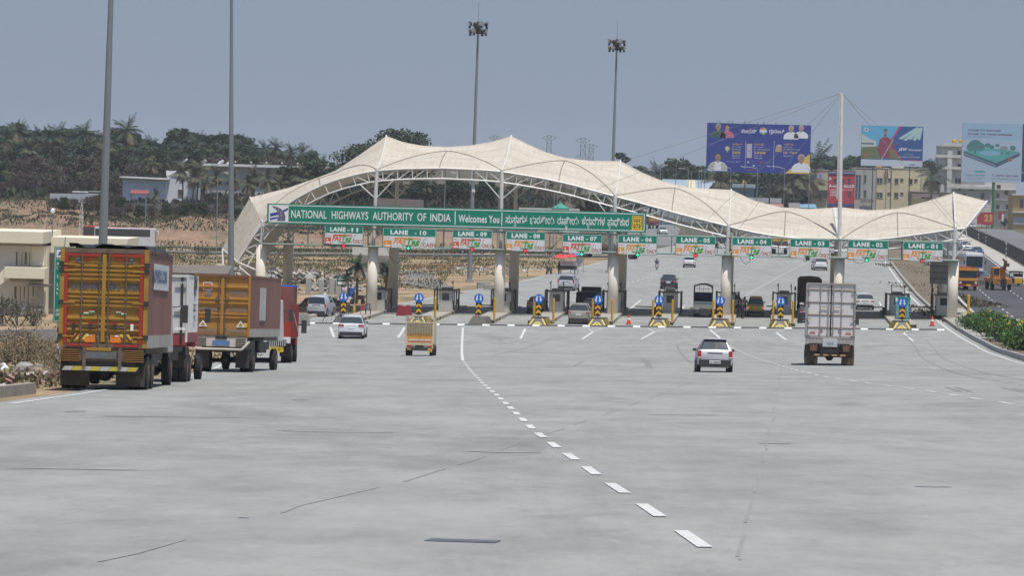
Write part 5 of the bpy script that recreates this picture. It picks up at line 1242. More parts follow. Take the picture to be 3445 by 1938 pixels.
root, m_ = small_truck('pickup_truck', 'cream cage pickup with an orange tailgate driving to lane 10', 1410, 1200, -R_(1.5), 1.68, 2.6, .72, 1.62, CR_, 1.28, CR_)
for x in (-.78, -.45, -.1, .2, .5, .78): m_.box((x, 0, 2.2), (.035, .04, .34), CR_)
m_.box((0, 0, 2.34), (1.66, .05, .04), CR_); m_.build('cage', root)
m_ = MB();
for k in range(9): m_.box((0, -.035, 1.22 + k * .085), (1.50, .015, .012), mat('wire_brown', (.2, .15, .08), .7))
for k in range(10): m_.box((-.7 + k * .155, -.035, 1.6), (.012, .015, .75), mat('wire_brown', (.2, .15, .08), .7))
m_.build('mesh_panel', root)
m_ = MB(); OT = mat('tailgate_orange', (.62, .28, .03), .5, dirt=.3); m_.rect(-.70, .88, .70, 1.32, -.03, OT); m_.rect(-.7, .80, .7, .85, -.03, mat('tape_red', (.55, .05, .02), .5)); m_.text('ASHOK LEYLAND', -.62, .9, .10, -.036, SIGNW(), 1.28, .04)
for x in (-.5, 0, .4): m_.disc(x, 1.2, .06, -.034, GRL, 6)
m_.build('painted_tailgate', root)
m_ = MB(); m_.box((0, -.03, .66), (1.6, .06, .08), CR_)
for sx in (-1, 1): m_.box((sx * .62, -.03, .54), (.36, .06, .2), CR_)
m_.build('rear_beam', root)
for sx in (-1, 1): m_ = MB(); m_.box((sx * .60, -.075, .56), (.27, .03, .10), REDL()); m_.build('tail_light', root)
m_ = MB(); m_.box((.62, -.05, .33), (.26, .03, .17), mat('plate_yellow', (.75, .50, .04))); m_.text('KA05', .62, .3, .07, -.08, K, .2, .01, align='C'); m_.build('number_plate', root)
m_ = MB(); m_.box((-.6, -.05, .38), (.25, .03, .08), mat('bar_amber', (.42, .25, .1))); m_.box((0, .5, .42), (.9, 1.8, .22), DARK()); m_.box((0, 0, .55), (.5, .05, .2), K); m_.build('chassis', root)
m_ = MB(); m_.box((0, 3.3, 1.2), (1.6, 1.3, 1.3), CR_, taper=.9); m_.build('cab', root, bevel=.05)
m_ = MB(); m_.box((-.95, 3.2, 1.3), (.16, .08, .3), DARK()); m_.build('side_mirror', root)
for y in (.65, 3.3):
 for sx in (-1, 1): m_ = MB(); m_.wheelcyl((sx * .70, y, .34), .34, .24, BLACK(), 20); w = m_.build('wheel', root); m_ = MB(); m_.wheelcyl((sx * .72, y, .34), .17, .23, mat('hub_rust', (.10, .06, .045))); m_.build('hub', w)
# dark framed truck in lane 05
BKC = mat('frame_black', (.03, .033, .04), .6, dirt=.2)
root, m_ = small_truck('canvas_truck', 'small truck with a bare black hooped frame waiting in lane 05', 2363, 1070, -TH, 1.7, 3.0, .8, 2.05, mat('grey_bed', (.26, .26, .24), .6, dirt=.4), .55, BKC)
for x in (-.8, -.4, 0, .4, .8): m_.box((x, 3.0, 2.3), (.03, .03, 1.2), BKC)
for y in (0, 1.5, 3.0):
 P = [(.83 * math.cos(a), y, 2.6 + .38 * math.sin(a)) for a in [math.pi * k / 8 for k in range(9)]]; m_.path(P, .04, BKC, 5)
for z in (2.1, 2.5): m_.box((0, 3.0, z), (1.6, .03, .03), BKC)
m_.build('hoop_frame', root)
m_ = MB(); m_.box((0, 2.95, 1.75), (1.6, .05, .8), mat('tarp_navy', (.03, .04, .07), .7, var=.3));
for sx in (-1, 1): m_.box((sx * .84, 1.5, 1.8), (.02, 2.9, 1.0), mat('tarp_navy', (.03, .04, .07), .7, var=.3))
m_.build('side_canvas', root)
m_ = MB(); m_.box((0, -.05, 1.38), (1.6, .03, .12), GRL); m_.box((0, .7, .55), (1.5, 1.6, .4), DARK()); m_.box((-.5, -.05, .74), (.4, .05, .08), SIGNW()); m_.box((.55, -.06, .68), (.3, .03, .18), mat('plate_yellow', (.75, .50, .04))); m_.build('rear_beam', root)
m_ = MB(); m_.box((0, 3.9, 1.4), (1.65, 1.6, 1.5), mat('cab_white', (.6, .6, .58), .5)); m_.build('cab', root)
for y in (.65, 3.8):
 for sx in (-1, 1): m_ = MB(); m_.wheelcyl((sx * .70, y, .34), .34, .24, BLACK(), 20); m_.build('wheel', root)
# brown covered truck in lane 03 and dark cage truck in lane 08
BT = mat('canvas_brown', (.085, .058, .038), .8, var=.25, scale=2, dirt=.3)
def covered(name, label, px, py, rz, W, L, z0, h, cov, bed, arch=.25, rear=None):
 loc = place(px, py); root = thing(name, label, 'truck', loc, rz, rx=slope_at(loc)); hw = W / 2
 m_ = MB(); poly = [(-hw, z0 + .7), (hw, z0 + .7), (hw, z0 + h), (hw * .8, z0 + h + arch * .7), (0, z0 + h + arch), (-hw * .8, z0 + h + arch * .7), (-hw, z0 + h)]
 m_.prism(poly, 0, L, cov); m_.build('canvas_cover', root); m_ = MB(); m_.box((0, L / 2, z0 + .35), (W + .04, L + .04, .7), bed)
 for x in (-.8, -.4, 0, .4, .8): m_.box((x, -.04, z0 + .35), (.05, .04, .7), bed)
 m_.build('cargo_bed', root, bevel=.02)
 m_ = MB(); m_.box((0, L / 2, z0 - .2), (.9, L, .3), DARK()); m_.box((0, 0, z0 - .25), (W - .2, .08, .12), DARK()); m_.build('chassis', root)
 truck_wheels(root, W, [(1.0, True), (L - .3 + .8, False)], .45)
 m_ = MB(); m_.box((0, L + .95, z0 + .7), (W - .1, 1.6, 1.7), bed, taper=.95); m_.build('cab', root, bevel=.05)
 for sx in (-1, 1): m_ = MB(); m_.box((sx * (hw + .18), L + .5, z0 + 1.1), (.16, .1, .4), DARK()); m_.build('side_mirror', root)
 return root
covered('canvas_truck', 'dark brown canvas covered truck in lane 03 beyond the pale container truck', 2722, 1060, -TH, 2.2, 5.5, 1.1, 2.1, BT, mat('bed_brown', (.07, .05, .035), .7, dirt=.3))
covered('cage_truck', 'black cage bodied truck leaving lane 08', 1972, 1053, -R_(7), 1.95, 3.4, .7, 1.15, mat('cage_black', (.03, .032, .035), .7, var=.3), mat('bed_black', (.035, .035, .04), .7, dirt=.2), arch=.06)
# far trucks
covered('cargo_truck', 'amber and maroon truck climbing the far road above the big green sign', 2200, 770, R_(8), 2.5, 7, 1.2, 1.9, mat('truck_amber', (.42, .2, .05), .6, dirt=.3), mat('bed_maroon', (.16, .04, .04), .6), arch=.02)
covered('cargo_truck', 'yellow barred truck seen between the lane 04 and lane 03 signs', 2624, 856, -R_(2), 2.5, 7, 1.45, 2.3, mat('truck_deep_yellow', (.52, .30, .03), .5, dirt=.3), mat('bed_navy', (.04, .05, .09), .6), arch=.02)
covered('cargo_truck', 'dark blue truck behind the post beside the lane 05 sign', 2430, 836, -R_(2), 2.5, 7, 1.2, 1.7, mat('truck_navy', (.04, .05, .09), .6), mat('bed_navy', (.04, .05, .09), .6), arch=.02)
covered('tipper_truck', 'orange and brown truck half hidden behind the lane 06 pillar', 2150, 873, R_(70), 2.4, 8, 1.0, 1.2, mat('truck_brown', (.2, .12, .08), .6), mat('bed_brown', (.07, .05, .035)), arch=.02)

# oncoming bus, lorry, crane, auto rickshaw
loc = place(3277, 934); bus = thing('bus', 'white and blue bus coming down the dark highway behind the orange lorry', 'bus', loc, math.pi + R_(6)); BW = mat('bus_white', (.66, .68, .70), .4, coat=.3, dirt=.1); BB = mat('bus_blue', (.05, .11, .25), .4)
m_ = MB(); m_.box((0, -5, 2.0), (2.5, 10, 2.5), BW, taper=.96, tapery=.99); m_.box((0, -5, .72), (2.5, 10.02, .55), BB); m_.build('body', bus, bevel=.12)
m_ = MB(); m_.box((0, .02, 2.1), (2.25, .06, 1.45), GLASS()); m_.build('windscreen', bus)
for k in range(6):
 for sx in (-1, 1): m_ = MB(); m_.box((sx * 1.235, -1.6 - k * 1.45, 2.2), (.04, 1.3, .95), GLASS()); m_.build('window', bus)
m_ = MB(); m_.box((0, .04, 1.0), (1.2, .05, .35), BLK()); m_.box((0, .06, .55), (2.3, .1, .3), BB); m_.build('grille', bus)
for sx in (-1, 1):
 m_ = MB(); m_.box((sx * .95, .06, .98), (.35, .05, .22), SIGNW()); m_.build('headlight', bus); m_ = MB(); m_.box((sx * 1.45, .2, 2.0), (.18, .12, .5), DARK()); m_.build('side_mirror', bus)
truck_wheels(bus, 2.4, [(-2.2, False), (-7.5, True)], .48)
m_ = MB(); m_.box((0, -5, 3.3), (2.0, 8, .12), mat('roof_dusty', (.4, .38, .34), .7, dirt=.4)); m_.build('roof_hatch', bus)
loc = place(3256, 978); lor = thing('lorry', 'red and orange cab lorry coming down the dark highway beside the end pillar', 'truck', loc, math.pi + R_(4))
m_ = MB(); RC = mat('lorry_red', (.33, .05, .03), .5, dirt=.25); OC = mat('lorry_orange', (.62, .27, .03), .5, dirt=.2); m_.box((0, -.9, 1.55), (2.3, 1.8, 1.9), RC, taper=.95); m_.build('cab', lor, bevel=.06)
m_ = MB(); m_.box((0, -4.5, 1.7), (2.35, 5, 1.9), RC); m_.build('cargo_body', lor)
m_ = MB(); m_.box((0, -.02, 1.85), (2.0, .08, .75), GLASS()); m_.build('windscreen', lor)
m_ = MB(); m_.box((0, .05, 1.28), (2.2, .06, .32), OC); m_.box((0, .02, 2.45), (2.2, .1, .3), OC); m_.build('painted_band', lor)
m_ = MB(); m_.box((0, .05, .95), (2.0, .06, .28), BLK()); m_.build('grille', lor); m_ = MB(); m_.box((0, .1, .6), (2.3, .18, .26), RC); m_.box((0, .2, .6), (.5, .02, .2), mat('plate_yellow', (.75, .50, .04))); m_.build('bumper', lor)
for sx in (-1, 1): m_ = MB(); m_.box((sx * .9, .07, .9), (.25, .05, .2), SIGNW()); m_.build('headlight', lor); m_ = MB(); m_.box((sx * 1.3, .1, 1.9), (.15, .1, .4), DARK()); m_.build('side_mirror', lor)
truck_wheels(lor, 2.3, [(-1.0, False), (-5.5, True)], .46)
loc = place(3372, 978); crn = thing('mobile_crane', 'orange mobile crane with striped bumpers driving on the dark highway', 'crane', loc, math.pi + R_(5)); CRO = mat('crane_orange', (.62, .22, .04), .5, dirt=.3)
m_ = MB(); m_.box((0, -2.4, 1.15), (2.35, 4.4, .5), CRO); m_.build('chassis', crn, bevel=.04)
m_ = MB(); m_.box((.72, -.8, 1.95), (.85, 1.5, 1.5), CRO, taper=.94); m_.build('cab', crn, bevel=.05); m_ = MB(); m_.box((.72, -.02, 2.2), (.62, .06, .7), GLASS()); m_.build('windscreen', crn)
st_b, st_o = mat('crane_black', (.03, .03, .03), .6), mat('crane_stripe', (.65, .3, .05), .5)
for sx in (-1, 1):
 m_ = MB(); m_.box((sx * .82, .08, 1.0), (.72, .2, .62), st_b)
 for k in range(5): x = sx * .82 - .33 + k * .14; m_.add([(x, .19, .72), (x + .07, .19, .72), (x + .16, .19, 1.28), (x + .09, .19, 1.28)], [(0, 1, 2, 3)], st_o)
 m_.build('striped_bumper', crn)
m_ = MB(); m_.box((-.15, -2.0, 2.3), (.42, 4.2, .45), CRO, X=Matrix.Rotation(R_(8), 4, 'X')); m_.box((-.15, -.6, 1.8), (.5, .7, 1.3), CRO); m_.build('boom', crn)
m_ = MB(); m_.tube((-.15, .1, 2.5), (-.25, .3, 3.5), .2, mat('jib_brown', (.18, .09, .06), .7, dirt=.4), 8); m_.tube((-.3, .3, 3.3), (.1, .2, 3.7), .13, mat('jib_brown', (.18, .09, .06)), 8); m_.box((-.5, .2, 3.0), (.35, .3, .4), DARK()); m_.build('jib_head', crn)
m_ = MB(); m_.box((-.05, .15, .85), (.6, .3, .9), K); m_.build('hook_block', crn); truck_wheels(crn, 2.3, [(-.9, False), (-3.6, False)], .52)
loc = place(3426, 963); au = thing('auto_rickshaw', 'black and yellow auto rickshaw just behind the orange crane', 'auto rickshaw', loc, math.pi + R_(5)); AK = mat('rick_black', (.025, .025, .025), .5)
m_ = MB(); m_.prism([(-.65, .3), (.65, .3), (.68, .95), (-.68, .95)], -2.4, -.3, AK); m_.prism([(-.45, .3), (.45, .3), (.5, .95), (-.5, .95)], -.3, 0, mat('rick_yellow', (.6, .35, .03), .5)); m_.build('body', au)
m_ = MB(); m_.prism([(-.66, 1.6), (.66, 1.6), (.6, 1.78), (-.6, 1.78)], -2.4, -.2, AK)
for sx in (-1, 1): m_.box((sx * .62, -2.2, 1.25), (.05, .3, .7), AK); m_.box((sx * .60, -.4, 1.25), (.05, .06, .7), AK)
m_.build('canopy', au); m_ = MB(); m_.box((0, -.32, 1.28), (1.1, .04, .5), GLASS()); m_.box((0, -.28, 1.02), (1.1, .04, .1), SIGNW()); m_.build('windscreen', au)
m_ = MB(); m_.wheelcyl((0, -.2, .23), .23, .1, BLACK()); m_.build('wheel', au)
for sx in (-1, 1): m_ = MB(); m_.wheelcyl((sx * .6, -2.0, .23), .23, .1, BLACK()); m_.build('wheel', au)
# long-distance coaches on the service road behind the cream building
def coach(label, xp, yp, d, rz, L, c1, gl_only=False):
 p = AT(xp, yp, d); g = max(terr(p.x, p.y), road_z(p.x, p.y)) + .1; t = thing('coach', label, 'coach', (p.x, p.y, g), rz)
 m_ = MB(); m_.box((0, L / 2, 1.9), (2.5, L, 3.0), c1, taper=.97, tapery=.99); m_.build('body', t, bevel=.1)
 m_ = MB(); m_.box((-1.2, L / 2 - .3, 2.62), (.12, L - 1.0, 1.15), GLASS()); m_.box((1.2, L / 2 - .3, 2.62), (.12, L - 1.0, 1.15), GLASS()); m_.build('window_band', t); m_ = MB(); m_.box((0, L + .0, 2.2), (2.3, .06, 1.6), GLASS()); m_.build('windscreen', t)
 m_ = MB()
 for s_ in (-1, 1):
  m_.box((s_ * 1.26, L * .55, 1.3), (.02, 1.0, .5), mat('coach_blue', (.1, .2, .5), .5)); m_.text('EXPRESS', L * .1, 1.2, .3, 0, RDL, L * .3, .02, X=Matrix.Translation((s_ * 1.265, L if s_ < 0 else 0, 0)) @ Matrix.Rotation(s_ * math.pi / 2, 4, 'Z'))
 m_.build('painted_side', t); truck_wheels(t, 2.4, [(2.5, True), (L - 2.5, False)], .5)
 m_ = MB(); m_.tube((1.1, L, 3.2), (1.4, L + .6, 2.9), .05, WHITE(), 5); m_.box((1.4, L + .6, 2.6), (.2, .15, .6), WHITE()); m_.build('side_mirror', t)
 m_ = MB(); m_.box((0, L * .5, 3.41), (2.1, L - 1, .04), mat('coach_roof', (.5, .12, .1), .6)); m_.build('roof_stripe', t)
 return t
coach('long white coach with dark windows behind the cream two storey building', 318, 830, 560, -R_(90), 10.0, mat('coach_white', (.62, .63, .64), .4))
coach('dark red coach just behind the long white coach', 275, 826, 568, -R_(90), 4.6, mat('coach_red', (.3, .05, .05), .4))

# ------------------------------------------------------------------ people and two-wheelers
SKIN = mat('skin_brown', (.20, .11, .07), .6, var=.05)
def person(label, loc, rz, shirt, pants, h=1.7, arms=((.25, .05), (.25, .05)), sit=False, group=None, hold=None):
 root = thing('person', label, 'person', loc, rz, group)
 k = h / 1.7; vs = []; es = []; rs = []
 def v(x, y, z, r): vs.append((x * k, y * k, z * k)); rs.append(r * k); return len(vs) - 1
 pel = v(0, 0, .95 if not sit else .80, .145); ch = v(0, .0 if not sit else .04, 1.22 if not sit else 1.08, .155); sh = v(0, .01 if not sit else .06, 1.40 if not sit else 1.26, .12)
 nk = v(0, .02 if not sit else .08, 1.48 if not sit else 1.34, .055); hd = v(0, .03 if not sit else .10, 1.58 if not sit else 1.44, .095); ht = v(0, .02 if not sit else .09, 1.66 if not sit else 1.52, .08)
 es += [(pel, ch), (ch, sh), (sh, nk), (nk, hd), (hd, ht)]
 zs = 1.38 if not sit else 1.24
 for s_, (ax, ay) in zip((-1, 1), arms):
  a = v(s_ * .19, 0, zs, .062);
  if sit: b = v(s_ * .24, .2, zs - .22, .05); c = v(s_ * .22, .42, zs - .28, .04); d = v(s_ * .21, .5, zs - .27, .042)
  else: b = v(s_ * ax, -.02, zs - .28, .05); c = v(s_ * (ax + .02), ay + .04, zs - .52, .038); d = v(s_ * (ax + .02), ay + .07, zs - .62, .042)
  es += [(sh, a), (a, b), (b, c), (c, d)]
  if sit: kn = v(s_ * .16, .38, .72, .075); an = v(s_ * .17, .30, .34, .05); ft = v(s_ * .17, .42, .30, .045)
  else: kn = v(s_ * .10, .02, .50, .075); an = v(s_ * .10, -.02, .09, .048); ft = v(s_ * .11, .12, .04, .045)
  hp = v(s_ * .10, 0, .88 if not sit else .78, .11); es += [(pel, hp), (hp, kn), (kn, an), (an, ft)]
 me = bpy.data.meshes.new('body_skin'); me.from_pydata(vs, es, []); o = bpy.data.objects.new('tmp_skin', me); COL.objects.link(o)
 md = o.modifiers.new('s', 'SKIN'); sv = me.skin_vertices[0].data
 for q, r in zip(sv, rs): q.radius = (r, r)
 sv[0].use_root = True; o.modifiers.new('u', 'SUBSURF').levels = 1
 bpy.context.view_layer.update(); m2 = bpy.data.meshes.new_from_object(o.evaluated_get(bpy.context.evaluated_depsgraph_get())); bpy.data.objects.remove(o)
 m2.materials.clear(); [m2.materials.append(q) for q in (shirt, pants, SKIN, mat('shoe_dark', (.03, .03, .03), .7))]
 zw = (.98 if not sit else .86) * k; zn = (1.45 if not sit else 1.31) * k
 for p in m2.polygons:
  c = p.center; far = abs(c.x) > .2 * k and c.z < (zs - .46) * k if not sit else c.y > .44 * k and c.z > .8 * k
  p.use_smooth = True; p.material_index = 2 if (c.z > zn or far) else (0 if c.z > zw else (3 if c.z < .08 * k else 1))
 b = bpy.data.objects.new('body', m2); COL.objects.link(b); b.parent = root
 m_ = MB(); yh = .02 if not sit else .09; zh = (1.62 if not sit else 1.48)
 m_.lathe([(.01, .085), (.06, .075), (.095, .03), (.105, -.03), (.09, -.07)], mat('hair_black', (.012, .010, .009), .7), 12, Matrix.Translation((0, (yh - .015) * k, zh * k))); m_.build('hair', root)
 return root
person('man in a white shirt and dark trousers standing by the pillar in lane 04', LG(PL(2504, 1046, 4)[0], 6.5), R_(170), mat('shirt_white', (.70, .70, .70), .7), mat('trousers_slate', (.10, .12, .15), .8), 1.74, ((.26, .18), (.26, .05)))
person('man in dark clothes standing in front of the white shirted man in lane 04', LG(PL(2497, 1062, -2)[0], -1), R_(-60), mat('shirt_charcoal', (.06, .055, .06), .8), mat('trousers_black', (.03, .03, .035), .8), 1.68, ((.25, .05), (.27, .1)))
def scooter(label, loc, rz, c=(.5, .5, .48), cat='scooter'):
 t = thing('scooter', label, cat, loc, rz); cm = mat('scooter_%d' % int(c[0] * 100), c, .4, coat=.3)
 m_ = MB(); m_.box((0, .35, .62), (.30, .85, .32), cm, taper=.75); m_.box((0, .95, .35), (.34, .5, .07), cm); m_.box((0, 1.25, .68), (.36, .08, .62), cm, X=Matrix.Rotation(R_(-15), 4, 'X')); m_.build('body', t, bevel=.03)
 m_ = MB(); m_.box((0, .4, .82), (.26, .68, .09), BLK()); m_.build('seat', t, bevel=.03)
 for y in (.15, 1.38): m_ = MB(); m_.wheelcyl((0, y, .25), .25, .11, BLACK(), 18); w = m_.build('wheel', t); m_ = MB(); m_.wheelcyl((0, y, .25), .11, .12, STEEL()); m_.build('rim', w)
 m_ = MB(); m_.tube((0, 1.35, .3), (0, 1.18, 1.02), .03, STEEL()); m_.tube((-.32, 1.12, 1.04), (.32, 1.12, 1.04), .02, BLK()); m_.box((0, 1.24, .98), (.24, .14, .16), cm); m_.build('handlebar', t)
 for sx in (-1, 1): m_ = MB(); m_.tube((sx * .3, 1.12, 1.04), (sx * .36, 1.1, 1.22), .01, BLK(), 4); m_.lathe([(.05, 0), (.05, .02)], BLK(), 10, Matrix.Translation((sx * .36, 1.1, 1.24)) @ Matrix.Rotation(math.pi / 2, 4, 'X')); m_.build('mirror', t)
 m_ = MB(); m_.box((0, -.04, .62), (.18, .05, .1), REDL()); m_.build('tail_light', t); m_ = MB(); m_.box((0, -.07, .48), (.18, .02, .12), SIGNW()); m_.build('number_plate', t)
 return t
p = place(2209, 909); scooter('pale scooter carrying a rider far beyond lane 06', p, -R_(4))
person('scooter rider in a dark vest and pale shirt far beyond lane 06', p + Vector((0.02, .35, .0)), -R_(4), mat('vest_dark', (.05, .06, .08), .8), mat('trousers_navy', (.04, .05, .09), .8), 1.7, sit=True)
scooter('dark scooter parked in front of the red umbrella stall', place(1855, 924), math.pi - R_(25), (.08, .08, .09))
scooter('motorcycle standing in the shade beside the pillar of lane 11', place(1225, 1026), R_(60), (.04, .04, .04), 'motorcycle')

# ------------------------------------------------------------------ light masts
def gzz(x, y): return max(terr(x, y), road_z(x, y))
GALV = mat('mast_grey', (.22, .25, .26), .55, .25, var=.2, scale=.5, streak=.1)
def mast(label, xt, yt, xb, d, r0, r1, ztop, head, group='high mast lights'):
 b = AT(xb[0], xb[1], d); tp = AT(xt, yt, d); zb_ = gzz(b.x, b.y); t = thing('light_mast', label, 'light mast', (b.x, b.y, zb_), 0, group)
 dirv = (tp - b).normalized(); top = b + dirv * ((ztop - b.z) / dirv.z); base = b + dirv * ((zb_ - b.z) / dirv.z); base = base - Vector(t.location); top = top - Vector(t.location)
 m_ = MB(); m_.tube(base, base.lerp(top, .33), r0, GALV, 16, r0 + (r1 - r0) * .33); m_.tube(base.lerp(top, .33), base.lerp(top, .66), r0 + (r1 - r0) * .36, GALV, 16, r0 + (r1 - r0) * .66); m_.tube(base.lerp(top, .66), top, r0 + (r1 - r0) * .7, GALV, 16, r1); m_.build('pole', t, smooth=False)
 m_ = MB(); m_.box((base.x, base.y, .15), (1.0, 1.0, .5), KERB); m_.box((base.x, base.y, .45), (.6, .6, .06), STEEL()); m_.build('footing', t)
 if head:
  m_ = MB(); m_.lathe([(.5, -.1), (.5, .1)], DARK(), 16, Matrix.Translation(top + Vector((0, 0, .7)))); m_.lathe([(.25, 0), (.3, .8), (.12, 1.5)], DARK(), 12, Matrix.Translation(top + Vector((0, 0, -.2)))); m_.tube(top, top + Vector((0, 0, 3.6)), .02, GALV, 4); m_.build('lantern_ring', t)
  rr = random.Random(int(xt)); lamp = mat('lamp_glass', (.55, .58, .6), .15, 0, coat=.8, var=0)
  for k in range(8):
   a = 2 * math.pi * k / 8 + .3; c = top + Vector((1.05 * math.cos(a), 1.05 * math.sin(a), .95 if k % 2 == 0 else .1)); o_ = Vector((math.cos(a), math.sin(a), -.45)).normalized()
   X = Matrix.Translation(c) @ o_.to_track_quat('Z', 'Y').to_matrix().to_4x4()
   m_ = MB(); m_.lathe([(.12, -.3), (.30, -.02), (.34, .05)], DARK(), 14, X); m_.tube(tuple(top + Vector((.4 * math.cos(a), .4 * math.sin(a), .6))), tuple(c), .05, DARK(), 5); m_.box(c + Vector((0, 0, -.38)), (.3, .3, .28), DARK())
   f = m_.build('floodlight', t); m_ = MB(); m_.lathe([(.30, .055), (.30, .075)], lamp, 14, X); m_.build('lens', f)
 return t
mast('tall grey pole rising out of frame behind the closest yellow truck', 373, 0, (347, 800), 215, .33, .12, 30, False)
mast('tall grey pole rising out of frame just behind the orange container truck', 779, 0, (777, 880), 300, .30, .11, 30.3, False)
mast('floodlight mast, the taller looking of the two whose lamps show', 1608, 120, (1580, 940), 405, .30, .12, 29.6, True)
mast('floodlight mast rising behind the third canopy peak', 2074, 190, (2059, 650), 450, .30, .12, 29.8, True)
t = thing('concrete_block', 'weathered concrete block lying beside the foot of the floodlight mast', 'concrete block', G(1600, 972)); m_ = MB(); m_.box((.9, 0, .4), (1.5, 1, .8), KERB, .1); m_.build('block', t, bevel=.05)
t = thing('concrete_block', 'longer grey concrete block half sunk in dirt by the floodlight mast', 'concrete block', G(1640, 975)); m_ = MB(); m_.box((.3, 0, .3), (1.4, 1.2, .6), KERB, -.1); m_.build('block', t, bevel=.05)
# slim lamp posts and wires
def lamp_post(label, x, yt, yb, d, arm=0, r=.07, group='street lamps', wire=False):
 d = {0: d}.get(0) if x < 2200 else 770 + (d - 540) * .5; tp = AT(x, yt, d); zb_ = gzz(tp.x, tp.y); H = max(2.5, tp.z - zb_)
 t = thing('street_lamp', label, 'street lamp', (tp.x, tp.y, zb_), 0, group); m_ = MB(); m_.tube((0, 0, 0), (0, 0, H), r * 1.4, STEEL(), 8, r); m_.build('pole', t)
 if arm:
  m_ = MB(); m_.path([(0, 0, H), (arm * .5, 0, H + .35), (arm, 0, H + .45)], .04, STEEL(), 5); m_.build('arm', t); m_ = MB(); m_.box((arm * 1.15, 0, H + .45), (.8, .35, .14), mat('lamp_head', (.62, .62, .6), .4), X=Matrix.Rotation(.15, 4, 'Y')); m_.build('lamp_head', t)
 return t
rowg = 'street lamps along the far road'
for i, (x, yt, d, arm, lab) in enumerate([(2316, 573, 560, -1.6, 'street lamp with a drooping arm nearest the canopy crest'), (2326, 580, 590, 1.8, 'street lamp standing close beside another before the blue shed'), (2352, 575, 620, 2.0, 'street lamp in front of the shed with the pale striped roof'), (2360, 579, 640, 1.8, 'street lamp tucked behind its neighbour by the striped shed'), (2372, 570, 660, 1.6, 'street lamp just clear of the violet billboard edge'),
  (2459, 566, 540, -2.4, 'street lamp crossing the moustached man on the violet billboard'), (2549, 568, 545, -3.0, 'street lamp crossing the lower middle of the violet billboard'), (2640, 567, 550, -3.2, 'street lamp crossing the violet billboard near its yellow corner'), (2724, 572, 560, -1.0, 'street lamp beside the palm next to the violet billboard'),
  (3000, 572, 600, -1.5, 'street lamp in front of the cream building windows'), (2908, 560, 610, 0, 'bare pole before the grey stair block'), (2950, 560, 600, 0, 'bare pole before the cream wall'), (2982, 575, 600, 0, 'thin pole beside the vertical maroon sign'),
  (2222, 560, 700, 1.2, 'faint street lamp over the canopy slope'), (2275, 548, 720, 1.0, 'faint street lamp before the distant tree')]):
 lamp_post(lab, x, yt, 0, d, arm, .07, rowg)
for i, (x, yt, d, arm, lab) in enumerate([(733, 590, 520, 1.2, 'thin lamp post between the two tall poles'), (491, 668, 560, 0, 'weathered grey post before the stained wall'), (158, 740, 400, 0, 'pole with a round lamp over the cream building'), (1498, 590, 500, 1.0, 'thin lamp post seen under the arch near the second column'), (1678, 640, 520, 0, 'slim post beside the steel column of lane 08'), (1866, 610, 540, 0, 'slim post left of the green tent'.replace('left of', 'beside')), (1877, 600, 560, 0, 'thin wire like post by the green tent')]):
 lamp_post(lab, x, yt, 0, d, arm, .06, 'slim posts beyond the canopy')
# lattice mast over the cream building
p = AT(276, 640, 330); t = thing('lattice_mast', 'thin white lattice antenna mast above the cream building roof', 'antenna mast', (p.x, p.y, 4.5)); m_ = MB(); hz = p.z - 4.5
for s_ in ((-.18, 0), (.18, 0), (0, .3)): m_.tube((s_[0], s_[1], 0), (s_[0] * .8, s_[1], 3.6), .025, WHITE(), 4); m_.tube((s_[0] * .8, s_[1], 3.6), (0, .1, 4.6), .02, WHITE(), 4)
for k in range(8): m_.tube((-.17, 0, k * .45), (.17, 0, k * .45 + .4), .015, WHITE(), 4); m_.tube((-.17, 0, k * .45), (.17, 0, k * .45), .015, WHITE(), 4)
m_.tube((0, .1, 4.5), (0, .1, hz), .02, GALV, 5); m_.box((0, .1, hz * .8), (.8, .02, .02), GALV); m_.build('lattice', t)
# transmission towers far away
def pylon(label, x, yt, d, H):
 tp = AT(x, yt, d); t = thing('transmission_tower', label, 'pylon', (tp.x, tp.y, tp.z - H), 0, 'transmission towers on the horizon'); pm = mat('pylon_steel', (.10, .11, .12), .7, var=0); m_ = MB(); w0, w1 = 2.6, 1.1; r = .14
 for a in (-1, 1):
  for b in (-1, 1): m_.tube((a * w0, b * w0, 0), (a * w1, b * w1, H), r, pm, 4)
 for k in range(12):
  z0 = H * k / 12; z1 = H * (k + 1) / 12; a0 = w0 + (w1 - w0) * k / 12; a1 = w0 + (w1 - w0) * (k + 1) / 12
  m_.tube((-a0, -a0, z0), (a1, -a1, z1), r * .7, pm, 4); m_.tube((a0, -a0, z0), (-a1, -a1, z1), r * .7, pm, 4); m_.tube((-a1, -a1, z1), (a1, -a1, z1), r * .7, pm, 4); m_.tube((-a0, a0, z0), (a1, a1, z1), r * .6, pm, 4)
 m_.build('lattice', t)
 for z in (H, H - 9, H - 18):
  m_ = MB()
  for s_ in (-1, 1): m_.tube((s_ * w1, 0, z), (s_ * 3.9, 0, z - 1.2), r * .8, pm, 4); m_.tube((s_ * w1, 0, z - 2.6), (s_ * 3.9, 0, z - 1.2), r * .8, pm, 4)
  m_.build('cross_arm', t)
pylon('small lattice pylon peeping over the canopy dip beside the second peak', 1667, 456, 2000, 48); pylon('lattice pylon standing alone above the canopy past the second peak', 1848, 455, 1900, 50); pylon('lattice pylon, the taller of the close pair', 1962, 464, 1800, 50); pylon('lattice pylon, the shorter of the close pair', 1989, 485, 2000, 48)

def DM(x, d): return d if x < 2150 or d < 500 else ((890 + (d - 600) * .5) if x < 2760 else 1065 + (d - 600) * .6)
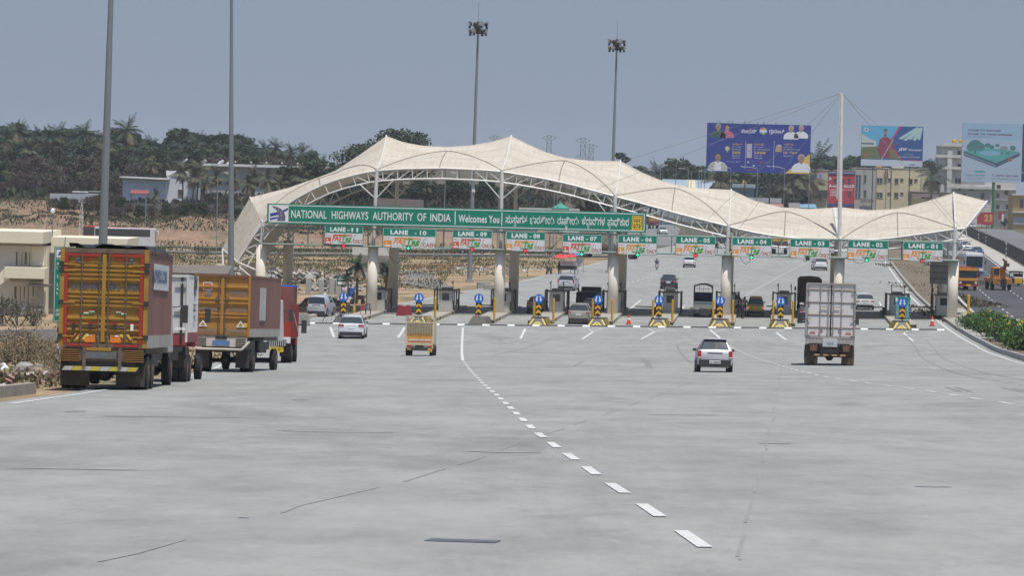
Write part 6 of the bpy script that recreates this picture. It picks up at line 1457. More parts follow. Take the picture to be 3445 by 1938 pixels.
# ------------------------------------------------------------------ billboards
def board(label, pts, d, legs, back=K, group=None, thick=.5):
 d = DM(pts[0][0], d); tl, tr, br, bl = [AT(x, y, d) for x, y in pts]; w = ((tr - tl).length + (br - bl).length) / 2; h = (tl.z - bl.z + tr.z - br.z) / 2; c = (tl + tr + br + bl) / 4
 zg = gzz(c.x, c.y); t = thing('billboard', label, 'billboard', (bl.x, d, zg), 0, group); z0 = (bl.z + br.z) / 2 - zg
 m_ = MB(); m_.box((w / 2, thick / 2 + .06, z0 + h / 2), (w, thick, h), mat('board_back', (.06, .06, .07), .7)); m_.build('panel', t)
 m_ = MB()
 for lx, r, m in legs: m_.tube((w * lx, .6, 0), (w * lx, .6, z0 + (h * .6 if r > .3 else h)), r, m, 12)
 m_.build('support', t)
 return t, w, h, z0
flatm = lambda n, c: mat('print_' + n, c, .55, var=.04)
PV = flatm('violet', (.015, .035, .26)); PW = flatm('white', (.75, .76, .78)); PG = flatm('gold', (.62, .40, .08)); PS = flatm('skin', (.38, .22, .15)); PK = flatm('black', (.03, .03, .03)); PGY = flatm('grey', (.38, .38, .38))
t, w, h, z0 = board('violet billboard with portraits, a round hand emblem and gold numbers 200, 2000 and 10', [(2377, 413), (2727, 420), (2724, 585), (2375, 577)], 600, [(.15, .18, DARK()), (.38, .18, DARK()), (.62, .18, DARK()), (.85, .18, DARK())])
m_ = MB(); m_.rect(0, z0, w, z0 + h, 0, PV); m_.build('printed_sheet', t)
bx = lambda x: (x - 125) / 1187 * w
bzv = lambda y, x=0: z0 + h - (y - 112 - (x - 125) * .024) / 556 * h
def portrait(x, ytop, s, hair, top, face=PS, tilt=0, hand=False):
 """flat printed portrait: s = head height in picture units"""
 m_ = MB(); k = h / 556; X = bx(x); Z = bzv(ytop, x); q = s * k
 m_.flat([(X - q * 1.1, Z - q * 2.05), (X + q * 1.1, Z - q * 2.05), (X + q * 1.05, Z - q * 1.5), (X + q * .75, Z - q * 1.15), (X + q * .22, Z - q * .95), (X - q * .22, Z - q * .95), (X - q * .75, Z - q * 1.15), (X - q * 1.05, Z - q * 1.5)], -.012, top)
 el = lambda cx, cz, rx, rz_, y, m, n=20: m_.flat([(cx + rx * math.cos(2 * math.pi * i / n), cz + rz_ * math.sin(2 * math.pi * i / n)) for i in range(n)], y, m)
 m_.flat([(X - q * .16, Z - q * 1.1), (X + q * .16, Z - q * 1.1), (X + q * .16, Z - q * .7), (X - q * .16, Z - q * .7)], -.016, face)
 el(X, Z - q * .42, q * .40, q * .46, -.018, hair); el(X, Z - q * .54, q * .33, q * .42, -.021, face)
 for sx in (-1, 1): el(X + sx * q * .13, Z - q * .46, q * .05, q * .025, -.024, PK, 8)
 m_.flat([(X - q * .03, Z - q * .5), (X + q * .03, Z - q * .5), (X + q * .05, Z - q * .62), (X - q * .05, Z - q * .62)], -.024, flatm('skin_shade', (.28, .15, .10)))
 m_.flat([(X - q * .12, Z - q * .72), (X + q * .12, Z - q * .72), (X + q * .08, Z - q * .76), (X - q * .08, Z - q * .76)], -.024, flatm('lip', (.3, .08, .07)))
 m_.build('printed_portrait', t); return X, Z, q
portrait(252, 122, 78, PGY, flatm('teal_coat', (.03, .12, .10))); portrait(355, 135, 72, PK, flatm('pink_sari', (.60, .17, .30)), flatm('fair_skin', (.48, .30, .22)))
portrait(1085, 140, 78, PGY, PW, flatm('fair_skin', (.48, .30, .22))); portrait(1200, 138, 74, PGY, PW, flatm('fair_skin', (.48, .30, .22)))
X, Z, q = portrait(258, 455, 100, PK, PW)
m_ = MB(); m_.flat([(bx(1025), z0 + .05), (bx(1312), z0 + .05), (bx(1305), bzv(465, 1300))], -.008, flatm('party_yellow', (.65, .48, .08))); m_.flat([(X - q * .22, Z - q * .70), (X + q * .22, Z - q * .70), (X + q * .16, Z - q * .64), (X - q * .16, Z - q * .64)], -.028, PK)
for sx in (-1, 1): m_.flat([(X + sx * q * .35, Z - q * 1.05), (X + sx * q * 1.0, Z - q * 1.4), (X + sx * q * 1.05, Z - q * 2.0), (X + sx * q * .4, Z - q * 2.0)], -.014, flatm('grey_vest', (.45, .42, .40)))
m_.build('printed_shape', t); portrait(1210, 470, 100, PGY, PW)
m_ = MB(); m_.text('ಕಾಂಗ್ರೆಸ್', bx(515), bzv(228, 600), .88, -.01, PW, bx(690) - bx(515), .02); m_.text('ಗ್ಯಾರಂಟಿ', bx(833), bzv(228, 900), .88, -.01, PW, bx(1005) - bx(833), .02)
for x, w1, w2, num, nw, l3, l4 in ((415, 'ಗೃಹಜ್ಯೋತಿ', ('ಪ್ರತಿ ತಿಂಗಳು', 'ಪ್ರತಿ ಕುಟುಂಬಕ್ಕೆ'), '200', 100, ('ಯೂನಿಟ್', 'ವಿದ್ಯುತ್ ಉಚಿತ'), 0), (665, 'ಗೃಹಲಕ್ಷ್ಮಿ', ('ಪ್ರತಿ ತಿಂಗಳು', 'ಪ್ರತಿ ಮನೆಯ ಯಜಮಾನಿಗೆ'), '2000', 135, ('ರೂಪಾಯಿ ಉಚಿತ', '(24000/ವರ್ಷಕ್ಕೆ)'), 0), (1003, 'ಅನ್ನಭಾಗ್ಯ', ('ಬಿಪಿಎಲ್ ಕುಟುಂಬದ', 'ಪ್ರತಿ ವ್ಯಕ್ತಿಗೆ ಪ್ರತಿ ತಿಂಗಳು'), '10 ಕೆಜಿ', 160, ('ಅಕ್ಕಿ ಉಚಿತ', ''), 0)):
 m_.text(w1, bx(x), bzv(362, x), .36, -.01, PG, bx(x + 115) - bx(x), .015);
 for k, s_ in enumerate(w2): m_.text(s_, bx(x), bzv(393 + k * 26, x), .22, -.01, PW, (bx(x + 100 + 85 * k * (x > 500)) - bx(x)), .01)
 m_.text(num, bx(x), bzv(465, x), .62, -.01, PG, bx(x + nw) - bx(x), .04)
 for k, s_ in enumerate(l3): m_.text(s_, bx(x), bzv(492 + k * 26, x), .22, -.01, PW, bx(x + 95) - bx(x), .01) if s_ else None
m_.build('printed_lettering', t)
m_ = MB(); m_.rect(bx(569), bzv(635, 569), bx(572), bzv(315, 569), -.01, PW); m_.rect(bx(893), bzv(640, 893), bx(896), bzv(315, 893), -.01, PW)
cx, cz = bx(766), bzv(207, 766); R0 = .94; m_.disc(cx, cz, R0, -.012, PW, 32); half = lambda r, a0, a1: [(cx + r * math.cos(a0 + (a1 - a0) * i / 16), cz + r * math.sin(a0 + (a1 - a0) * i / 16)) for i in range(17)]
m_.flat(half(.88, .35, math.pi - .35), -.015, flatm('saffron', (.62, .18, .04))); m_.flat(half(.88, math.pi + .35, 2 * math.pi - .35), -.015, flatm('flag_green', (.02, .20, .06)))
m_.flat([(cx - .28, cz - .62), (cx + .3, cz - .62), (cx + .34, cz - .1), (cx - .34, cz - .1)], -.018, PW)
for k, (dx, hh) in enumerate(((-.27, .42), (-.09, .56), (.09, .60), (.26, .48))): m_.flat([(cx + dx - .07, cz - .12), (cx + dx + .07, cz - .12), (cx + dx + .06, cz + hh), (cx + dx - .06, cz + hh)], -.018 - .001 * k, PW); m_.rect(cx + dx + .065, cz - .1, cx + dx + .085, cz + hh - .1, -.03, PK)
m_.flat([(cx + .3, cz - .35), (cx + .6, cz + .05), (cx + .5, cz + .12), (cx + .25, cz - .08)], -.02, PW); m_.build('round_emblem', t)
m_ = MB(); X = bx(362); Z = bzv(405, 362)
for r, c, y in ((.72, flatm('glow', (.16, .18, .22)), -.008), (.52, flatm('bulb', (.60, .60, .25)), -.011)): m_.disc(X, Z, r, y, c, 20)
m_.rect(X - .15, Z - .95, X + .15, Z - .45, -.012, PGY); m_.rect(bx(582), bzv(512, 582), bx(643), bzv(350, 582), -.01, flatm('note', (.5, .42, .55))); m_.disc(bx(612), bzv(435, 612), .28, -.013, flatm('note_dark', (.4, .25, .4)), 14)
m_.flat([(bx(908), bzv(440, 908)), (bx(985), bzv(445, 985)), (bx(980), bzv(370, 980)), (bx(920), bzv(370, 920))], -.01, flatm('sack', (.45, .32, .22))); m_.flat([(bx(925), bzv(375, 925)), (bx(978), bzv(375, 978)), (bx(955), bzv(360, 955))], -.012, PW)
for x, y, c in ((605, 560, PW), (752, 566, flatm('badge', (.5, .1, .1))), (668, 602, PW)): m_.disc(bx(x), bzv(y, x), .24, -.01, c, 14)
for x, y, ww in ((635, 553, 95), (780, 560, 95), (695, 598, 130), (635, 573, 60), (780, 576, 75), (700, 615, 80)): m_.text('ಮಾಹಿತಿ ಯೋಜನೆ', bx(x), bzv(y, x), .12, -.01, PGY, bx(x + ww) - bx(x), .0)
m_.text('ಇದು ಕಾಂಗ್ರೆಸ್ ಗ್ಯಾರಂಟಿ', bx(358), bzv(556, 358), .16, -.01, PW, bx(525) - bx(358), .01); m_.rect(bx(597), bzv(648, 597), bx(690), bzv(643, 597), -.01, flatm('red_print', (.5, .04, .04))); m_.build('printed_pictures', t)
for k, x in enumerate((225, 262, 365, 412, 548, 600, 697, 765, 905)): m_ = MB(); m_.tube((bx(x), .2, z0 + h), (bx(x), -.9, z0 + h + .45), .03, DARK(), 4); m_.box((bx(x), -.95, z0 + h + .42), (.3, .25, .16), DARK()); m_.build('board_lamp', t)

t, w, h, z0 = board('blue billboard of a man in a maroon sweater holding a steel rod', [(2896, 421), (3104, 426), (3102, 562), (2896, 556)], 640, [(.2, .16, DARK()), (.5, .16, DARK()), (.8, .16, DARK())], thick=.9)
m_ = MB(); U = lambda x: x * w; V = lambda y: z0 + h * (1 - y)
m_.rect(0, z0, w, z0 + h, 0, flatm('pale', (.55, .62, .70))); m_.rect(0, V(.84), w, V(0), -.004, flatm('deep_blue', (.015, .08, .28)))
m_.flat([(0, V(.82)), (U(.63), V(.82)), (U(.45), V(.42)), (U(.60), V(0)), (0, V(0))], -.008, flatm('sky_blue', (.10, .42, .68))); m_.flat([(0, V(.82)), (U(.63), V(.82)), (U(.50), V(.52)), (0, V(.50))], -.011, flatm('lawn', (.14, .17, .06)))
m_.flat([(0, V(.54)), (U(.24), V(.52)), (U(.24), V(.38)), (U(.12), V(.32)), (0, V(.20))], -.014, flatm('villa', (.52, .56, .55))); m_.rect(0, V(.47), U(.2), V(.43), -.017, flatm('villa_dark', (.12, .15, .14)))
RBN = flatm('red_band', (.5, .04, .10)); m_.flat([(U(.45), V(.42)), (U(.48), V(.42)), (U(.64), V(0)), (U(.60), V(0))], -.013, RBN); m_.flat([(U(.45), V(.42)), (U(.48), V(.42)), (U(.67), V(.84)), (U(.64), V(.84))], -.013, RBN); m_.rect(U(.64), V(.85), w, V(.835), -.013, RBN)
STL = flatm('rod_steel', (.42, .60, .58))
for k in range(5): a = .60 + k * .075; b = .70 + k * .07; m_.flat([(U(a), V(.30 + .03 * (k % 2))), (U(a + .05), V(.33 + .03 * (k % 2))), (U(min(.99, b + .25)), V(.04)), (U(min(.97, b + .19)), V(.01))], -.016 - k * .001, STL)
m_.disc(U(.075), V(.10), .62, -.02, SIGNW(), 18); m_.disc(U(.075), V(.10), .42, -.023, flatm('seal', (.25, .2, .2)), 14); m_.disc(U(.08), V(.73), .7, -.02, flatm('ring_red', (.5, .07, .08)), 14); m_.disc(U(.09), V(.73), .42, -.023, flatm('lawn', (.14, .17, .06)), 14); m_.build('printed_sheet', t)
m_ = MB(); SWE = flatm('sweater', (.26, .03, .07)); X = U(.385)
m_.flat([(X - 1.5, V(.80)), (X + 1.5, V(.80)), (X + 1.6, V(.60)), (X + 2.5, V(.56)), (X + 2.9, V(.50)), (X + 1.8, V(.33)), (X + .6, V(.27)), (X - .6, V(.27)), (X - 1.7, V(.33)), (X - 2.5, V(.60)), (X - 1.5, V(.76))], -.03, SWE); m_.flat([(X - .9, V(.84)), (X + .9, V(.84)), (X + 1.1, V(.79)), (X - 1.1, V(.79))], -.034, flatm('jeans', (.05, .15, .3)))
el = lambda cx, cz, rx, rz_, y, m, n=20: m_.flat([(cx + rx * math.cos(2 * math.pi * i / n), cz + rz_ * math.sin(2 * math.pi * i / n)) for i in range(n)], y, m)
m_.rect(X - .25, V(.30), X + .25, V(.22), -.033, PS); el(X, V(.13), .52, .80, -.036, PK); el(X, V(.165), .42, .66, -.039, PS); el(X, V(.235), .38, .36, -.042, PK); el(X, V(.20), .30, .26, -.045, PS)
m_.flat([(X - 1.15, V(.83)), (X - 1.05, V(.85)), (X + 2.5, V(.36)), (X + 2.4, V(.34))], -.05, STL); el(X - .7, V(.76), .4, .3, -.053, PS); el(X + 1.6, V(.50), .35, .3, -.053, PS); m_.build('printed_man', t)
m_ = MB(); m_.text('JSW', U(.60), V(.60), .80, -.02, PW, U(.15), .05, .35); m_.text('Neosteel', U(.77), V(.60), .62, -.02, PW, U(.20), .02); m_.text('Pure TMT Bars', U(.70), V(.70), .2, -.02, PW, U(.15), .0); m_.text('ವಿಶ್ವಾಸದ ಬಲಿಷ್ಠ ಉಕ್ಕು', U(.62), V(.77), .3, -.02, PW, U(.33), .01)
m_.text('JSW', U(.78), V(.97), .5, -.02, flatm('navy', (.02, .06, .25)), U(.1), .04, .35); m_.text('Steel', U(.90), V(.97), .25, -.02, PGY, U(.06)); m_.text('www.neosteel.in', U(.03), V(.95), .16, -.02, PGY, U(.30)); m_.build('printed_lettering', t)

t, w, h, z0 = board('pale blue billboard with a floating lake landscape and lilac lettering, on a green post', [(3235, 413), (3437, 416), (3433, 614), (3233, 611)], 600, [(.55, .45, mat('post_green', (.03, .16, .06), .5))])
m_ = MB(); m_.rect(0, z0, w, z0 + h, 0, flatm('ice', (.38, .48, .58))); m_.rect(0, V(.28), w, V(0), -.003, flatm('ice2', (.30, .46, .60)))
TL1 = flatm('turquoise', (.08, .36, .34)); TL2 = flatm('pond', (.22, .42, .58)); EDG = flatm('edge_slate', (.05, .10, .15)); EDG2 = flatm('edge_light', (.16, .24, .32)); TRE = flatm('tree_teal', (.05, .20, .20)); MV = flatm('lilac', (.13, .07, .15))
m_.flat([(U(.03), V(.48)), (U(.58), V(.67)), (U(.97), V(.48)), (U(.97), V(.54)), (U(.58), V(.75)), (U(.03), V(.56))], -.006, EDG); m_.flat([(U(.03), V(.51)), (U(.58), V(.71)), (U(.58), V(.73)), (U(.03), V(.54))], -.009, EDG2)
m_.flat([(U(.03), V(.48)), (U(.58), V(.67)), (U(.97), V(.47)), (U(.60), V(.43)), (U(.3), V(.42))], -.012, TL1); el(U(.48), V(.505), w * .19, h * .04, -.015, TL2)
for x, y, r in ((.22, .38, .115), (.30, .40, .085), (.16, .41, .085), (.43, .375, .05), (.50, .40, .04), (.59, .37, .035), (.85, .41, .05), (.77, .50, .035), (.67, .50, .025)): el(U(x), V(y), w * r, h * r * .82, -.018 - x * .01, TRE)
el(U(.70), V(.415), w * .07, h * .035, -.03, flatm('cottage', (.25, .25, .3))); m_.rect(U(.21), V(.52), U(.235), V(.44), -.02, EDG); m_.disc(U(.82), V(.60), .62, -.03, flatm('stamp', (.28, .06, .13)), 16)
el(U(.31), V(.825), w * .09, h * .02, -.02, TL1); m_.rect(U(.08), V(.918), U(.40), V(.912), -.02, TL2)
for x in (.07, .25, .62, .81): m_.rect(U(x), z0, U(x) + .03, z0 + h, -.002, flatm('fold', (.36, .45, .53)))
m_.build('printed_sheet', t)
m_ = MB(); m_.text('CLOSE TO NATURE', U(.09), V(.135), .46, -.02, MV, U(.55), .06); m_.text('CLOSE TO YOUR DREAMS', U(.09), V(.20), .46, -.02, MV, U(.74), .06); m_.text('Villa plots off Mysore Road', U(.09), V(.238), .22, -.02, MV, U(.40), .015)
m_.text('Lake Forest', U(.08), V(.895), .48, -.02, flatm('teal_ink', (.04, .2, .25)), U(.31), .01); m_.text('INDIUM', U(.085), V(.83), .18, -.02, PGY, U(.12)); m_.text('Integrated Township', U(.09), V(.955), .2, -.02, MV, U(.27), .01); m_.text('7676 662 662', U(.58), V(.895), .46, -.02, MV, U(.38), .03); m_.text('IndiumLakeForest.com', U(.51), V(.945), .32, -.02, MV, U(.45), .01); m_.text('with 2 acre lake', U(.71), V(.775), .14, -.02, MV, U(.21), .01); m_.text('RERA APPROVED', U(.77), V(.605), .14, -.04, PW, U(.10)); m_.tube((U(.52), -.03, V(.85)), (U(.545), -.03, V(.89)), .06, MV, 6); m_.build('printed_lettering', t)
t, w, h, z0 = board('dark navy billboard cut off by the frame edge beside the pale lake billboard', [(3441, 417), (3560, 419), (3560, 614), (3436, 613)], 604, [(.5, .45, mat('post_green', (.03, .16, .06)))]); m_ = MB(); m_.rect(0, z0, w, z0 + h, 0, flatm('navy_dark', (.02, .04, .10))); m_.text('D', .1, V(.85), .5, -.02, PW, .4, .02); m_.build('printed_sheet', t)

# ------------------------------------------------------------------ buildings
def bld(name, label, x0, x1, ytop, ybase, d, depth, col, floors=(), sides=None, parapet=True, cat='building', zb=None, extra=None):
 d = DM(x0, d)
 a = AT(x0, ytop, d); b = AT(x1, ytop, d); w = b.x - a.x; zt = (a.z + b.z) / 2; z0 = min(gzz(a.x, d), gzz(b.x, d)) - .5
 t = thing(name, label, cat, (a.x, d, z0)); H = zt - z0
 m_ = MB(); m_.box((w / 2, depth / 2, H / 2), (w, depth, H), col); m_.build('wall', t)
 if parapet: m_ = MB(); m_.box((w / 2, depth / 2, H + .12), (w + .3, depth + .3, .24), mat('coping', (.42, .39, .34), .8, dirt=.3)); m_.build('roof', t)
 s = FPX / d; zz = lambda y, x=None: AT(x if x is not None else (x0 + x1) / 2, y, d).z - z0
 def win(xa, ya, xb, yb, frame=None, glass=None, proud=.06):
  xa_, xb_ = AT(xa, ya, d).x - a.x, AT(xb, ya, d).x - a.x; za, zb_ = zz(ya, xa), zz(yb, xa)
  m_ = MB(); fm = frame or mat('window_frame_tan', (.36, .26, .2), .7); W2, H2 = xb_ - xa_, za - zb_
  m_.box(((xa_ + xb_) / 2, -proud / 2, zb_ - .06), (W2 + .3, proud + .16, .12), fm); m_.box(((xa_ + xb_) / 2, -proud / 2, za + .06), (W2 + .3, proud + .2, .12), fm)
  for x in (xa_ - .06, xb_ + .06): m_.box((x, -proud / 2, (za + zb_) / 2), (.12, proud + .06, H2), fm)
  f = m_.build('window', t); m_ = MB(); m_.box(((xa_ + xb_) / 2, -.015, (za + zb_) / 2), (W2, .05, H2), glass or GLASS())
  if W2 > 1.3: m_.box(((xa_ + xb_) / 2, -.05, (za + zb_) / 2), (.08, .05, H2), SIGNW())
  m_.build('pane', f)
 return t, w, H, zz, win, (lambda x: AT(x, (ytop + ybase) / 2, d).x - a.x)
CRM = mat('wall_cream', (.62, .55, .36), .85, dirt=.25, scale=.4, streak=.3); GRW = mat('wall_grey', (.42, .42, .39), .85, dirt=.25, scale=.4, streak=.3); WHW = mat('wall_white', (.58, .57, .54), .85, dirt=.3, scale=.35, streak=.3, dcol=(.3, .27, .22)); BEI = mat('wall_beige', (.45, .39, .27), .85, dirt=.3, scale=.5, streak=.3); MAU = mat('wall_mauve', (.30, .24, .24), .85, dirt=.3, scale=.5, streak=.3)
z4 = lambda x, y: (2690 + x / 3.412, 540 + y / 3.412)
t, w, H, zz, win, ux = bld('apartment_building', 'cream flat roofed building with rows of small framed windows beneath the blue billboard', 2948, 3098, 567, 705, 680, 14, CRM)
for wx0, wy0, wx1, wy1 in ((890, 200, 950, 258), (1015, 205, 1045, 235), (1095, 207, 1133, 262), (1160, 207, 1188, 238), (1255, 210, 1295, 268), (1320, 212, 1350, 245), (890, 368, 950, 425), (1010, 368, 1035, 388), (1090, 370, 1130, 425), (1160, 368, 1188, 392), (1250, 372, 1285, 432)): win(*z4(wx0, wy0), *z4(wx1, wy1))
m_ = MB(); m_.box((ux(2980), -.5, zz(585)), (1.0, .12, 3.2), mat('maroon_sign', (.2, .05, .05), .6)); m_.build('hanging_sign', t)
m_ = MB()
for k, ch in enumerate('AHONE'): m_.text(ch, ux(2980) - .25, zz(575) - k * .55 + .3, .4, -.58, SIGNW(), .4)
m_.build('sign_lettering', t)
m_ = MB(); m_.lathe([(.9, 0), (1.0, .3), (1.0, 1.0), (.5, 1.3), (.3, 1.4)], mat('tank_orange', (.72, .36, .03), .5), 16, Matrix.Translation((ux(2957), 3, H + .2))); m_.build('water_tank', t)
m_ = MB(); m_.box((w * .5, 4, H + .6), (4, 3, .9), WHW); m_.build('roof_shed', t)
t, w, H, zz, win, ux = bld('stair_block', 'grey stair block with a tall dark glazed strip beside the cream building', 2876, 2947, 566, 705, 676, 12, GRW)
win(*z4(645, 165), *z4(705, 425), GRW, mat('blue_glass', (.06, .1, .16), .1, coat=.5)); win(*z4(740, 165), *z4(765, 250)); win(*z4(740, 340), *z4(765, 410)); m_ = MB(); m_.box((w / 2, -.3, 2.0), (w * .9, .6, 3.2), mat('shop_dark', (.05, .05, .05), .8)); m_.build('shop_front', t); m_ = MB(); m_.box((w * .62, -.7, zz(675)), (4.2, .1, 1.2), mat('shop_sign_grey', (.25, .2, .18), .7)); m_.build('shop_sign', t)
t, w, H, zz, win, ux = bld('gold_shop', 'red fronted gold and steel shop with white lettering under a navy sign band', 2787, 2877, 574, 706, 672, 12, mat('shop_red', (.48, .03, .045), .55, dirt=.12))
m_ = MB(); m_.box((w / 2, -.1, zz(581)), (w, .25, .9 * 1.0), mat('band_navy', (.03, .06, .2), .5)); m_.box((w / 2, -.1, zz(690)), (w, .25, 1.0), mat('band_navy', (.03, .06, .2), .5)); m_.build('sign_band', t)
m_ = MB(); m_.text('STRENGTH 9700 550 CEMENT', .2, zz(582), .35, -.24, SIGNW(), w - .4, .02); m_.text('A-ONE  GOLD', .3, zz(630), .95, -.02, SIGNW(), w - .4, .05); m_.text('ಎ ಒನ್ ಗೋಲ್ಡ್', 1.6, zz(602), .7, -.02, PG, 3.2, .03); m_.text('PREMIUM QUALITY STEEL', .5, zz(640), .3, -.02, SIGNW(), w - 1, .02); m_.text('STEELS', .8, zz(650), .6, -.02, SIGNW(), 1.8, .04); m_.text('& TMT BARS', .8, zz(660), .6, -.02, SIGNW(), 2.4, .04); m_.disc(.55, zz(602), .5, -.02, SIGNW(), 16); m_.text('A', .55, zz(602) - .25, .5, -.04, mat('shop_red', (.48, .03, .045)), .4, .05, align='C'); m_.build('shop_lettering', t)
for (a0, b0, a1, b1) in ((395, 205, 430, 265), (470, 205, 510, 262), (555, 205, 585, 265), (560, 350, 590, 400)): win(*z4(a0, b0), *z4(a1, b1), mat('shop_red', (.48, .03, .045)))
t, w, H, zz, win, ux = bld('tiled_building', 'beige house wearing a faded printed mural high on its wall', 2730, 2786, 573, 706, 668, 10, BEI)
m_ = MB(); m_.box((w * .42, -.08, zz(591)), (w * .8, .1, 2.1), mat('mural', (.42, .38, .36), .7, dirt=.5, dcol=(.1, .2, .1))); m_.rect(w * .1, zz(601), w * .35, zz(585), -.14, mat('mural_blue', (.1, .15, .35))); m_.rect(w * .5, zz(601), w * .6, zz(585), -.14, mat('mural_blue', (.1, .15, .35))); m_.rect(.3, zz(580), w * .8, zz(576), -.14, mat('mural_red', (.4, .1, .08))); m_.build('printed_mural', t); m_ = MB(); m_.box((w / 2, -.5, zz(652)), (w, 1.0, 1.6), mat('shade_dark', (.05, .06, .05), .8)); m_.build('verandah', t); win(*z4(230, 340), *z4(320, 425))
t, w, H, zz, win, ux = bld('low_house', 'low mauve flat roofed house between the cream building and the canopy peak', 3068, 3215, 647, 712, 660, 9, MAU); win(3100, 662, 3130, 670); win(3160, 655, 3185, 664); m_ = MB(); m_.box((w * .15, -.2, zz(690)), (4.5, .3, 4), mat('wall_olive', (.26, .22, .12), .85, dirt=.3)); m_.build('front_room', t)
t, w, H, zz, win, ux = bld('house', 'pale house with a sloped roof tucked behind the palm tree', 3100, 3170, 568, 700, 720, 9, CRM, parapet=True)
t, w, H, zz, win, ux = bld('white_apartments', 'tall white block with projecting balcony slabs behind the pale lake billboard', 3168, 3345, 495, 720, 690, 14, WHW)
for y, x0_, x1_ in ((489, 3158, 3240), (527, 3145, 3245), (566, 3168, 3320), (630, 3185, 3340)): m_ = MB(); m_.box(((ux(x0_) + ux(x1_)) / 2, -.6, zz(y)), (ux(x1_) - ux(x0_), 1.6, .95), WHW); m_.build('balcony', t)
for q in ((3222, 508, 3232, 520), (3222, 552, 3232, 566), (3214, 600, 3232, 617), (3225, 633, 3232, 640), (3262, 625, 3275, 640), (3300, 650, 3312, 668), (3240, 652, 3248, 668)): win(*q)
m_ = MB(); m_.box((ux(3192), -.83, zz(590)), (1.6, 1.0, 16), WHW); m_.build('lift_shaft', t)
for x in (3208, 3232): m_ = MB(); m_.lathe([(.8, 0), (.85, .3), (.85, .9), (.3, 1.15)], mat('tank_orange', (.72, .36, .03)), 14, Matrix.Translation((ux(x), 1, zz(482) + .1))); m_.build('water_tank', t)
t, w, H, zz, win, ux = bld('white_apartments', 'worn white block with scaffold balconies behind the green billboard post', 3346, 3420, 600, 745, 700, 12, WHW)
for q in ((3354, 622, 3366, 634), (3352, 652, 3362, 664), (3380, 640, 3392, 655), (3352, 690, 3362, 705), (3385, 690, 3397, 705)): win(*q)
for y in (638, 672, 706): m_ = MB(); m_.box((w / 2, -.8, zz(y)), (w, 1.5, .2), WHW); m_.build('balcony', t); m_ = MB(); m_.box((w / 2, -1.5, zz(y) + .9), (w, .04, .05), DARK()); m_.box((w / 2, -1.5, zz(y) + .5), (w, .04, .05), DARK()); m_.build('railing', t)
t, w, H, zz, win, ux = bld('shop_house', 'ochre house with a slab roof and balcony at the frame edge', 3408, 3500, 656, 765, 560, 10, mat('wall_ochre', (.55, .38, .17), .8, dirt=.25)); win(3433, 670, 3455, 700); m_ = MB(); m_.box((w / 2, -.6, zz(656)), (w + 1, 1.6, .3), WHW); m_.box((w / 2, -.6, zz(714)), (w + .5, 1.5, .35), WHW); m_.build('slab', t); m_ = MB()
for k in range(3): m_.box((w / 2, -1.3, zz(712) + .35 * (k + 1)), (w, .04, .05), mat('wall_ochre', (.55, .38, .17)))
m_.build('railing', t)
m_ = MB(); m_.box((w / 2, -.3, zz(742)), (w * .95, .3, 2.4), mat('wall_pale_blue', (.4, .42, .45), .8, dirt=.3)); m_.build('front_room', t)
# red 23 board
p = AT(3300, 745, 1052); t = thing('advert_board', 'red sign board bearing the gold number 23 near the highway bend', 'sign board', (p.x, p.y, gzz(p.x, p.y))); zz_ = p.z - t.location.z; m_ = MB(); m_.box((1.3, 0, zz_ + 1.0), (5.0, .15, 3.8), mat('board_red', (.40, .03, .05), .5, dirt=.2)); m_.text('23', 1.0, zz_ + .2, 1.9, -.09, PG, 2.5, .06); m_.build('panel', t); m_ = MB(); m_.tube((.3, .1, 0), (.3, .1, zz_ + 1), .07, DARK(), 6); m_.tube((2.4, .1, 0), (2.4, .1, zz_ + 1), .07, DARK(), 6); m_.build('support', t)
p = AT(3360, 735, 1055); t = thing('advert_board', 'narrow white and red sign board beside the number 23 board', 'sign board', (p.x, p.y, gzz(p.x, p.y))); zz_ = p.z - t.location.z; m_ = MB(); m_.box((.7, 0, zz_ + .8), (1.6, .12, 2.0), mat('board_red', (.40, .03, .05))); m_.box((1.2, -.08, zz_ + .3), (.6, .05, 2.2), SIGNW()); m_.build('panel', t); m_ = MB(); m_.tube((.7, .1, 0), (.7, .1, zz_), .07, DARK(), 6); m_.build('support', t)
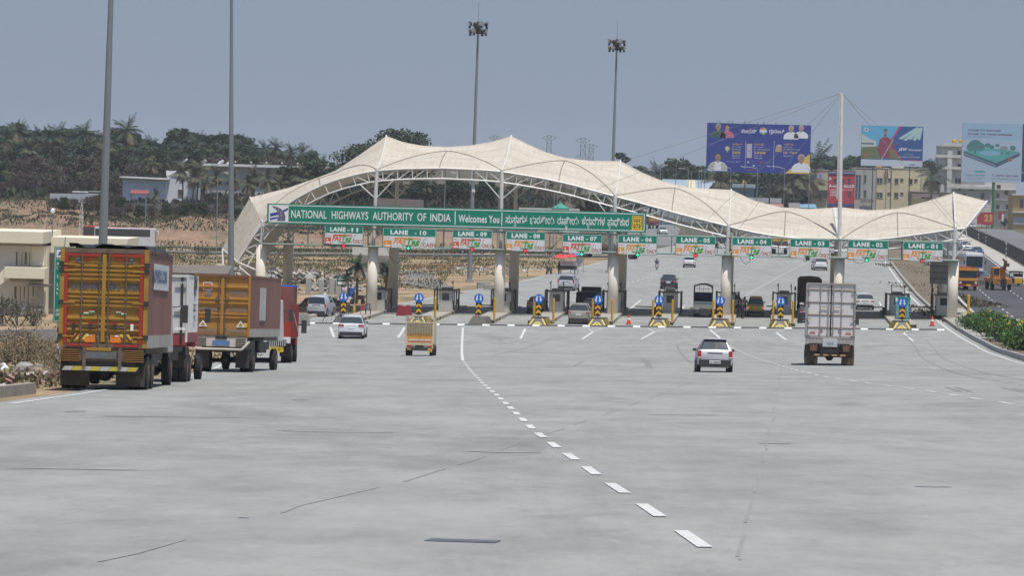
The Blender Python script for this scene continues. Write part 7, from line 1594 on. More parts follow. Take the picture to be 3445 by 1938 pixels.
# blue house with tank, sheds
t, w, H, zz, win, ux = bld('blue_house', 'small pale blue house with an orange water tank and patterned parapet', 2466, 2537, 622, 700, 640, 9, mat('wall_blue', (.22, .34, .42), .8, dirt=.2)); m_ = MB(); m_.box((w / 2, -.4, H - .3), (w + .6, 1.0, .9), mat('parapet_blue', (.36, .46, .52), .7)); m_.build('parapet', t); m_ = MB()
for k in range(7): m_.box((.3 + k * w / 7, -.93, H - .3), (.12, .05, .5), mat('ornament_blue', (.12, .2, .3), .7))
m_.build('parapet_ornament', t); m_ = MB(); m_.lathe([(.5, 0), (.55, .3), (.55, .7), (.2, .95)], mat('tank_orange', (.72, .36, .03)), 14, Matrix.Translation((w * .55, 1.5, H + .2))); m_.build('water_tank', t)
def shed(label, x0, x1, ytop, d, c):
 d = DM(x0, d)
 a = AT(x0, ytop, d); b = AT(x1, ytop, d); w = b.x - a.x; z0 = gzz(a.x, d); H = a.z - z0; t = thing('warehouse', label, 'warehouse', (a.x, d, z0)); m_ = MB()
 n = 14; P = [(0, 0)] + [(0, H * .55)] ; hw = 8.0
 prof = [(0, 0), (0, H * .5)] + [(hw - hw * math.cos(math.pi * k / n), H * .5 + (H * .5) * math.sin(math.pi * k / n)) for k in range(n + 1)] + [(2 * hw, 0)]
 nb = max(6, int(w / 2.2)); c2 = mat('roof_sheet_cream', (.60, .54, .38), .6, dirt=.2)
 for s_ in range(nb):
  x_a, x_b = w * s_ / nb, w * (s_ + 1) / nb; vs = [(x, y, z) for x in (x_a, x_b) for y, z in prof]; k = len(prof); m_.add(vs, [(i, i + 1, k + i + 1, k + i) for i in range(k - 1)], c2 if s_ % 4 == 3 else c)
 m_.add([(0, y, z) for y, z in prof], [tuple(range(len(prof)))], c); m_.add([(w, y, z) for y, z in prof], [tuple(range(len(prof)))], c); m_.build('roof', t); m_ = MB(); m_.box((w / 2, -.1, H * .25), (w * .96, .15, H * .4), mat('shed_wall', (.3, .33, .34), .8)); m_.build('wall', t); return t
BSH = mat('roof_sheet_blue', (.28, .36, .42), .5, dirt=.2)
shed('long shed with a curved pale blue roof and cream stripes behind the street lamps', 2232, 2452, 602, 700, BSH); shed('curved pale shed roof showing between the blue house and the palms', 2600, 2700, 618, 690, BSH)
for i, (x0_, x1_, yt, yb, d, c, lab) in enumerate(((2562, 2628, 692, 706, 600, (.30, .16, .13), 'low sloping terracotta roof just above the canopy line'), (2660, 2740, 695, 706, 600, (.15, .3, .4), 'low blue sheet roofed stall above the canopy line'), (2520, 2630, 664, 680, 630, (.45, .48, .5), 'pale painted boundary wall with coloured panels'), (2655, 2692, 682, 700, 590, (.5, .45, .45), 'small white banner over the canopy line'))):
 d = DM(x0_, d); a = AT(x0_, yt, d); b = AT(x1_, yb, d); z0 = gzz(a.x, d); t = thing(('low_roof', 'stall_roof', 'boundary_wall', 'banner')[i], lab, ('roof', 'stall', 'wall', 'banner')[i], (a.x, d, z0)); m_ = MB(); m_.box(((b.x - a.x) / 2, 1.0, (a.z - z0) / 2), (b.x - a.x, 3.0 if i < 2 else .2, a.z - z0), mat('lowroof_%d' % i, c, .8, dirt=.3)); m_.build('panel', t)
 if i < 2: m_ = MB(); m_.box(((b.x - a.x) / 2, .5, a.z - z0 + .25), (b.x - a.x + 1, 5, .12), mat('lowroof_%d' % i, c), X=Matrix.Rotation(.2, 4, 'X')); m_.build('roof', t)
# white factory buildings in the wooded slope
z1c = lambda x, y: (x / 2.995, 380 + y / 2.995)
t, w, H, zz, win, ux = bld('factory_shed', 'white lean roofed shed among the palms on the slope', 413, 560, 604, 668, 690, 12, mat('shed_white', (.60, .65, .72), .7, dirt=.1)); m_ = MB(); m_.box((w / 2, 5.5, H + .3), (w + 1.0, 13.5, .25), WHITE(), X=Matrix.Rotation(.02, 4, 'Y')); m_.build('roof_sheet', t)
t, w, H, zz, win, ux = bld('factory_annexe', 'bright white annexe with one dark window beside the white shed', 562, 660, 594, 668, 692, 10, mat('shed_bright', (.66, .68, .72), .7, dirt=.08)); win(*z1c(1800, 775), *z1c(1835, 832)); m_ = MB(); m_.box((w * .3, 4, H + .7), (w * .7, 6, .9), WHITE()); m_.build('roof_box', t)
t, w, H, zz, win, ux = bld('long_factory', 'long white roofed factory running behind the palms', 690, 1090, 563, 640, 745, 14, mat('shed_grey', (.45, .45, .44), .7, dirt=.2)); m_ = MB(); m_.box((w / 2, 6, H + .3), (w + 1, 15, .55), WHITE()); m_.build('roof_sheet', t)
for k in range(4): m_ = MB(); m_.path([(-1 + k * 1.9 * (k > 1) - 4 * (k < 1), 1, H - .3), (-1 + k * 1.9 * (k > 1) - 4 * (k < 1), 1, H + .5), (.1 + k * 1.9 * (k > 1) - 4 * (k < 1), 1, H + 1.3)], .3, mat('duct_white', (.5, .52, .54), .5), 8); m_.build('roof_duct', t)
for k in range(6): m_ = MB(); m_.lathe([(.15, 0), (.22, .15), (.12, .35)], GRW, 10, Matrix.Translation((3 + k * 3.4, 2, H + .9))); m_.build('roof_vent', t)
# walls
def wall(name, label, x0, x1, yt0, yt1, yb, d, m, th=.3, posts=None, cat='wall'):
 a = AT(x0, yt0, d); b = AT(x1, yt1, d); z0 = min(gzz(a.x, d), gzz(b.x, d), AT(x0, yb, d).z) - .6; t = thing(name, label, cat, (a.x, d, z0)); w = b.x - a.x
 m_ = MB(); m_.prism([(0, 0), (w, 0), (w, b.z - z0), (0, a.z - z0)], 0, th, m); m_.build('wall_face', t)
 if posts:
  for k in range(int(w / posts) + 1): m_ = MB(); m_.box((k * posts, -.05, (a.z - z0) / 2 + .1), (.2, .2, a.z - z0), m); m_.build('pier', t)
 return t
STW = mat('stained_wall', (.15, .14, .13), .95, var=.4, scale=.5, dirt=.7, dcol=(.04, .04, .045), streak=.15)
wall('retaining_wall', 'dark stained concrete wall below the white shed', 422, 760, 682, 690, 760, 655, STW, posts=4); wall('retaining_wall', 'dark wall running on behind the low end of the canopy', 762, 905, 690, 694, 760, 655, STW)
wall('sheet_fence', 'pale blue sheet fence at the top of the earth bank', 168, 372, 650, 652, 670, 650, mat('sheet_pale', (.40, .44, .47), .7, dirt=.2), .1, cat='fence')
wall('boundary_wall', 'long mauve stained wall seen under the arch beneath the palms', 1270, 1425, 666, 672, 710, 640, mat('mauve_wall', (.24, .19, .18), .9, dirt=.5, dcol=(.1, .08, .07))); wall('boundary_wall', 'white washed wall above the green sign near the green tent', 1745, 1950, 698, 702, 715, 640, mat('washed_wall', (.55, .55, .52), .8, dirt=.4, dcol=(.2, .18, .15)))
wall('boundary_wall', 'dull block wall beneath the lane 09 sign gap', 1650, 1810, 755, 762, 840, 600, mat('block_dull', (.17, .165, .16), .9, dirt=.5, dcol=(.08, .08, .08)))
t = thing('tent', 'small turquoise tent roof above the big green sign', 'tent', AT(1885, 700, 630)); tm = mat('tent_green', (.02, .28, .20), .6); m_ = MB(); m_.add([(-1.6, -1.4, 0), (1.6, -1.4, 0), (1.6, 1.4, 0), (-1.6, 1.4, 0), (0, 0, 1.0)], [(0, 1, 4), (1, 2, 4), (2, 3, 4), (3, 0, 4)], tm); m_.box((0, 0, -.15), (3.2, 2.8, .3), tm); m_.build('canopy', t); m_ = MB()
for a in (-1.5, 1.5):
 for b in (-1.3, 1.3): m_.tube((a, b, -3), (a, b, 0), .04, STEEL(), 5)
m_.build('frame', t)
# vans and awning at the top of the bank
for i, (x, y, c, lab) in enumerate(((275, 653, (.6, .62, .64), 'white van parked behind the pale blue fence'), (330, 652, (.25, .27, .26), 'grey covered vehicle behind the pale blue fence by the tall pole'))):
 p = AT(x, y, 654); t = thing('parked_van', lab, 'van', (p.x, p.y, p.z - 1.4), R_(90)); cc = mat('van_%d' % i, c, .5); m_ = MB(); m_.box((0, 0, .95), (1.8, 4.6, 1.0), cc); m_.box((0, .2, 1.65), (1.6, 3.4, .55), cc, taper=.9); m_.build('body', t, bevel=.08); m_ = MB(); m_.box((0, .2, 1.6), (1.64, 3.2, .35), GLASS()); m_.build('window_band', t)
 for y_ in (-1.4, 1.4):
  for sx in (-1, 1): m_ = MB(); m_.wheelcyl((sx * .8, y_, .35), .35, .2, BLACK(), 14); m_.build('wheel', t)
t = thing('awning', 'red awning over stacked goods at the foot of the white shed', 'awning', AT(470, 665, 670)); m_ = MB(); m_.box((0, 0, 1.1), (3.6, 2, .12), mat('awning_red', (.28, .07, .06), .7), X=Matrix.Rotation(.35, 4, 'X')); m_.build('cloth', t); m_ = MB()
for a in (-1.7, 1.7): m_.tube((a, -.8, -2.5), (a, -.8, 1), .04, DARK(), 4); m_.tube((a, .8, -2.5), (a, .8, 1.2), .04, DARK(), 4)
m_.build('frame', t)

# ------------------------------------------------------------------ the cream office building by the road
CB = mat('office_cream', (.76, .71, .56), .85, var=.04, dirt=.12, scale=.4, dcol=(.4, .35, .26)); CB2 = mat('office_white', (.70, .69, .65), .85, var=.04, dirt=.12, scale=.4, dcol=(.4, .36, .3))
d = 300; z7 = lambda x, y: (x / 2.5, 760 + y / 2.5); A0 = AT(-60, 1060, d); zg = A0.z; t = thing('office_building', 'cream two storey office with parapet bands and an outside stair, next to the parked trucks', 'building', (A0.x, d, zg)); Ux = lambda x: AT(z7(x, 0)[0], 900, d).x - A0.x; Zz = lambda y, x=200: AT(z7(x, y)[0], z7(x, y)[1], d).z - zg
m_ = MB(); X0 = 0; xa = Ux(245); m_.box((xa / 2, 6, Zz(150) / 2), (xa, 10, Zz(150)), CB2); xb = Ux(365); m_.box(((xa + xb) / 2, 6, Zz(170) / 2), (xb - xa, 8, Zz(170)), CB); m_.build('wall', t)
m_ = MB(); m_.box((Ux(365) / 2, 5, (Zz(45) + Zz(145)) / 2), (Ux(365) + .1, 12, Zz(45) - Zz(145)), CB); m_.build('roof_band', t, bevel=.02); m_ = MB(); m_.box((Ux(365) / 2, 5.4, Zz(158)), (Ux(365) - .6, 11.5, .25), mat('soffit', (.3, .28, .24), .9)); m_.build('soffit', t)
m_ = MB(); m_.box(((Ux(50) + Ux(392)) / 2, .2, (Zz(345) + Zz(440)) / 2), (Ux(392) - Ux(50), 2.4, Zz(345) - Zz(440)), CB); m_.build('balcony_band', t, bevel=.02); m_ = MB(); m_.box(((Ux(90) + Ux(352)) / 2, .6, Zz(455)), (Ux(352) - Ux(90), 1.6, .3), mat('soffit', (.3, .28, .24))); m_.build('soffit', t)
for x0_, x1_, y0_, y1_ in ((115, 137, 225, 335), (163, 178, 225, 340), (190, 215, 225, 330), (228, 243, 225, 342), (108, 135, 515, 620), (155, 170, 515, 640), (188, 205, 515, 620), (222, 238, 512, 720), (262, 282, 512, 600)):
 m_ = MB(); yf = .98; W2 = Ux(x1_) - Ux(x0_); hh = Zz(y0_) - Zz(y1_); cx_ = (Ux(x0_) + Ux(x1_)) / 2; cz_ = (Zz(y0_) + Zz(y1_)) / 2
 for s_ in (-1, 1): m_.box((cx_ + s_ * W2 / 2, yf, cz_), (.08, .14, hh), CB)
 m_.box((cx_, yf, cz_ - hh / 2), (W2 + .2, .2, .08), CB); f = m_.build('window', t); m_ = MB(); m_.box((cx_, yf + .0, cz_), (W2 - .08, .06, hh), mat('window_dark', (.10, .10, .09), .3, coat=.3)); m_.build('pane', f)
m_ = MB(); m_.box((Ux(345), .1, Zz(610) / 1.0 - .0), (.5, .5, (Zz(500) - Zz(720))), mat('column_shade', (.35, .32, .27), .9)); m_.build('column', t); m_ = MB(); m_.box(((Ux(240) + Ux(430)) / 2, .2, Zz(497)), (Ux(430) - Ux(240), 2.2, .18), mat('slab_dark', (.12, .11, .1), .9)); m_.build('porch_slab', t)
m_ = MB(); m_.prism([(Ux(-60), Zz(470)), (Ux(50), Zz(360)), (Ux(90), Zz(440)), (Ux(40), Zz(480)), (Ux(-60), Zz(560))], -.9, 0, CB); m_.tube((Ux(-30), -.5, Zz(395)), (Ux(50), -.5, Zz(350)), .03, STEEL(), 5); m_.build('stair', t)
m_ = MB(); m_.box(((Ux(365) + Ux(1020)) / 2, 9, Zz(95) / 2), (Ux(1020) - Ux(365), 9, Zz(95)), CB); m_.build('rear_wing', t, bevel=.02); m_ = MB(); m_.box(((Ux(248) + Ux(360)) / 2, 1.6, (Zz(170) + Zz(335)) / 2), (Ux(360) - Ux(248), 1.2, Zz(170) - Zz(335)), CB); m_.build('corner_bay', t)
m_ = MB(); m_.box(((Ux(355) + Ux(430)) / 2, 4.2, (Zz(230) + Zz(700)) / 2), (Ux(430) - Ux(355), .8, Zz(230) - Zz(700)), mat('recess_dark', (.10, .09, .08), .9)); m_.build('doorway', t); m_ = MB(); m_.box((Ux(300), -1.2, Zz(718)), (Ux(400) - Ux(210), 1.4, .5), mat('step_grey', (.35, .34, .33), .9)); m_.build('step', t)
m_ = MB(); m_.path([(Ux(490), 4.3, Zz(90)), (Ux(480), 4.3, Zz(260)), (Ux(468), 4.3, Zz(420))], .035, GALV, 5); m_.build('conduit', t)
m_ = MB(); m_.tube((Ux(395), 3, Zz(90)), (Ux(395), 3, Zz(-110)), .05, GALV, 6); m_.lathe([(.05, 0), (.2, .1), (.2, .3), (.05, .45)], SIGNW(), 12, Matrix.Translation((Ux(395), 3, Zz(-110)))); m_.build('roof_lamp', t)
# small guard house beyond lane 11
t, w, H, zz, win, ux = bld('guard_house', 'small white flat roofed guard house behind the lane 10 pillar', 1200, 1300, 834, 965, 420, 5, mat('guard_white', (.62, .60, .55), .8, dirt=.12)); m_ = MB(); m_.box((w / 2, 2.5, H - .4), (w + 1.0, 6.2, 1.0), mat('guard_white', (.62, .60, .55))); m_.box((w / 2, 2.5, H - 1.1), (w + .6, 5.8, .5), mat('guard_white', (.62, .60, .55))); m_.build('parapet', t); win(1280, 885, 1292, 925); m_ = MB(); m_.box((w * .5, -.5, H * .38), (.35, .35, H * .75), mat('guard_white', (.62, .60, .55))); m_.build('column', t)

# ------------------------------------------------------------------ green regulation sign by the first truck
p = G(188, 1228); t = thing('regulation_sign', 'tall green regulation sign on a black and white post beside the parked yellow truck', 'road sign', p); dd = p.y; s_ = FPX / dd; Hs = AT(188, 830, dd).z - p.z; Hb = AT(188, 1084, dd).z - p.z
m_ = MB(); wS = 2.4; x0 = (174 - 188) / s_; m_.box((x0 + wS / 2, .05, (Hs + Hb) / 2), (wS, .08, Hs - Hb), GREEN()); m_.build('panel', t)
m_ = MB();
for a, b, c, e in ((.04, Hb + .04, wS - .04, Hb + .06), (.04, Hs - .06, wS - .04, Hs - .04), (.04, Hb + .04, .06, Hs - .04), (.04, Hs - .55, wS - .04, Hs - .53)): m_.rect(x0 + a, b, x0 + c, e, 0, SW)
m_.build('border', t)
m_ = MB(); rws = ['(ಅ) ಅಧಿಸೂಚನೆ', '1. ಮೋಟಾರ್ ಸೈಕಲ್', '   ಸ್ಕೂಟರ್', '2. ಮೂರು ಚಕ್ರ', '   ವಾಹನ', '3. ಆಟೋ', '4. ಟ್ರ್ಯಾಕ್ಟರ್', '5. ಬಹು ಅಕ್ಷದ', '   ಯಂತ್ರ', '   ವಾಹನಗಳು', '   ನಿಷೇಧ', '(ಬ) ಸೂಚನೆ', '(ಕ) ಕಾಯ್ದೆ']
for k, s2 in enumerate(rws): m_.text(s2, x0 + .13 + (.16 if s2[0] == ' ' else 0), Hs - .80 - k * (Hs - Hb - .9) / 13, .12, -.004, SW, None, .01)
m_.rect(x0 + .1, Hs - .48, x0 + .6, Hs - .12, -.004, SW); m_.flat([(x0 + .15, Hs - .4), (x0 + .5, Hs - .3), (x0 + .45, Hs - .15), (x0 + .25, Hs - .2)], -.008, LB); m_.build('notice_text', t)
m_ = MB(); n_ = 8
for k in range(n_): m_.tube((0.05, .15, Hb * k / n_), (0.05, .15, Hb * (k + 1) / n_), .06, KW if k % 2 else KB, 10)
m_.tube((.05, .15, Hb), (.05, .15, Hs - .2), .05, STEEL(), 8); m_.tube((wS - .3 + x0, .15, 0), (wS - .3 + x0, .15, Hs - .2), .05, STEEL(), 8); m_.build('post', t)
# block wall
a = G(-30, 1150); b = G(186, 1146); t = thing('block_wall', 'low grey block wall in front of the cream office', 'wall', (a.x, a.y, a.z - .5)); BWL = bpy.data.materials.new('concrete_blocks'); BWL.use_nodes = True; bn = BWL.node_tree; bs = bn.nodes['Principled BSDF']; bs.inputs['Roughness'].default_value = .9
tc = N(BWL, 'ShaderNodeTexCoord'); mp = N(BWL, 'ShaderNodeMapping'); mp.inputs['Rotation'].default_value = (math.pi / 2, 0, 0); br = N(BWL, 'ShaderNodeTexBrick'); br.inputs['Scale'].default_value = 2.2; br.inputs['Color1'].default_value = (.36, .36, .35, 1); br.inputs['Color2'].default_value = (.28, .28, .27, 1); br.inputs['Mortar'].default_value = (.15, .14, .13, 1); br.inputs['Mortar Size'].default_value = .03
bn.links.new(tc.outputs['Object'], mp.inputs[0]); bn.links.new(mp.outputs[0], br.inputs[0]); bn.links.new(br.outputs[0], bs.inputs[0])
L_ = (b - a).length; m_ = MB(); m_.box((L_ / 2, 0, .7), (L_, .25, 1.3), BWL, X=Matrix()); o = m_.build('wall_face', t); t.rotation_euler = (0, 0, math.atan2(b.y - a.y, b.x - a.x))

# ------------------------------------------------------------------ red umbrella stall and small things
t = thing('umbrella_stall', 'roadside stall under sagging red umbrellas on the dirt beyond lane 08', 'stall', place(1900, 922), 0); RU = mat('umbrella_red', (.62, .05, .06), .6, dirt=.1)
def umb(cx_, cy_, z, r, m):
 m_ = MB(); n = 8; vs = [(cx_, cy_, z + r * .38)] + [(cx_ + r * math.cos(2 * math.pi * k / n), cy_ + r * math.sin(2 * math.pi * k / n), z + (.06 if k % 2 else -.05)) for k in range(n)]; m_.add(vs, [(0, 1 + k, 1 + (k + 1) % n) for k in range(n)], m); m_.tube((cx_, cy_, 0), (cx_, cy_, z + r * .4), .03, STEEL(), 5); return m_
umb(-.55, 0, 2.1, 1.35, RU).build('red_umbrella', t); umb(.75, .3, 2.25, 1.15, RU).build('red_umbrella', t); umb(1.7, .6, 2.5, 1.0, mat('umbrella_blue', (.08, .2, .5), .6)).build('blue_umbrella', t)
m_ = MB(); m_.box((.4, .3, .8), (2.3, .9, .5), DARK()); m_.box((.5, .2, 1.35), (2.2, .7, .7), mat('stall_banner', (.5, .48, .46), .7, dirt=.3)); m_.text('TOLL PASS', -.4, 1.3, .18, -.18, RDL, 1.4, .02); m_.build('counter', t); m_ = MB(); m_.box((1.9, .2, 1.6), (.9, .05, 1.0), mat('stall_banner', (.5, .48, .46))); m_.tube((2.4, .2, 0), (2.4, .2, 2.6), .03, STEEL(), 5); m_.build('side_banner', t)
for x in (-.5, 1.3): m_ = MB(); m_.wheelcyl((x, .1, .32), .32, .1, BLACK(), 16); m_.build('wheel', t)
person('vendor in dark clothes standing under the red umbrellas', place(1880, 921), R_(120), mat('shirt_charcoal', (.06, .055, .06)), mat('trousers_black', (.03, .03, .035)), 1.65)
for (x, y, lab) in ((1774, 937, 'short black and white striped guide post on the dirt beyond lane 09'), (3137, 1050, 'striped post under the grey sign frame beside lane 01'), (3110, 900, 'striped guide post on the median kerb before the highway')):
 p = G(x, y); p.z += .05; t = thing('guide_post', lab, 'guide post', p); m_ = MB(); hh = 1.2 if x < 2000 else (2.2 if x == 3137 else 1.1)
 for k in range(6): m_.tube((0, 0, hh * k / 6), (0, 0, hh * (k + 1) / 6), .07, KB if k % 2 else KW, 8)
 m_.build('post', t)
# grey multi-panel sign frame seen from behind at the far side
a = AT(3130, 875, 318); t = thing('panel_sign', 'back of a grey multi panel sign on a striped post by the end pillar', 'road sign', (a.x, 318, road_z(a.x, 318) + .3)); h0 = AT(3130, 957, 318).z - t.location.z; h1 = a.z - t.location.z; m_ = MB()
for k in range(4): z_ = h0 + (h1 - h0) * (k + .5) / 4; m_.box((.95, .05, z_), (1.9, .05, (h1 - h0) / 4 - .08), mat('sign_back_grey', (.27, .27, .25), .7, dirt=.2)); m_.box((.95, -.02, z_ + (h1 - h0) / 8), (2.0, .08, .07), DARK())
m_.build('panel', t); m_ = MB(); m_.tube((.25, .12, 0), (.25, .12, h1), .07, DARK(), 8); m_.tube((1.7, .12, 0), (1.7, .12, h1), .07, DARK(), 8); m_.build('post', t)
# chairs
def chair(label, p, c, rz):
 t = thing('plastic_chair', label, 'chair', p, rz); m_ = MB(); m_.box((0, 0, .44), (.46, .44, .04), c); m_.build('seat', t)
 m_ = MB()
 for x in (-.16, 0, .16): m_.box((x, .22, .68), (.07, .03, .46), c)
 m_.box((0, .22, .9), (.44, .035, .08), c); m_.box((0, .22, .48), (.44, .035, .08), c); m_.build('backrest', t)
 for x in (-.2, .2):
  for y in (-.19, .2): m_ = MB(); m_.tube((x * 1.1, y * 1.1, 0), (x, y, .44), .025, c, 6); m_.build('leg', t)
  m_ = MB(); m_.box((x * 1.15, 0, .64), (.05, .42, .03), c); m_.tube((x * 1.15, -.2, .44), (x * 1.15, -.2, .64), .02, c, 5); m_.build('armrest', t)
 return t
chair('red plastic chair beside the lane 11 pillar', LG(PL(1221, 1064, -8)[0], -8, .33), mat('chair_red', (.62, .05, .06), .4), R_(185)); chair('dark blue plastic chair beside the red one at the lane 11 pillar', LG(PL(1238, 1064, -8)[0], -8, .33), mat('chair_blue', (.06, .06, .16), .4), R_(175))
for i, (x, y, rz, lab) in enumerate(((1133, 1060, .4, 'dark wooden trestle beside the blue sign of lane 11'), (1162, 1058, -.3, 'dark trestle half hidden behind the chevron board of lane 11'))):
 t = thing('trestle', lab, 'trestle', place(x, y), rz); m_ = MB()
 for a in (-.4, .4): m_.tube((a, -.3, 0), (a, 0, 1.0), .03, DARK(), 5); m_.tube((a, .3, 0), (a, 0, 1.0), .03, DARK(), 5)
 m_.box((0, 0, 1.0), (1.0, .12, .1), DARK()); m_.box((0, -.15, .5), (.9, .04, .06), DARK()); m_.build('frame', t)
t = thing('barricade', 'fallen dark metal barricade lying beside the white SUV', 'barricade', place(1118, 1090), .2); m_ = MB(); Q = [(-.9, 0, .05), (1.0, 0, .05), (.7, .3, 1.0), (-.4, .3, 1.0)]; m_.path(Q + [Q[0]], .03, DARK(), 6)
for k in range(1, 5): m_.tube(Vector(Q[0]).lerp(Vector(Q[1]), k / 5), Vector(Q[3]).lerp(Vector(Q[2]), k / 5), .015, DARK(), 4)
m_.build('frame', t)
t = thing('water_barrier', 'dark red plastic road barrier at the mouth of lane 10', 'barrier', LG(PL(1359, 1061, -3)[0], -3, .05), -TH); m_ = MB(); m_.prism([(-.75, 0), (.75, 0), (.6, .5), (.5, .95), (.2, .95), (.15, .85), (-.15, .85), (-.2, .95), (-.5, .95), (-.6, .5)], 0, .5, mat('barrier_red', (.30, .03, .045), .5, dirt=.1)); m_.build('shell', t, bevel=.04)
t = thing('concrete_barrier', 'plain grey concrete barrier beside the red truck mirror', 'barrier', place(1018, 1098), 0); m_ = MB(); m_.prism([(-.6, 0), (.6, 0), (.5, 1.0), (-.5, 1.0)], 0, .6, KERB); m_.build('block', t, bevel=.03)
for (x, y, lab, h_, yv) in ((993, 1060, 'yellow post near the parked grey SUV', 1.6, 0), (1191, 1064, 'stubby yellow bollard beside the chairs of lane 11', .9, 1), (3256, 1090, 'yellow post on the footpath beyond the end pillar', 0, 2)):
 p = G(x, y) if yv != 2 else LG(PL(3256, 1098, -10)[0], -10, .3); t = thing('bollard', lab, 'bollard', p); m_ = MB(); hh = h_ if h_ else 2.35; m_.lathe([(.12, 0), (.12, hh - .06), (.09, hh)], YEL(), 12); m_.build('post', t)
 if yv == 0: m_ = MB(); m_.lathe([(.02, hh), (.06, hh + .1), (.02, hh + .5)], SIGNW(), 8); m_.build('cap', t)
p = LG(PL(3270, 1094, -12)[0] + .8, -12, .3); t = thing('marker_post', 'small yellow topped iron marker on the footpath beyond the end pillar', 'marker', p); m_ = MB(); m_.box((0, 0, .55), (.4, .05, .2), YEL()); m_.tube((-.1, 0, 0), (-.1, 0, .5), .02, RUST, 5); m_.tube((.1, 0, 0), (.1, 0, .5), .02, RUST, 5); m_.build('plate', t)
# concrete slabs, bin, oil drum, small green sign in the waste ground
for i, (x, y0, y1, lab) in enumerate(((1037, 935, 978, 'upright concrete slab, first from the oil drum in the waste ground'), (1080, 940, 980, 'upright concrete slab, second from the oil drum in the waste ground'), (1115, 936, 980, 'tallest upright concrete slab in the waste ground'), (1136, 942, 985, 'upright concrete slab right behind the small green notice'.replace('right behind', 'just behind')))):
 p = G(x, 990); s_ = FPX / p.y; t = thing('concrete_slab', lab, 'concrete slab', (p.x, p.y, p.z), .1 * i, 'upright slabs'); m_ = MB(); m_.box((0, 0, (990 - y0) / s_ / 2), (18 / s_, .35, (990 - y0) / s_), mat('slab_grey', (.40, .39, .37), .85, dirt=.3)); m_.build('slab', t, bevel=.03)
p = G(1148, 1000); t = thing('small_notice', 'small dark green notice with white symbols in the waste ground', 'sign', p); m_ = MB(); m_.box((0, 0, 1.7), (1.0, .05, 1.1), mat('notice_green', (.02, .12, .09), .5)); m_.text('ALLOW', -.3, 2.05, .1, -.03, SW, .6); m_.text('HEAVY', -.38, 1.8, .16, -.03, SW, .76, .02); m_.rect(-.4, 1.3, .4, 1.6, -.03, SW); m_.build('panel', t); m_ = MB(); m_.tube((0, .05, 0), (0, .05, 1.2), .05, STEEL(), 6); m_.build('post', t)
p = G(1183, 1000); t = thing('barrel', 'bright blue plastic drum standing in the weeds', 'barrel', p); m_ = MB(); m_.lathe([(.3, 0), (.34, .1), (.34, .5), (.31, .55), (.34, .6), (.34, .95), (.3, 1.0)], mat('drum_blue', (.03, .12, .45), .4), 16); m_.build('drum', t)
p = G(1011, 945); t = thing('barrel', 'dull blue oil drum in front of the broken concrete heap', 'barrel', p); m_ = MB(); m_.lathe([(.32, 0), (.32, .35), (.35, .4), (.32, .45), (.32, .9)], mat('drum_dull', (.08, .12, .13), .6, dirt=.4), 16); m_.build('drum', t)
# low retaining kerb and rail bridge
for i, (x0, x1, y, lab) in enumerate(((1375, 1445, 912, 'brown railing of the culvert along the bypass'), (1462, 1534, 914, 'second brown culvert railing past the bypass'))):
 a = G(x0, y, f=terr); b = G(x1, y, f=terr); t = thing('railing', lab, 'railing', a); L_ = (b - a).length; m_ = MB(); rc = mat('rail_brown', (.28, .15, .07), .7)
 for z in (.5, .95): m_.tube((0, 0, z), (b.x - a.x, b.y - a.y, z + b.z - a.z), .05, rc, 5)
 for k in range(9): q = (b - a) * k / 8; m_.tube((q.x, q.y, q.z), (q.x, q.y, q.z + .95), .05, rc, 5)
 m_.build('rails', t)
# mesh fence along the far highway edge
t = thing('mesh_fence', 'dark mesh fence with posts between the highway shoulder and the far carriageway', 'fence'); fm = mat('mesh_dark', (.05, .05, .045), .8, var=.3, scale=3)
P = off(HWR, 3.9); m_ = MB(); y = 240
while y < 1030:
 x = interp(P, y); x2 = interp(P, y + 3); z = road_z(x, y); m_.quad((x, y, z + .1), (x2, y + 3, z + .1), (x2, y + 3, z + 2.3), (x, y, z + 2.3), fm); y += 3
m_.build('mesh_panel', t); y = 240
while y < 900: x = interp(P, y); m_ = MB(); m_.box((x, y, road_z(x, y) + 1.2), (.12, .12, 2.5), DARK()); m_.build('fence_post', t); y += 7.5
for (x, y, lab) in ((3384, 872, 'striped lamp post on the shoulder before the dark mesh fence'), (3316, 826, 'farther striped marker post along the mesh fence'), (3291, 815, 'farthest striped marker post along the mesh fence')):
 p = G(x, y); t = thing('guide_post', lab, 'guide post', p); m_ = MB()
 for k in range(7): m_.tube((0, 0, .4 * k), (0, 0, .4 * (k + 1)), .08, KB if k % 2 else KW, 8)
 m_.build('post', t); m_ = MB(); m_.box((0, 0, 2.9), (.5, .1, .35), mat('post_plate', (.3, .3, .28), .6)); m_.build('plate', t)
# fence of wire and posts along the service road
t = thing('wire_fence', 'low wire fence with thin posts along the service road', 'fence'); m_ = MB(); pts = []
for k in range(34): x = -140 + k * 4.4; z = gzz(x, 536); pts.append((x, 536, z)); m_.tube((x, 536, z), (x, 536, z + 1.3), .05, mat('post_pale', (.4, .4, .38), .7), 4)
for dz in (.5, 1.2): m_.path([(a, b, c + dz) for a, b, c in pts], .025, STEEL(), 4)
m_.build('wires', t)
# corrugated shed roof behind the white container truck
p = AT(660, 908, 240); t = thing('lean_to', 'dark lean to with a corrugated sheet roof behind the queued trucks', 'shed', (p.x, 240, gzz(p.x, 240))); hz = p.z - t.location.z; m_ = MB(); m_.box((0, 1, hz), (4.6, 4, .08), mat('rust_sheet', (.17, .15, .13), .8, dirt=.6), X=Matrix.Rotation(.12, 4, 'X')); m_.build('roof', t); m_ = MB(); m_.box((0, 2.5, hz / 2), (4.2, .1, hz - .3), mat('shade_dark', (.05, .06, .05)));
for x in (-2, 0, 2): m_.tube((x, -.6, 0), (x, -.6, hz - .2), .06, DARK(), 5)
m_.build('frame', t)

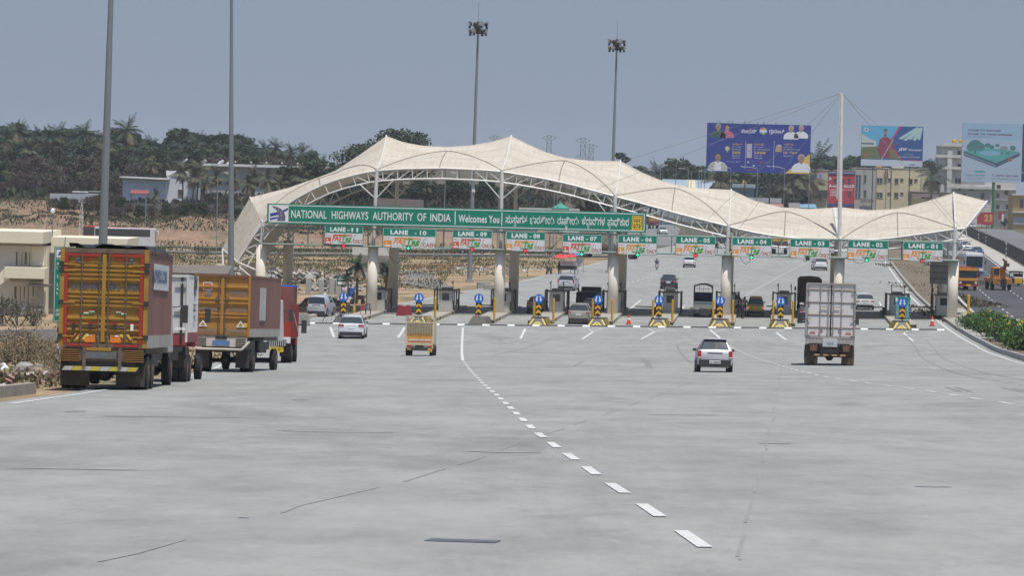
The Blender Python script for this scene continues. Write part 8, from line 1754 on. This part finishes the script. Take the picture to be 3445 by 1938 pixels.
# ------------------------------------------------------------------ vegetation
def leafm(n, c): return mat('leaf_' + n, c, .7, var=.25, scale=.8)
def rv(r):
 while True:
  v = Vector((r.uniform(-1, 1), r.uniform(-1, 1), r.uniform(-1, 1)))
  if 0 < v.length <= 1: return v
def leaves(m_, c, rad, n, size, mats, r, flat=.8, hollow=.45):
 for _ in range(n):
  v = rv(r); v = v.normalized() * (hollow + (1 - hollow) * v.length ** .5); p = c + Vector((v.x * rad[0], v.y * rad[1], v.z * rad[2] * flat)); a = rv(r).normalized() * size * r.uniform(.6, 1.3); b = a.cross(rv(r)).normalized() * size * r.uniform(.4, .8)
  m_.add([p - a, p + b, p + a, p - b], [(0, 1, 2, 3)], r.choice(mats))
def broad_tree(seed, h, w, mats, trunkc, n=60, size=.32, per=34, skinny=False):
 r = random.Random(seed); t = thing('broadleaf_tree', '', 'tree'); m_ = MB(); top = []
 bm_ = mat(trunkc, (.09, .065, .045) if trunkc == 'bark_brown' else (.16, .13, .11), .9)
 m_.path([(0, 0, -.5), (r.uniform(-.2, .2), 0, h * .25), (r.uniform(-.3, .3), r.uniform(-.3, .3), h * .5)], .28 * h / 9, bm_, 7, .16 * h / 9)
 m2 = MB()
 for k in range(n):
  a = r.uniform(0, 2 * math.pi); z = h * r.uniform(.32, .96); fr = 1 - abs((z / h - .58)) / .48; rr_ = w * .5 * math.sqrt(max(.05, fr)) * r.uniform(.35, 1.0); c = Vector((math.cos(a) * rr_, math.sin(a) * rr_, z)); s = r.uniform(.5, 1.05) * w * .14
  if k % 5 == 0: m_.path([(0, 0, h * r.uniform(.3, .5)), tuple(c * .6 + Vector((0, 0, z * .4))), tuple(c)], .08, bm_, 5, .03)
  mm = [mats[k % len(mats)]] * 2 + [r.choice(mats)]
  leaves(m2, c, (s, s, s), per, size, mm, r)
 m_.build('trunk', t); m2.build('crown', t); return t
G1, G2, G3, G4 = leafm('dark', (.016, .040, .020)), leafm('mid', (.036, .075, .030)), leafm('blue', (.026, .060, .040)), leafm('olive', (.055, .066, .028)); B1, B2, B3 = leafm('brown', (.10, .072, .060)), leafm('mauve', (.078, .058, .056)), leafm('tan', (.24, .19, .12)); Y1 = leafm('bright', (.10, .16, .04))
ST_, DG, OG = leafm('straw', (.26, .20, .11)), leafm('dry_green', (.12, .13, .06)), leafm('weed', (.09, .12, .045))
def palm(seed, h, green, brown, nf=24, fl=3.4):
 r = random.Random(seed); t = thing('coconut_palm', '', 'palm tree'); m_ = MB(); lean = r.uniform(-.6, .6); P = [(lean * (k / 6) ** 2, r.uniform(-.05, .05), h * k / 6 - .3) for k in range(7)]; m_.path(P, .22, mat('palm_bark', (.14, .115, .09), .9), 7, .13); m_.build('trunk', t)
 top = Vector(P[-1]); m2 = MB()
 for k in range(nf):
  az = 2 * math.pi * k / nf * 2.4 + r.uniform(-.2, .2); el_ = R_(80 - 125 * k / nf + r.uniform(-8, 8)); L_ = fl * r.uniform(.8, 1.1); p = top.copy(); d = Vector((math.cos(az) * math.cos(el_), math.sin(az) * math.cos(el_), math.sin(el_))); seg = 9; old = k > nf * .72
  mm = brown if old else green; droop = .12 if not old else .2
  for s_ in range(seg):
   q = p + d * (L_ / seg); side = d.cross(Vector((0, 0, 1))); side = side.normalized() if side.length > .05 else Vector((1, 0, 0)); ll = L_ * .24 * math.sin(math.pi * (s_ + .8) / (seg + 1.2)) + .08
   dn = Vector((0, 0, -1)) * ll * .75
   m = r.choice(mm)
   for u_ in (0, .5):
    a = p.lerp(q, u_)
    for sg in (-1, 1): e = a + side * sg * ll + dn * r.uniform(.5, 1.1) + d * ll * .5; m2.add([a, a + d * .09, e], [(0, 1, 2)], m); m2.add([a, a + d * .14 - Vector((0, 0, .05)), e + Vector((0, 0, -.05))], [(0, 1, 2)], m)
   m2.add([p + side * .03, p - side * .03, q - side * .02, q + side * .02], [(0, 1, 2, 3)], m)
   p = q; d = (d + Vector((0, 0, -droop))).normalized()
 leaves(m2, top + Vector((0, 0, -.2)), (.35, .35, .35), 14, .18, brown, r); m2.build('crown', t); return t
def scrub(seed, w, h, mats, n=26, size=.3, per=30):
 r = random.Random(seed); t = thing('scrub_bush', '', 'bush'); m_ = MB(); m2 = MB(); bm_ = mat('twig', (.10, .08, .06), .9)
 for k in range(n):
  a = r.uniform(0, 6.28); rr_ = w * .5 * r.random() ** .5; c = Vector((math.cos(a) * rr_, math.sin(a) * rr_ * .7, h * r.uniform(.15, .85) * (1 - .4 * rr_ / (w * .5)))); leaves(m2, c, (w * .16,) * 3, per, size, mats, r, 1.0)
  if k % 2 == 0: m_.path([(0, 0, -.2), tuple(c * .6), tuple(c + Vector((0, 0, h * .25)))], .04, bm_, 4, .012)
 m_.build('trunk', t); m2.build('crown', t); return t
used = set()
def put(proto, x, d, ytop, label, group, hgt, dz=0, rz=None, zbase=None):
 """stand a plant so that its top reaches photograph height ytop at distance d (its size follows from that)"""
 d = DM(x, d); p = AT(x, ytop, d); zb_ = gzz(p.x, p.y) if zbase is None else zbase; s_ = max(.35, (p.z - zb_) / hgt); loc = (p.x, d, zb_)
 r = random.Random(int(x * 7 + d)); rz = r.uniform(0, 6.28) if rz is None else rz; sc = (min(s_, 1.9) if s_ < 1.9 else 1.9,) * 2 + (s_,)
 if proto.name not in used:
  used.add(proto.name); proto.location = loc; proto.rotation_euler = (0, 0, rz); proto.scale = sc; proto['label'] = label; proto['group'] = group; return proto
 return dup(proto, loc, rz, label, sc=sc, group=group)
bt_ = [broad_tree(s_, 9, 7.5, m, 'bark_brown', 80, .30, 44) for s_, m in ((1, [G1, G3, G2]), (2, [G1, G1, G2]), (3, [G3, G1, G4]), (4, [G2, G4, G1]))]
bb_ = [broad_tree(s_, 7, 7, m, 'bark_pale', 60, .24, 36) for s_, m in ((5, [B1, B2, G4]), (6, [B2, B2, B1]))]
pm_ = [palm(s_, 9, [G1, G3, leafm('palm', (.06, .085, .045))], [leafm('frond_dry', (.17, .13, .08)), leafm('frond_olive', (.10, .10, .05))]) for s_ in (11, 12, 13)]
pd_ = [palm(s_, 8, [leafm('palm_dull', (.09, .10, .06)), leafm('frond_olive', (.10, .10, .05))], [leafm('frond_dry', (.17, .13, .08))], 26, 3.2) for s_ in (14, 15)]
rnd = random.Random(99)
sky_pts = [(0, 430), (60, 420), (120, 450), (170, 435), (240, 425), (300, 440), (345, 430), (420, 440), (480, 450), (520, 470), (560, 445), (620, 440), (680, 445), (720, 470), (770, 442), (830, 445), (860, 480), (900, 475), (950, 490), (1000, 500), (1060, 510), (1100, 545), (1150, 560)]
GF = 'broad crowned trees of the wood on the slope'; GP_ = 'coconut palms of the wood on the slope'; GB = 'brown scrubby trees on the slope'
# back rank of the wood: the skyline
x = -30
while x < 1170:
 y = interp(sky_pts, x) + rnd.uniform(-12, 30); put(bt_[rnd.randrange(3)], x, rnd.uniform(880, 960), y, 'dark leafy tree standing in the wood on the slope', GF, 9); x += rnd.uniform(24, 38)
x = -20
while x < 1180:
 y = interp(sky_pts, x) + rnd.uniform(32, 62); put(bt_[rnd.randrange(4)], x, rnd.uniform(820, 870), y, 'dark leafy tree standing in the wood on the slope', GF, 9); x += rnd.uniform(30, 46)
for x, y, d in ((60, 405, 860), (95, 425, 870), (170, 425, 850), (290, 412, 855), (430, 392, 850), (20, 440, 830), (930, 468, 850), (980, 482, 840), (1015, 487, 850), (1050, 505, 830), (560, 520, 800), (640, 500, 810), (470, 520, 790), (720, 490, 815), (540, 590, 745), (130, 428, 870), (205, 418, 880), (260, 436, 870), (330, 445, 875), (385, 455, 860), (500, 462, 870), (600, 452, 870), (665, 448, 880), (750, 452, 880), (815, 458, 870), (890, 472, 870), (20, 425, 880), (455, 470, 860), (120, 500, 800), (240, 520, 790), (390, 540, 780), (680, 520, 800), (1085, 520, 830)): put(pm_[(x + y) % 3], x, d, y, 'coconut palm with drooping lower fronds among the trees of the wood', GP_, 9 + 2)
x = -20
while x < 1000:
 y = rnd.uniform(520, 575); put(bb_[rnd.randrange(2)] if rnd.random() < .75 else bt_[3], x, rnd.uniform(760, 800), y, 'brown leafless looking tree in the lower wood', GB, 7); x += rnd.uniform(24, 38)
x = -20
while x < 420:
 y = rnd.uniform(575, 625); put(bb_[rnd.randrange(2)], x, rnd.uniform(715, 745), y, 'brown leafless looking tree in the lower wood', GB, 7); x += rnd.uniform(22, 36)
for x, y, d in ((30, 560, 745), (155, 585, 740), (285, 565, 745), (520, 525, 760), (100, 470, 800), (345, 470, 800), (880, 520, 765), (800, 515, 770)): put(pd_[x % 2], x, d, y, 'dull olive palm with browned fronds inside the brown wood', 'dull palms on the slope', 10)
for x, y, d in ((180, 668, 640), (215, 664, 638), (250, 668, 641), (300, 662, 642), (330, 655, 640), (352, 648, 645), (385, 655, 645), (410, 665, 642), (370, 690, 632), (400, 705, 628), (430, 700, 640), (560, 712, 640), (600, 705, 642), (650, 715, 640), (690, 712, 638), (730, 715, 640), (470, 725, 632), (510, 735, 630), (620, 730, 628), (680, 735, 630), (760, 730, 632), (800, 735, 630), (840, 728, 635)): put((bb_ + [bt_[3]])[x % 3], x, d, y, 'bushy scrub tree on the terrace below the stained wall', 'scrub on the terrace below the wall', 7 if x % 3 < 2 else 9)
put(pd_[0], 519, 640, 634, 'round headed young palm before the stained wall', 'palm before the stained wall', 10)
# palms in front of the factory
for x, y, d in ((618, 545, 680), (650, 560, 672), (665, 530, 690), (735, 560, 680), (790, 575, 672), (855, 560, 676), (905, 575, 668), (830, 590, 664), (700, 590, 668), (950, 590, 670), (1010, 560, 680)): put(pd_[x % 2], x, d, y, 'palm with heavy tan fronds in front of the white factory', 'palms before the factory', 10)
for x, y in ((965, 560), (1000, 570), (1040, 575), (1090, 565), (1140, 575), (1060, 540)): put(bt_[3], x, 700, y, 'dark green tree behind the low end of the arch', 'trees behind the arch', 9)
# under the arch
for k, x in enumerate(range(1180, 1660, 38)): put(bt_[k % 4], x, 700 + (k % 3) * 15, 600 + (k % 3) * 10, 'dark green tree seen under the canopy arch', 'trees under the arch', 9)
for x, y, d in ((1345, 608, 690), (1440, 600, 700), (1730, 610, 690), (1760, 600, 700), (1810, 600, 700), (1850, 605, 705), (1900, 620, 700), (1945, 620, 700), (1245, 600, 690)): put(pd_[x % 2], x, d, y, 'tan fronded palm seen under the canopy arch', 'palms under the arch', 10)
for x in range(1960, 2140, 30): put(bt_[x // 30 % 4], x, 760, 652 + (x % 3) * 6, 'dark tree showing through the right hand truss'.replace('right hand ', 'descending '), 'trees behind the descending truss', 9)
# the round crown behind the first peak
big = broad_tree(31, 13, 16, [G4, G1, leafm('khaki', (.10, .10, .055)), G2], 'bark_brown', 170, .34, 44)
put(big, 1350, 780, 445, 'very broad dome shaped tree rising behind the first canopy peak', 'tree behind the first peak', 13)
dup(big, AT(1240, 500, 790) * 1, 1.2, 'olive tree crown spreading out beside the dome shaped tree', sc=(1.1, 1.1, 1.25)); _l = S.objects[-1] if False else None
for o in list(COL.objects):
 if o.get('label') == 'olive tree crown spreading out beside the dome shaped tree' and o.type == 'EMPTY': zb_ = gzz(o.location.x, o.location.y); k = (AT(1240, 490, 790).z - zb_) / 13; o.location.z = zb_; o.scale = (1.2, 1.2, k); o['group'] = 'tree behind the first peak'
# right hand distance
sl1 = broad_tree(41, 10, 3.0, [G1, G3], 'bark_pale', 26, .25, 40); put(sl1, 2096, 760, 512, 'slim dark tree poking above the canopy past the third peak', 'slim tree', 10)
br = thing('bare_tree', 'leafless upright tree above the descending canopy', 'tree'); m_ = MB(); r = random.Random(8)
def limb(p, d, L_, rad, lev):
 q = p + d * L_; m_.tube(p, q, rad, mat('bark_pale', (.16, .13, .11)), 5, rad * .6)
 if lev < 4:
  for _ in range(3): limb(p.lerp(q, r.uniform(.5, 1)), (d + rv(r) * .45 + Vector((0, 0, .15))).normalized(), L_ * r.uniform(.55, .75), rad * .55, lev + 1)
limb(Vector((0, 0, 0)), Vector((0, 0, 1)), 5, .22, 0); m_.build('trunk', br); p = AT(2164, 520, 750); zb_ = gzz(p.x, 750); br.location = (p.x, 750, zb_); br.scale = (.9, .9, (p.z - zb_) / 12)
for x, y, d in ((2285, 540, 820), (2310, 560, 830), (2340, 562, 825), (2360, 566, 820), (2265, 572, 830), (2150, 565, 860), (2190, 580, 850), (2230, 585, 850)): put(bt_[2 + x % 2], x, d, y, 'hazy tree beyond the striped sheds', 'hazy trees beyond the sheds', 9)
for x, y, d in ((2212, 562, 800), (2240, 590, 790)): put(pm_[x % 3], x, d, y, 'small hazy palm beyond the striped sheds', 'hazy palms beyond the sheds', 10)
for k, x in enumerate((2470, 2500, 2530, 2565, 2590, 2615, 2640, 2670, 2700, 2550, 2580)): put(bt_[k % 3], x, 660 + 3 * k, 572 + (k % 4) * 8, 'dark tree in the shade beneath the violet billboard', 'trees beneath the violet billboard', 9)
for x, y, d in ((2410, 560, 650), (2440, 556, 655), (2690, 545, 640), (2660, 570, 640), (2725, 560, 655)): put(pd_[x % 2], x, d, y, 'palm with browned skirt beneath the violet billboard', 'palms beneath the violet billboard', 10)
put(pm_[0], 2752, 690, 485, 'tall feathery palm beside the violet billboard edge', 'palm beside the billboard', 11); put(pm_[1], 2735, 680, 520, 'shorter palm overlapping the tall palm beside the violet billboard', 'palm beside the billboard 2', 11)
for k, x in enumerate((2790, 2815, 2850, 2880, 2910, 2855, 3000, 3060, 3120)): put(bt_[k % 3], x, 760, 528 + (k % 3) * 10, 'dark tree behind the roofs of the shop row', 'trees behind the shop row', 9)
put(pm_[2], 3134, 640, 568, 'round headed palm between the cream building and the white block', 'palm by the white block', 10)
for k, (x, y, d) in enumerate(((3400, 738, 640), (3430, 730, 640), (3320, 748, 600), (3444, 728, 600), (3380, 742, 600))): put(bt_[k % 4], x, d, y, 'low green tree at the bend of the highway', 'low trees at the highway bend', 9)
# plants on the near waste ground
sb = [scrub(51, 3.2, 1.9, [B3, ST_, leafm('umber', (.15, .10, .065))], 20, .055, 90), scrub(52, 3.0, 1.5, [leafm('straw', (.26, .20, .11)), B3, G4], 18, .05, 80), scrub(53, 2.2, 2.4, [G2, G4, B1], 13, .06, 60)]
def bush(k, x, y, sc, label, f=terr):
 p = G(x, y, f=f); pr = sb[k]
 if pr.name not in used: used.add(pr.name); pr.location = p; pr.scale = (sc,) * 3; pr['label'] = label; pr['group'] = 'dry bushes on the waste ground'; return
 dup(pr, p, x % 6, label, sc=(sc,) * 3, group='dry bushes on the waste ground')
for i, (k, x, y, sc, lab) in enumerate(((0, 30, 1222, .95, 'big brown dry bush at the frame edge before the block wall'), (0, 95, 1210, .85, 'brown dry bush in the middle before the block wall'), (1, 150, 1200, .75, 'straw coloured bush beside the striped sign post'), (1, 70, 1235, .8, 'low straw tuft among the litter by the kerb'), (1, 180, 1240, .6, 'small straw tuft at the foot of the sign post'), (2, 12, 1090, 1.5, 'tall green shrub against the office at the frame edge'), (2, 60, 1098, 1.5, 'tall grey green shrub in front of the office windows'), (2, 110, 1095, 1.1, 'thin shrub before the office porch'), (2, 90, 1158, .6, 'green weeds growing over the block wall'), (0, 215, 1285, .45, 'little brown tuft at the end of the low kerb wall'), (2, 165, 960, 1.2, 'leafy yellow green shrub beside the green regulation sign'), (2, 395 + 290, 870, 1.3, 'fresh green bush behind the lean to roof'))): bush(k, x, y, sc, lab)
# young palms in the waste ground behind lane 11
yp = palm(61, 5.2, [G1, G2], [leafm('frond_dry', (.17, .13, .08))], 16, 1.9)
for i, (x, yb_, yt, lab) in enumerate(((1200, 1023, 855, 'young palm standing alone between the guard house and the lane 11 pillar'), (1300, 1010, 880, 'young palm leaning beside the lane 10 rear pillar'), (1170, 1000, 905, 'stunted palm with burnt fronds near the blue drum'))):
 p = G(x, yb_); H_ = AT(x, yt, p.y).z - p.z
 if i == 0: yp.location = p; yp['label'] = lab; yp.scale = (H_ / 6.4,) * 3; yp['group'] = 'young palms near lane 11'
 else: dup(yp, p, i * 1.3, lab, sc=(H_ / 6.4,) * 3, group='young palms near lane 11')
# flowering bushes on the strip between the carriageways
FY = mat('petal_yellow', (.85, .62, .03), .5, var=.1)
fb = scrub(71, 2.6, 1.9, [leafm('shrub_green', (.06, .15, .028)), leafm('shrub_dark', (.03, .08, .02)), leafm('shrub_light', (.11, .21, .04))], 44, .09, 60); r = random.Random(4)
m_ = MB()
for k in range(9):
 a = r.uniform(0, 6.28); rr_ = 1.25 * r.random() ** .5; c = Vector((math.cos(a) * rr_, math.sin(a) * rr_ * .7 - .15, 1.0 + r.uniform(-.2, .95) * (1 - rr_ * .3))); leaves(m_, c, (.08, .08, .08), 5, .06, [FY], r)
m_.build('yellow_flowers', fb)
fl = [(3262, 1110, 1.0, 'smallest flowering bush at the tip of the strip by the end pillar'), (3290, 1118, 1.25, 'flowering bush second from the tip of the planted strip'), (3325, 1128, 1.5, 'tall flowering bush in the middle of the planted strip'), (3355, 1145, 1.45, 'flowering bush with scattered yellow blooms past the strip middle'), (3385, 1158, 1.4, 'flowering bush beside the lane dashes near the frame edge'), (3415, 1172, 1.45, 'flowering bush just before the frame edge'), (3445, 1190, 1.5, 'flowering bush thick with yellow blooms at the frame edge'), (3345, 1125, 1.2, 'flowering bush behind the tall middle one on the strip'), (3400, 1148, 1.2, 'flowering bush at the highway side of the strip near the frame edge'), (3440, 1162, 1.3, 'flowering bush at the highway side right at the frame edge'.replace('right at', 'on'))]
for i, (x, y, s_, lab) in enumerate(fl):
 p = G(x, y); p.z += .2; s_ *= .84
 if i == 0: fb.location = p; fb.scale = (s_ * .9,) * 3; fb['label'] = lab; fb['group'] = 'yellow flowering bushes on the strip'
 else: dup(fb, p, i * .9, lab, sc=(s_ * .9,) * 3, group='yellow flowering bushes on the strip')

# ------------------------------------------------------------------ ground cover, rubble, litter (uncountable)
def cover(name, label, region, n, size, mats, seed, f=terr, hh=.5, upright=True):
 """region: list of photograph-pixel ground quads"""
 r = random.Random(seed); m_ = MB()
 for _ in range(n):
  q = r.choice(region); a, b = r.random(), r.random(); x = q[0] + (q[2] - q[0]) * a; y = q[1] + (q[3] - q[1]) * b
  X_, Y_ = x, y; z = gzz(X_, Y_)
  if noise.noise(Vector((X_ * .12, Y_ * .08, seed))) < r.uniform(-.5, .2): continue
  s_ = size * r.uniform(.5, 1.4); a_ = r.uniform(0, 6.28); w_ = Vector((math.cos(a_), math.sin(a_), 0)) * s_; up = Vector((r.uniform(-.4, .4), r.uniform(-.4, .4), 1)) * s_ * r.uniform(.6, 1.5); p = Vector((X_, Y_, z - .03)); mm = r.choice(mats)
  m_.add([p - w_ * .5, p + w_ * .5, p + up + w_ * .15, p + up - w_ * .35], [(0, 1, 2, 3)], mm)
  if upright: m_.add([p + w_ * .2 + up * .2, p - w_ * .6 + up * .7, p + up * 1.2], [(0, 1, 2)], mm)
 o = m_.build(name); tag(o, label, name.replace('_', ' '), kind='stuff'); return o
cover('dry_grass', 'dry grass and weeds on the waste ground between the plaza and the service road', [(-80, 430, 0, 536), (-60, 470, 8, 536), (-60, 330, -24, 430), (-40, 380, -8, 470)], 42000, .17, [ST_, DG, OG, DG, ST_], 3)
cover('bank_weeds', 'grey green weeds along the foot and top of the red earth bank', [(-140, 556, 10, 586), (-140, 600, -20, 660)], 60000, .24, [DG, OG, G4, B3], 5)
cover('bank_scrub', 'mottled brown and olive scrub over the earth mounds', [(-110, 592, -60, 655), (-78, 590, -20, 660), (-78, 590, -20, 660)], 50000, .26, [B1, DG, OG, B3, G4], 15)
cover('slope_undergrowth', 'brown undergrowth carpeting the wooded slope', [(-150, 665, 10, 800)], 26000, .8, [B1, B2, G2, G4, G1], 7)
cover('near_weeds', 'tan weeds and grass on the dirt by the low kerb wall', [(-36, 100, -14, 200), (-24, 70, -13.5, 120), (-40, 200, -19, 280)], 22000, .11, [ST_, B3, ST_, DG, B1], 9)
cover('median_grass', 'dry grass on the strip between toll road and highway', [(38, 250, 43, 340), (45, 340, 50, 420), (55, 420, 60, 520), (36, 180, 44, 260)], 14000, .17, [B1, DG, ST_, B3], 11)
def rubble(name, label, quads, n, size, mats, seed, pile=0):
 r = random.Random(seed); m_ = MB()
 for _ in range(n):
  q = r.choice(quads); x = r.uniform(q[0], q[2]); y = r.uniform(q[1], q[3]); cx_, cy_ = (q[0] + q[2]) / 2, (q[1] + q[3]) / 2; fall = max(0, 1 - ((x - cx_) / (q[2] - q[0]) * 2) ** 2) * max(0, 1 - ((y - cy_) / (q[3] - q[1]) * 2) ** 2)
  s_ = size * r.uniform(.4, 1.3); z = gzz(x, y) + pile * fall * r.uniform(.5, 1); X = Matrix.Rotation(r.uniform(0, 6), 4, 'Z') @ Matrix.Rotation(r.uniform(-.9, .9), 4, 'X') @ Matrix.Rotation(r.uniform(-.9, .9), 4, 'Y')
  m_.box((x, y, z), (s_, s_ * r.uniform(.5, .9), s_ * r.uniform(.10, .28)), r.choice(mats), X=X, taper=r.uniform(.6, .95))
 o = m_.build(name); tag(o, label, name.replace('_', ' '), kind='stuff')
RC1, RC2, RC3 = mat('rubble_pale', (.48, .46, .43), .9, var=.2), mat('rubble_grey', (.30, .29, .27), .9, var=.2), mat('rubble_brown', (.25, .19, .14), .9, var=.25)
rubble('concrete_rubble', 'heap of broken white concrete discs and slabs beyond lane 11', [(-31, 392, -24.5, 404), (-27, 388, -20.5, 400), (-36, 398, -28, 408), (-22, 372, -16.5, 380)], 760, .85, [RC1, RC2, RC2, RC3, mat('rubble_buff', (.40, .35, .28), .9)], 1, 1.7)
rubble('rubble', 'scattered stones along the dirt behind the plaza', [(-30, 350, -12, 440), (-15, 440, 2, 470), (-60, 440, -10, 450), (-8, 465, 4, 476)], 700, .45, [RC1, RC2, RC3], 2)
rubble('litter', 'stones and litter on the dirt beside the first parked truck', [(-19, 96, -13.8, 130), (-16, 84, -13.4, 96), (-24, 120, -16, 150)], 260, .3, [RC1, RC2, RC3, mat('litter_white', (.65, .65, .65), .6), mat('litter_pink', (.35, .2, .2), .6)], 3, .15)
rubble('gravel', 'small stones scattered on the worn concrete', [(-11.5, 45, 3, 105), (-11, 60, -2, 90), (-5, 24, 4, 60), (0, 80, 20, 180)], 420, .035, [RC2, mat('stone_dark', (.08, .08, .08), .9)], 4)
rubble('charred_heap', 'dark tangled scrap heap behind the parked grey SUV', [(-20.5, 326, -16, 333)], 160, .5, [mat('scrap_dark', (.06, .05, .045), .9), RC2, mat('scrap_brown', (.14, .08, .06), .9)], 6, 1.0)
def rocks(label, x, y, s, seed, m):
 r = random.Random(seed); p = G(x, y, f=terr); bm = bmesh.new(); bmesh.ops.create_icosphere(bm, subdivisions=2, radius=s)
 for v in bm.verts: v.co *= 1 + .35 * noise.noise(v.co * 2.2 / s + Vector((seed, 0, 0))); v.co.z *= .7
 me = bpy.data.meshes.new('boulder'); bm.to_mesh(me); bm.free(); me.materials.append(m); o = bpy.data.objects.new('boulder', me); COL.objects.link(o); o.location = p + Vector((0, 0, s * .25)); tag(o, label, 'boulder')
rocks('grey boulder, the largest among the litter by the kerb wall', 84, 1252, .42, 1, RC2); rocks('brown stone close beside the rear wheel of the yellow truck', 212, 1252, .25, 2, RC3); rocks('tan lump of concrete between the boulder and the truck', 125, 1258, .28, 3, RC3)

# ------------------------------------------------------------------ haze
m = bpy.data.materials.new('haze_air'); m.use_nodes = True; m.node_tree.nodes.clear(); ou = m.node_tree.nodes.new('ShaderNodeOutputMaterial'); pv = m.node_tree.nodes.new('ShaderNodeVolumePrincipled'); pv.inputs['Color'].default_value = (.86, .93, 1, 1); pv.inputs['Density'].default_value = HAZE; pv.inputs['Anisotropy'].default_value = -.25; m.node_tree.links.new(pv.outputs[0], ou.inputs['Volume'])
if HAZE > 0:
 mb = MB(); mb.box((0, 1180, 19), (1300, 2500, 46), m); hz_ = mb.build('haze'); tag(hz_, 'pale blue dusty air over the whole scene', 'haze', kind='stuff')
print('OBJ', len(bpy.data.objects), 'polys', sum(len(x.polygons) for x in bpy.data.meshes))
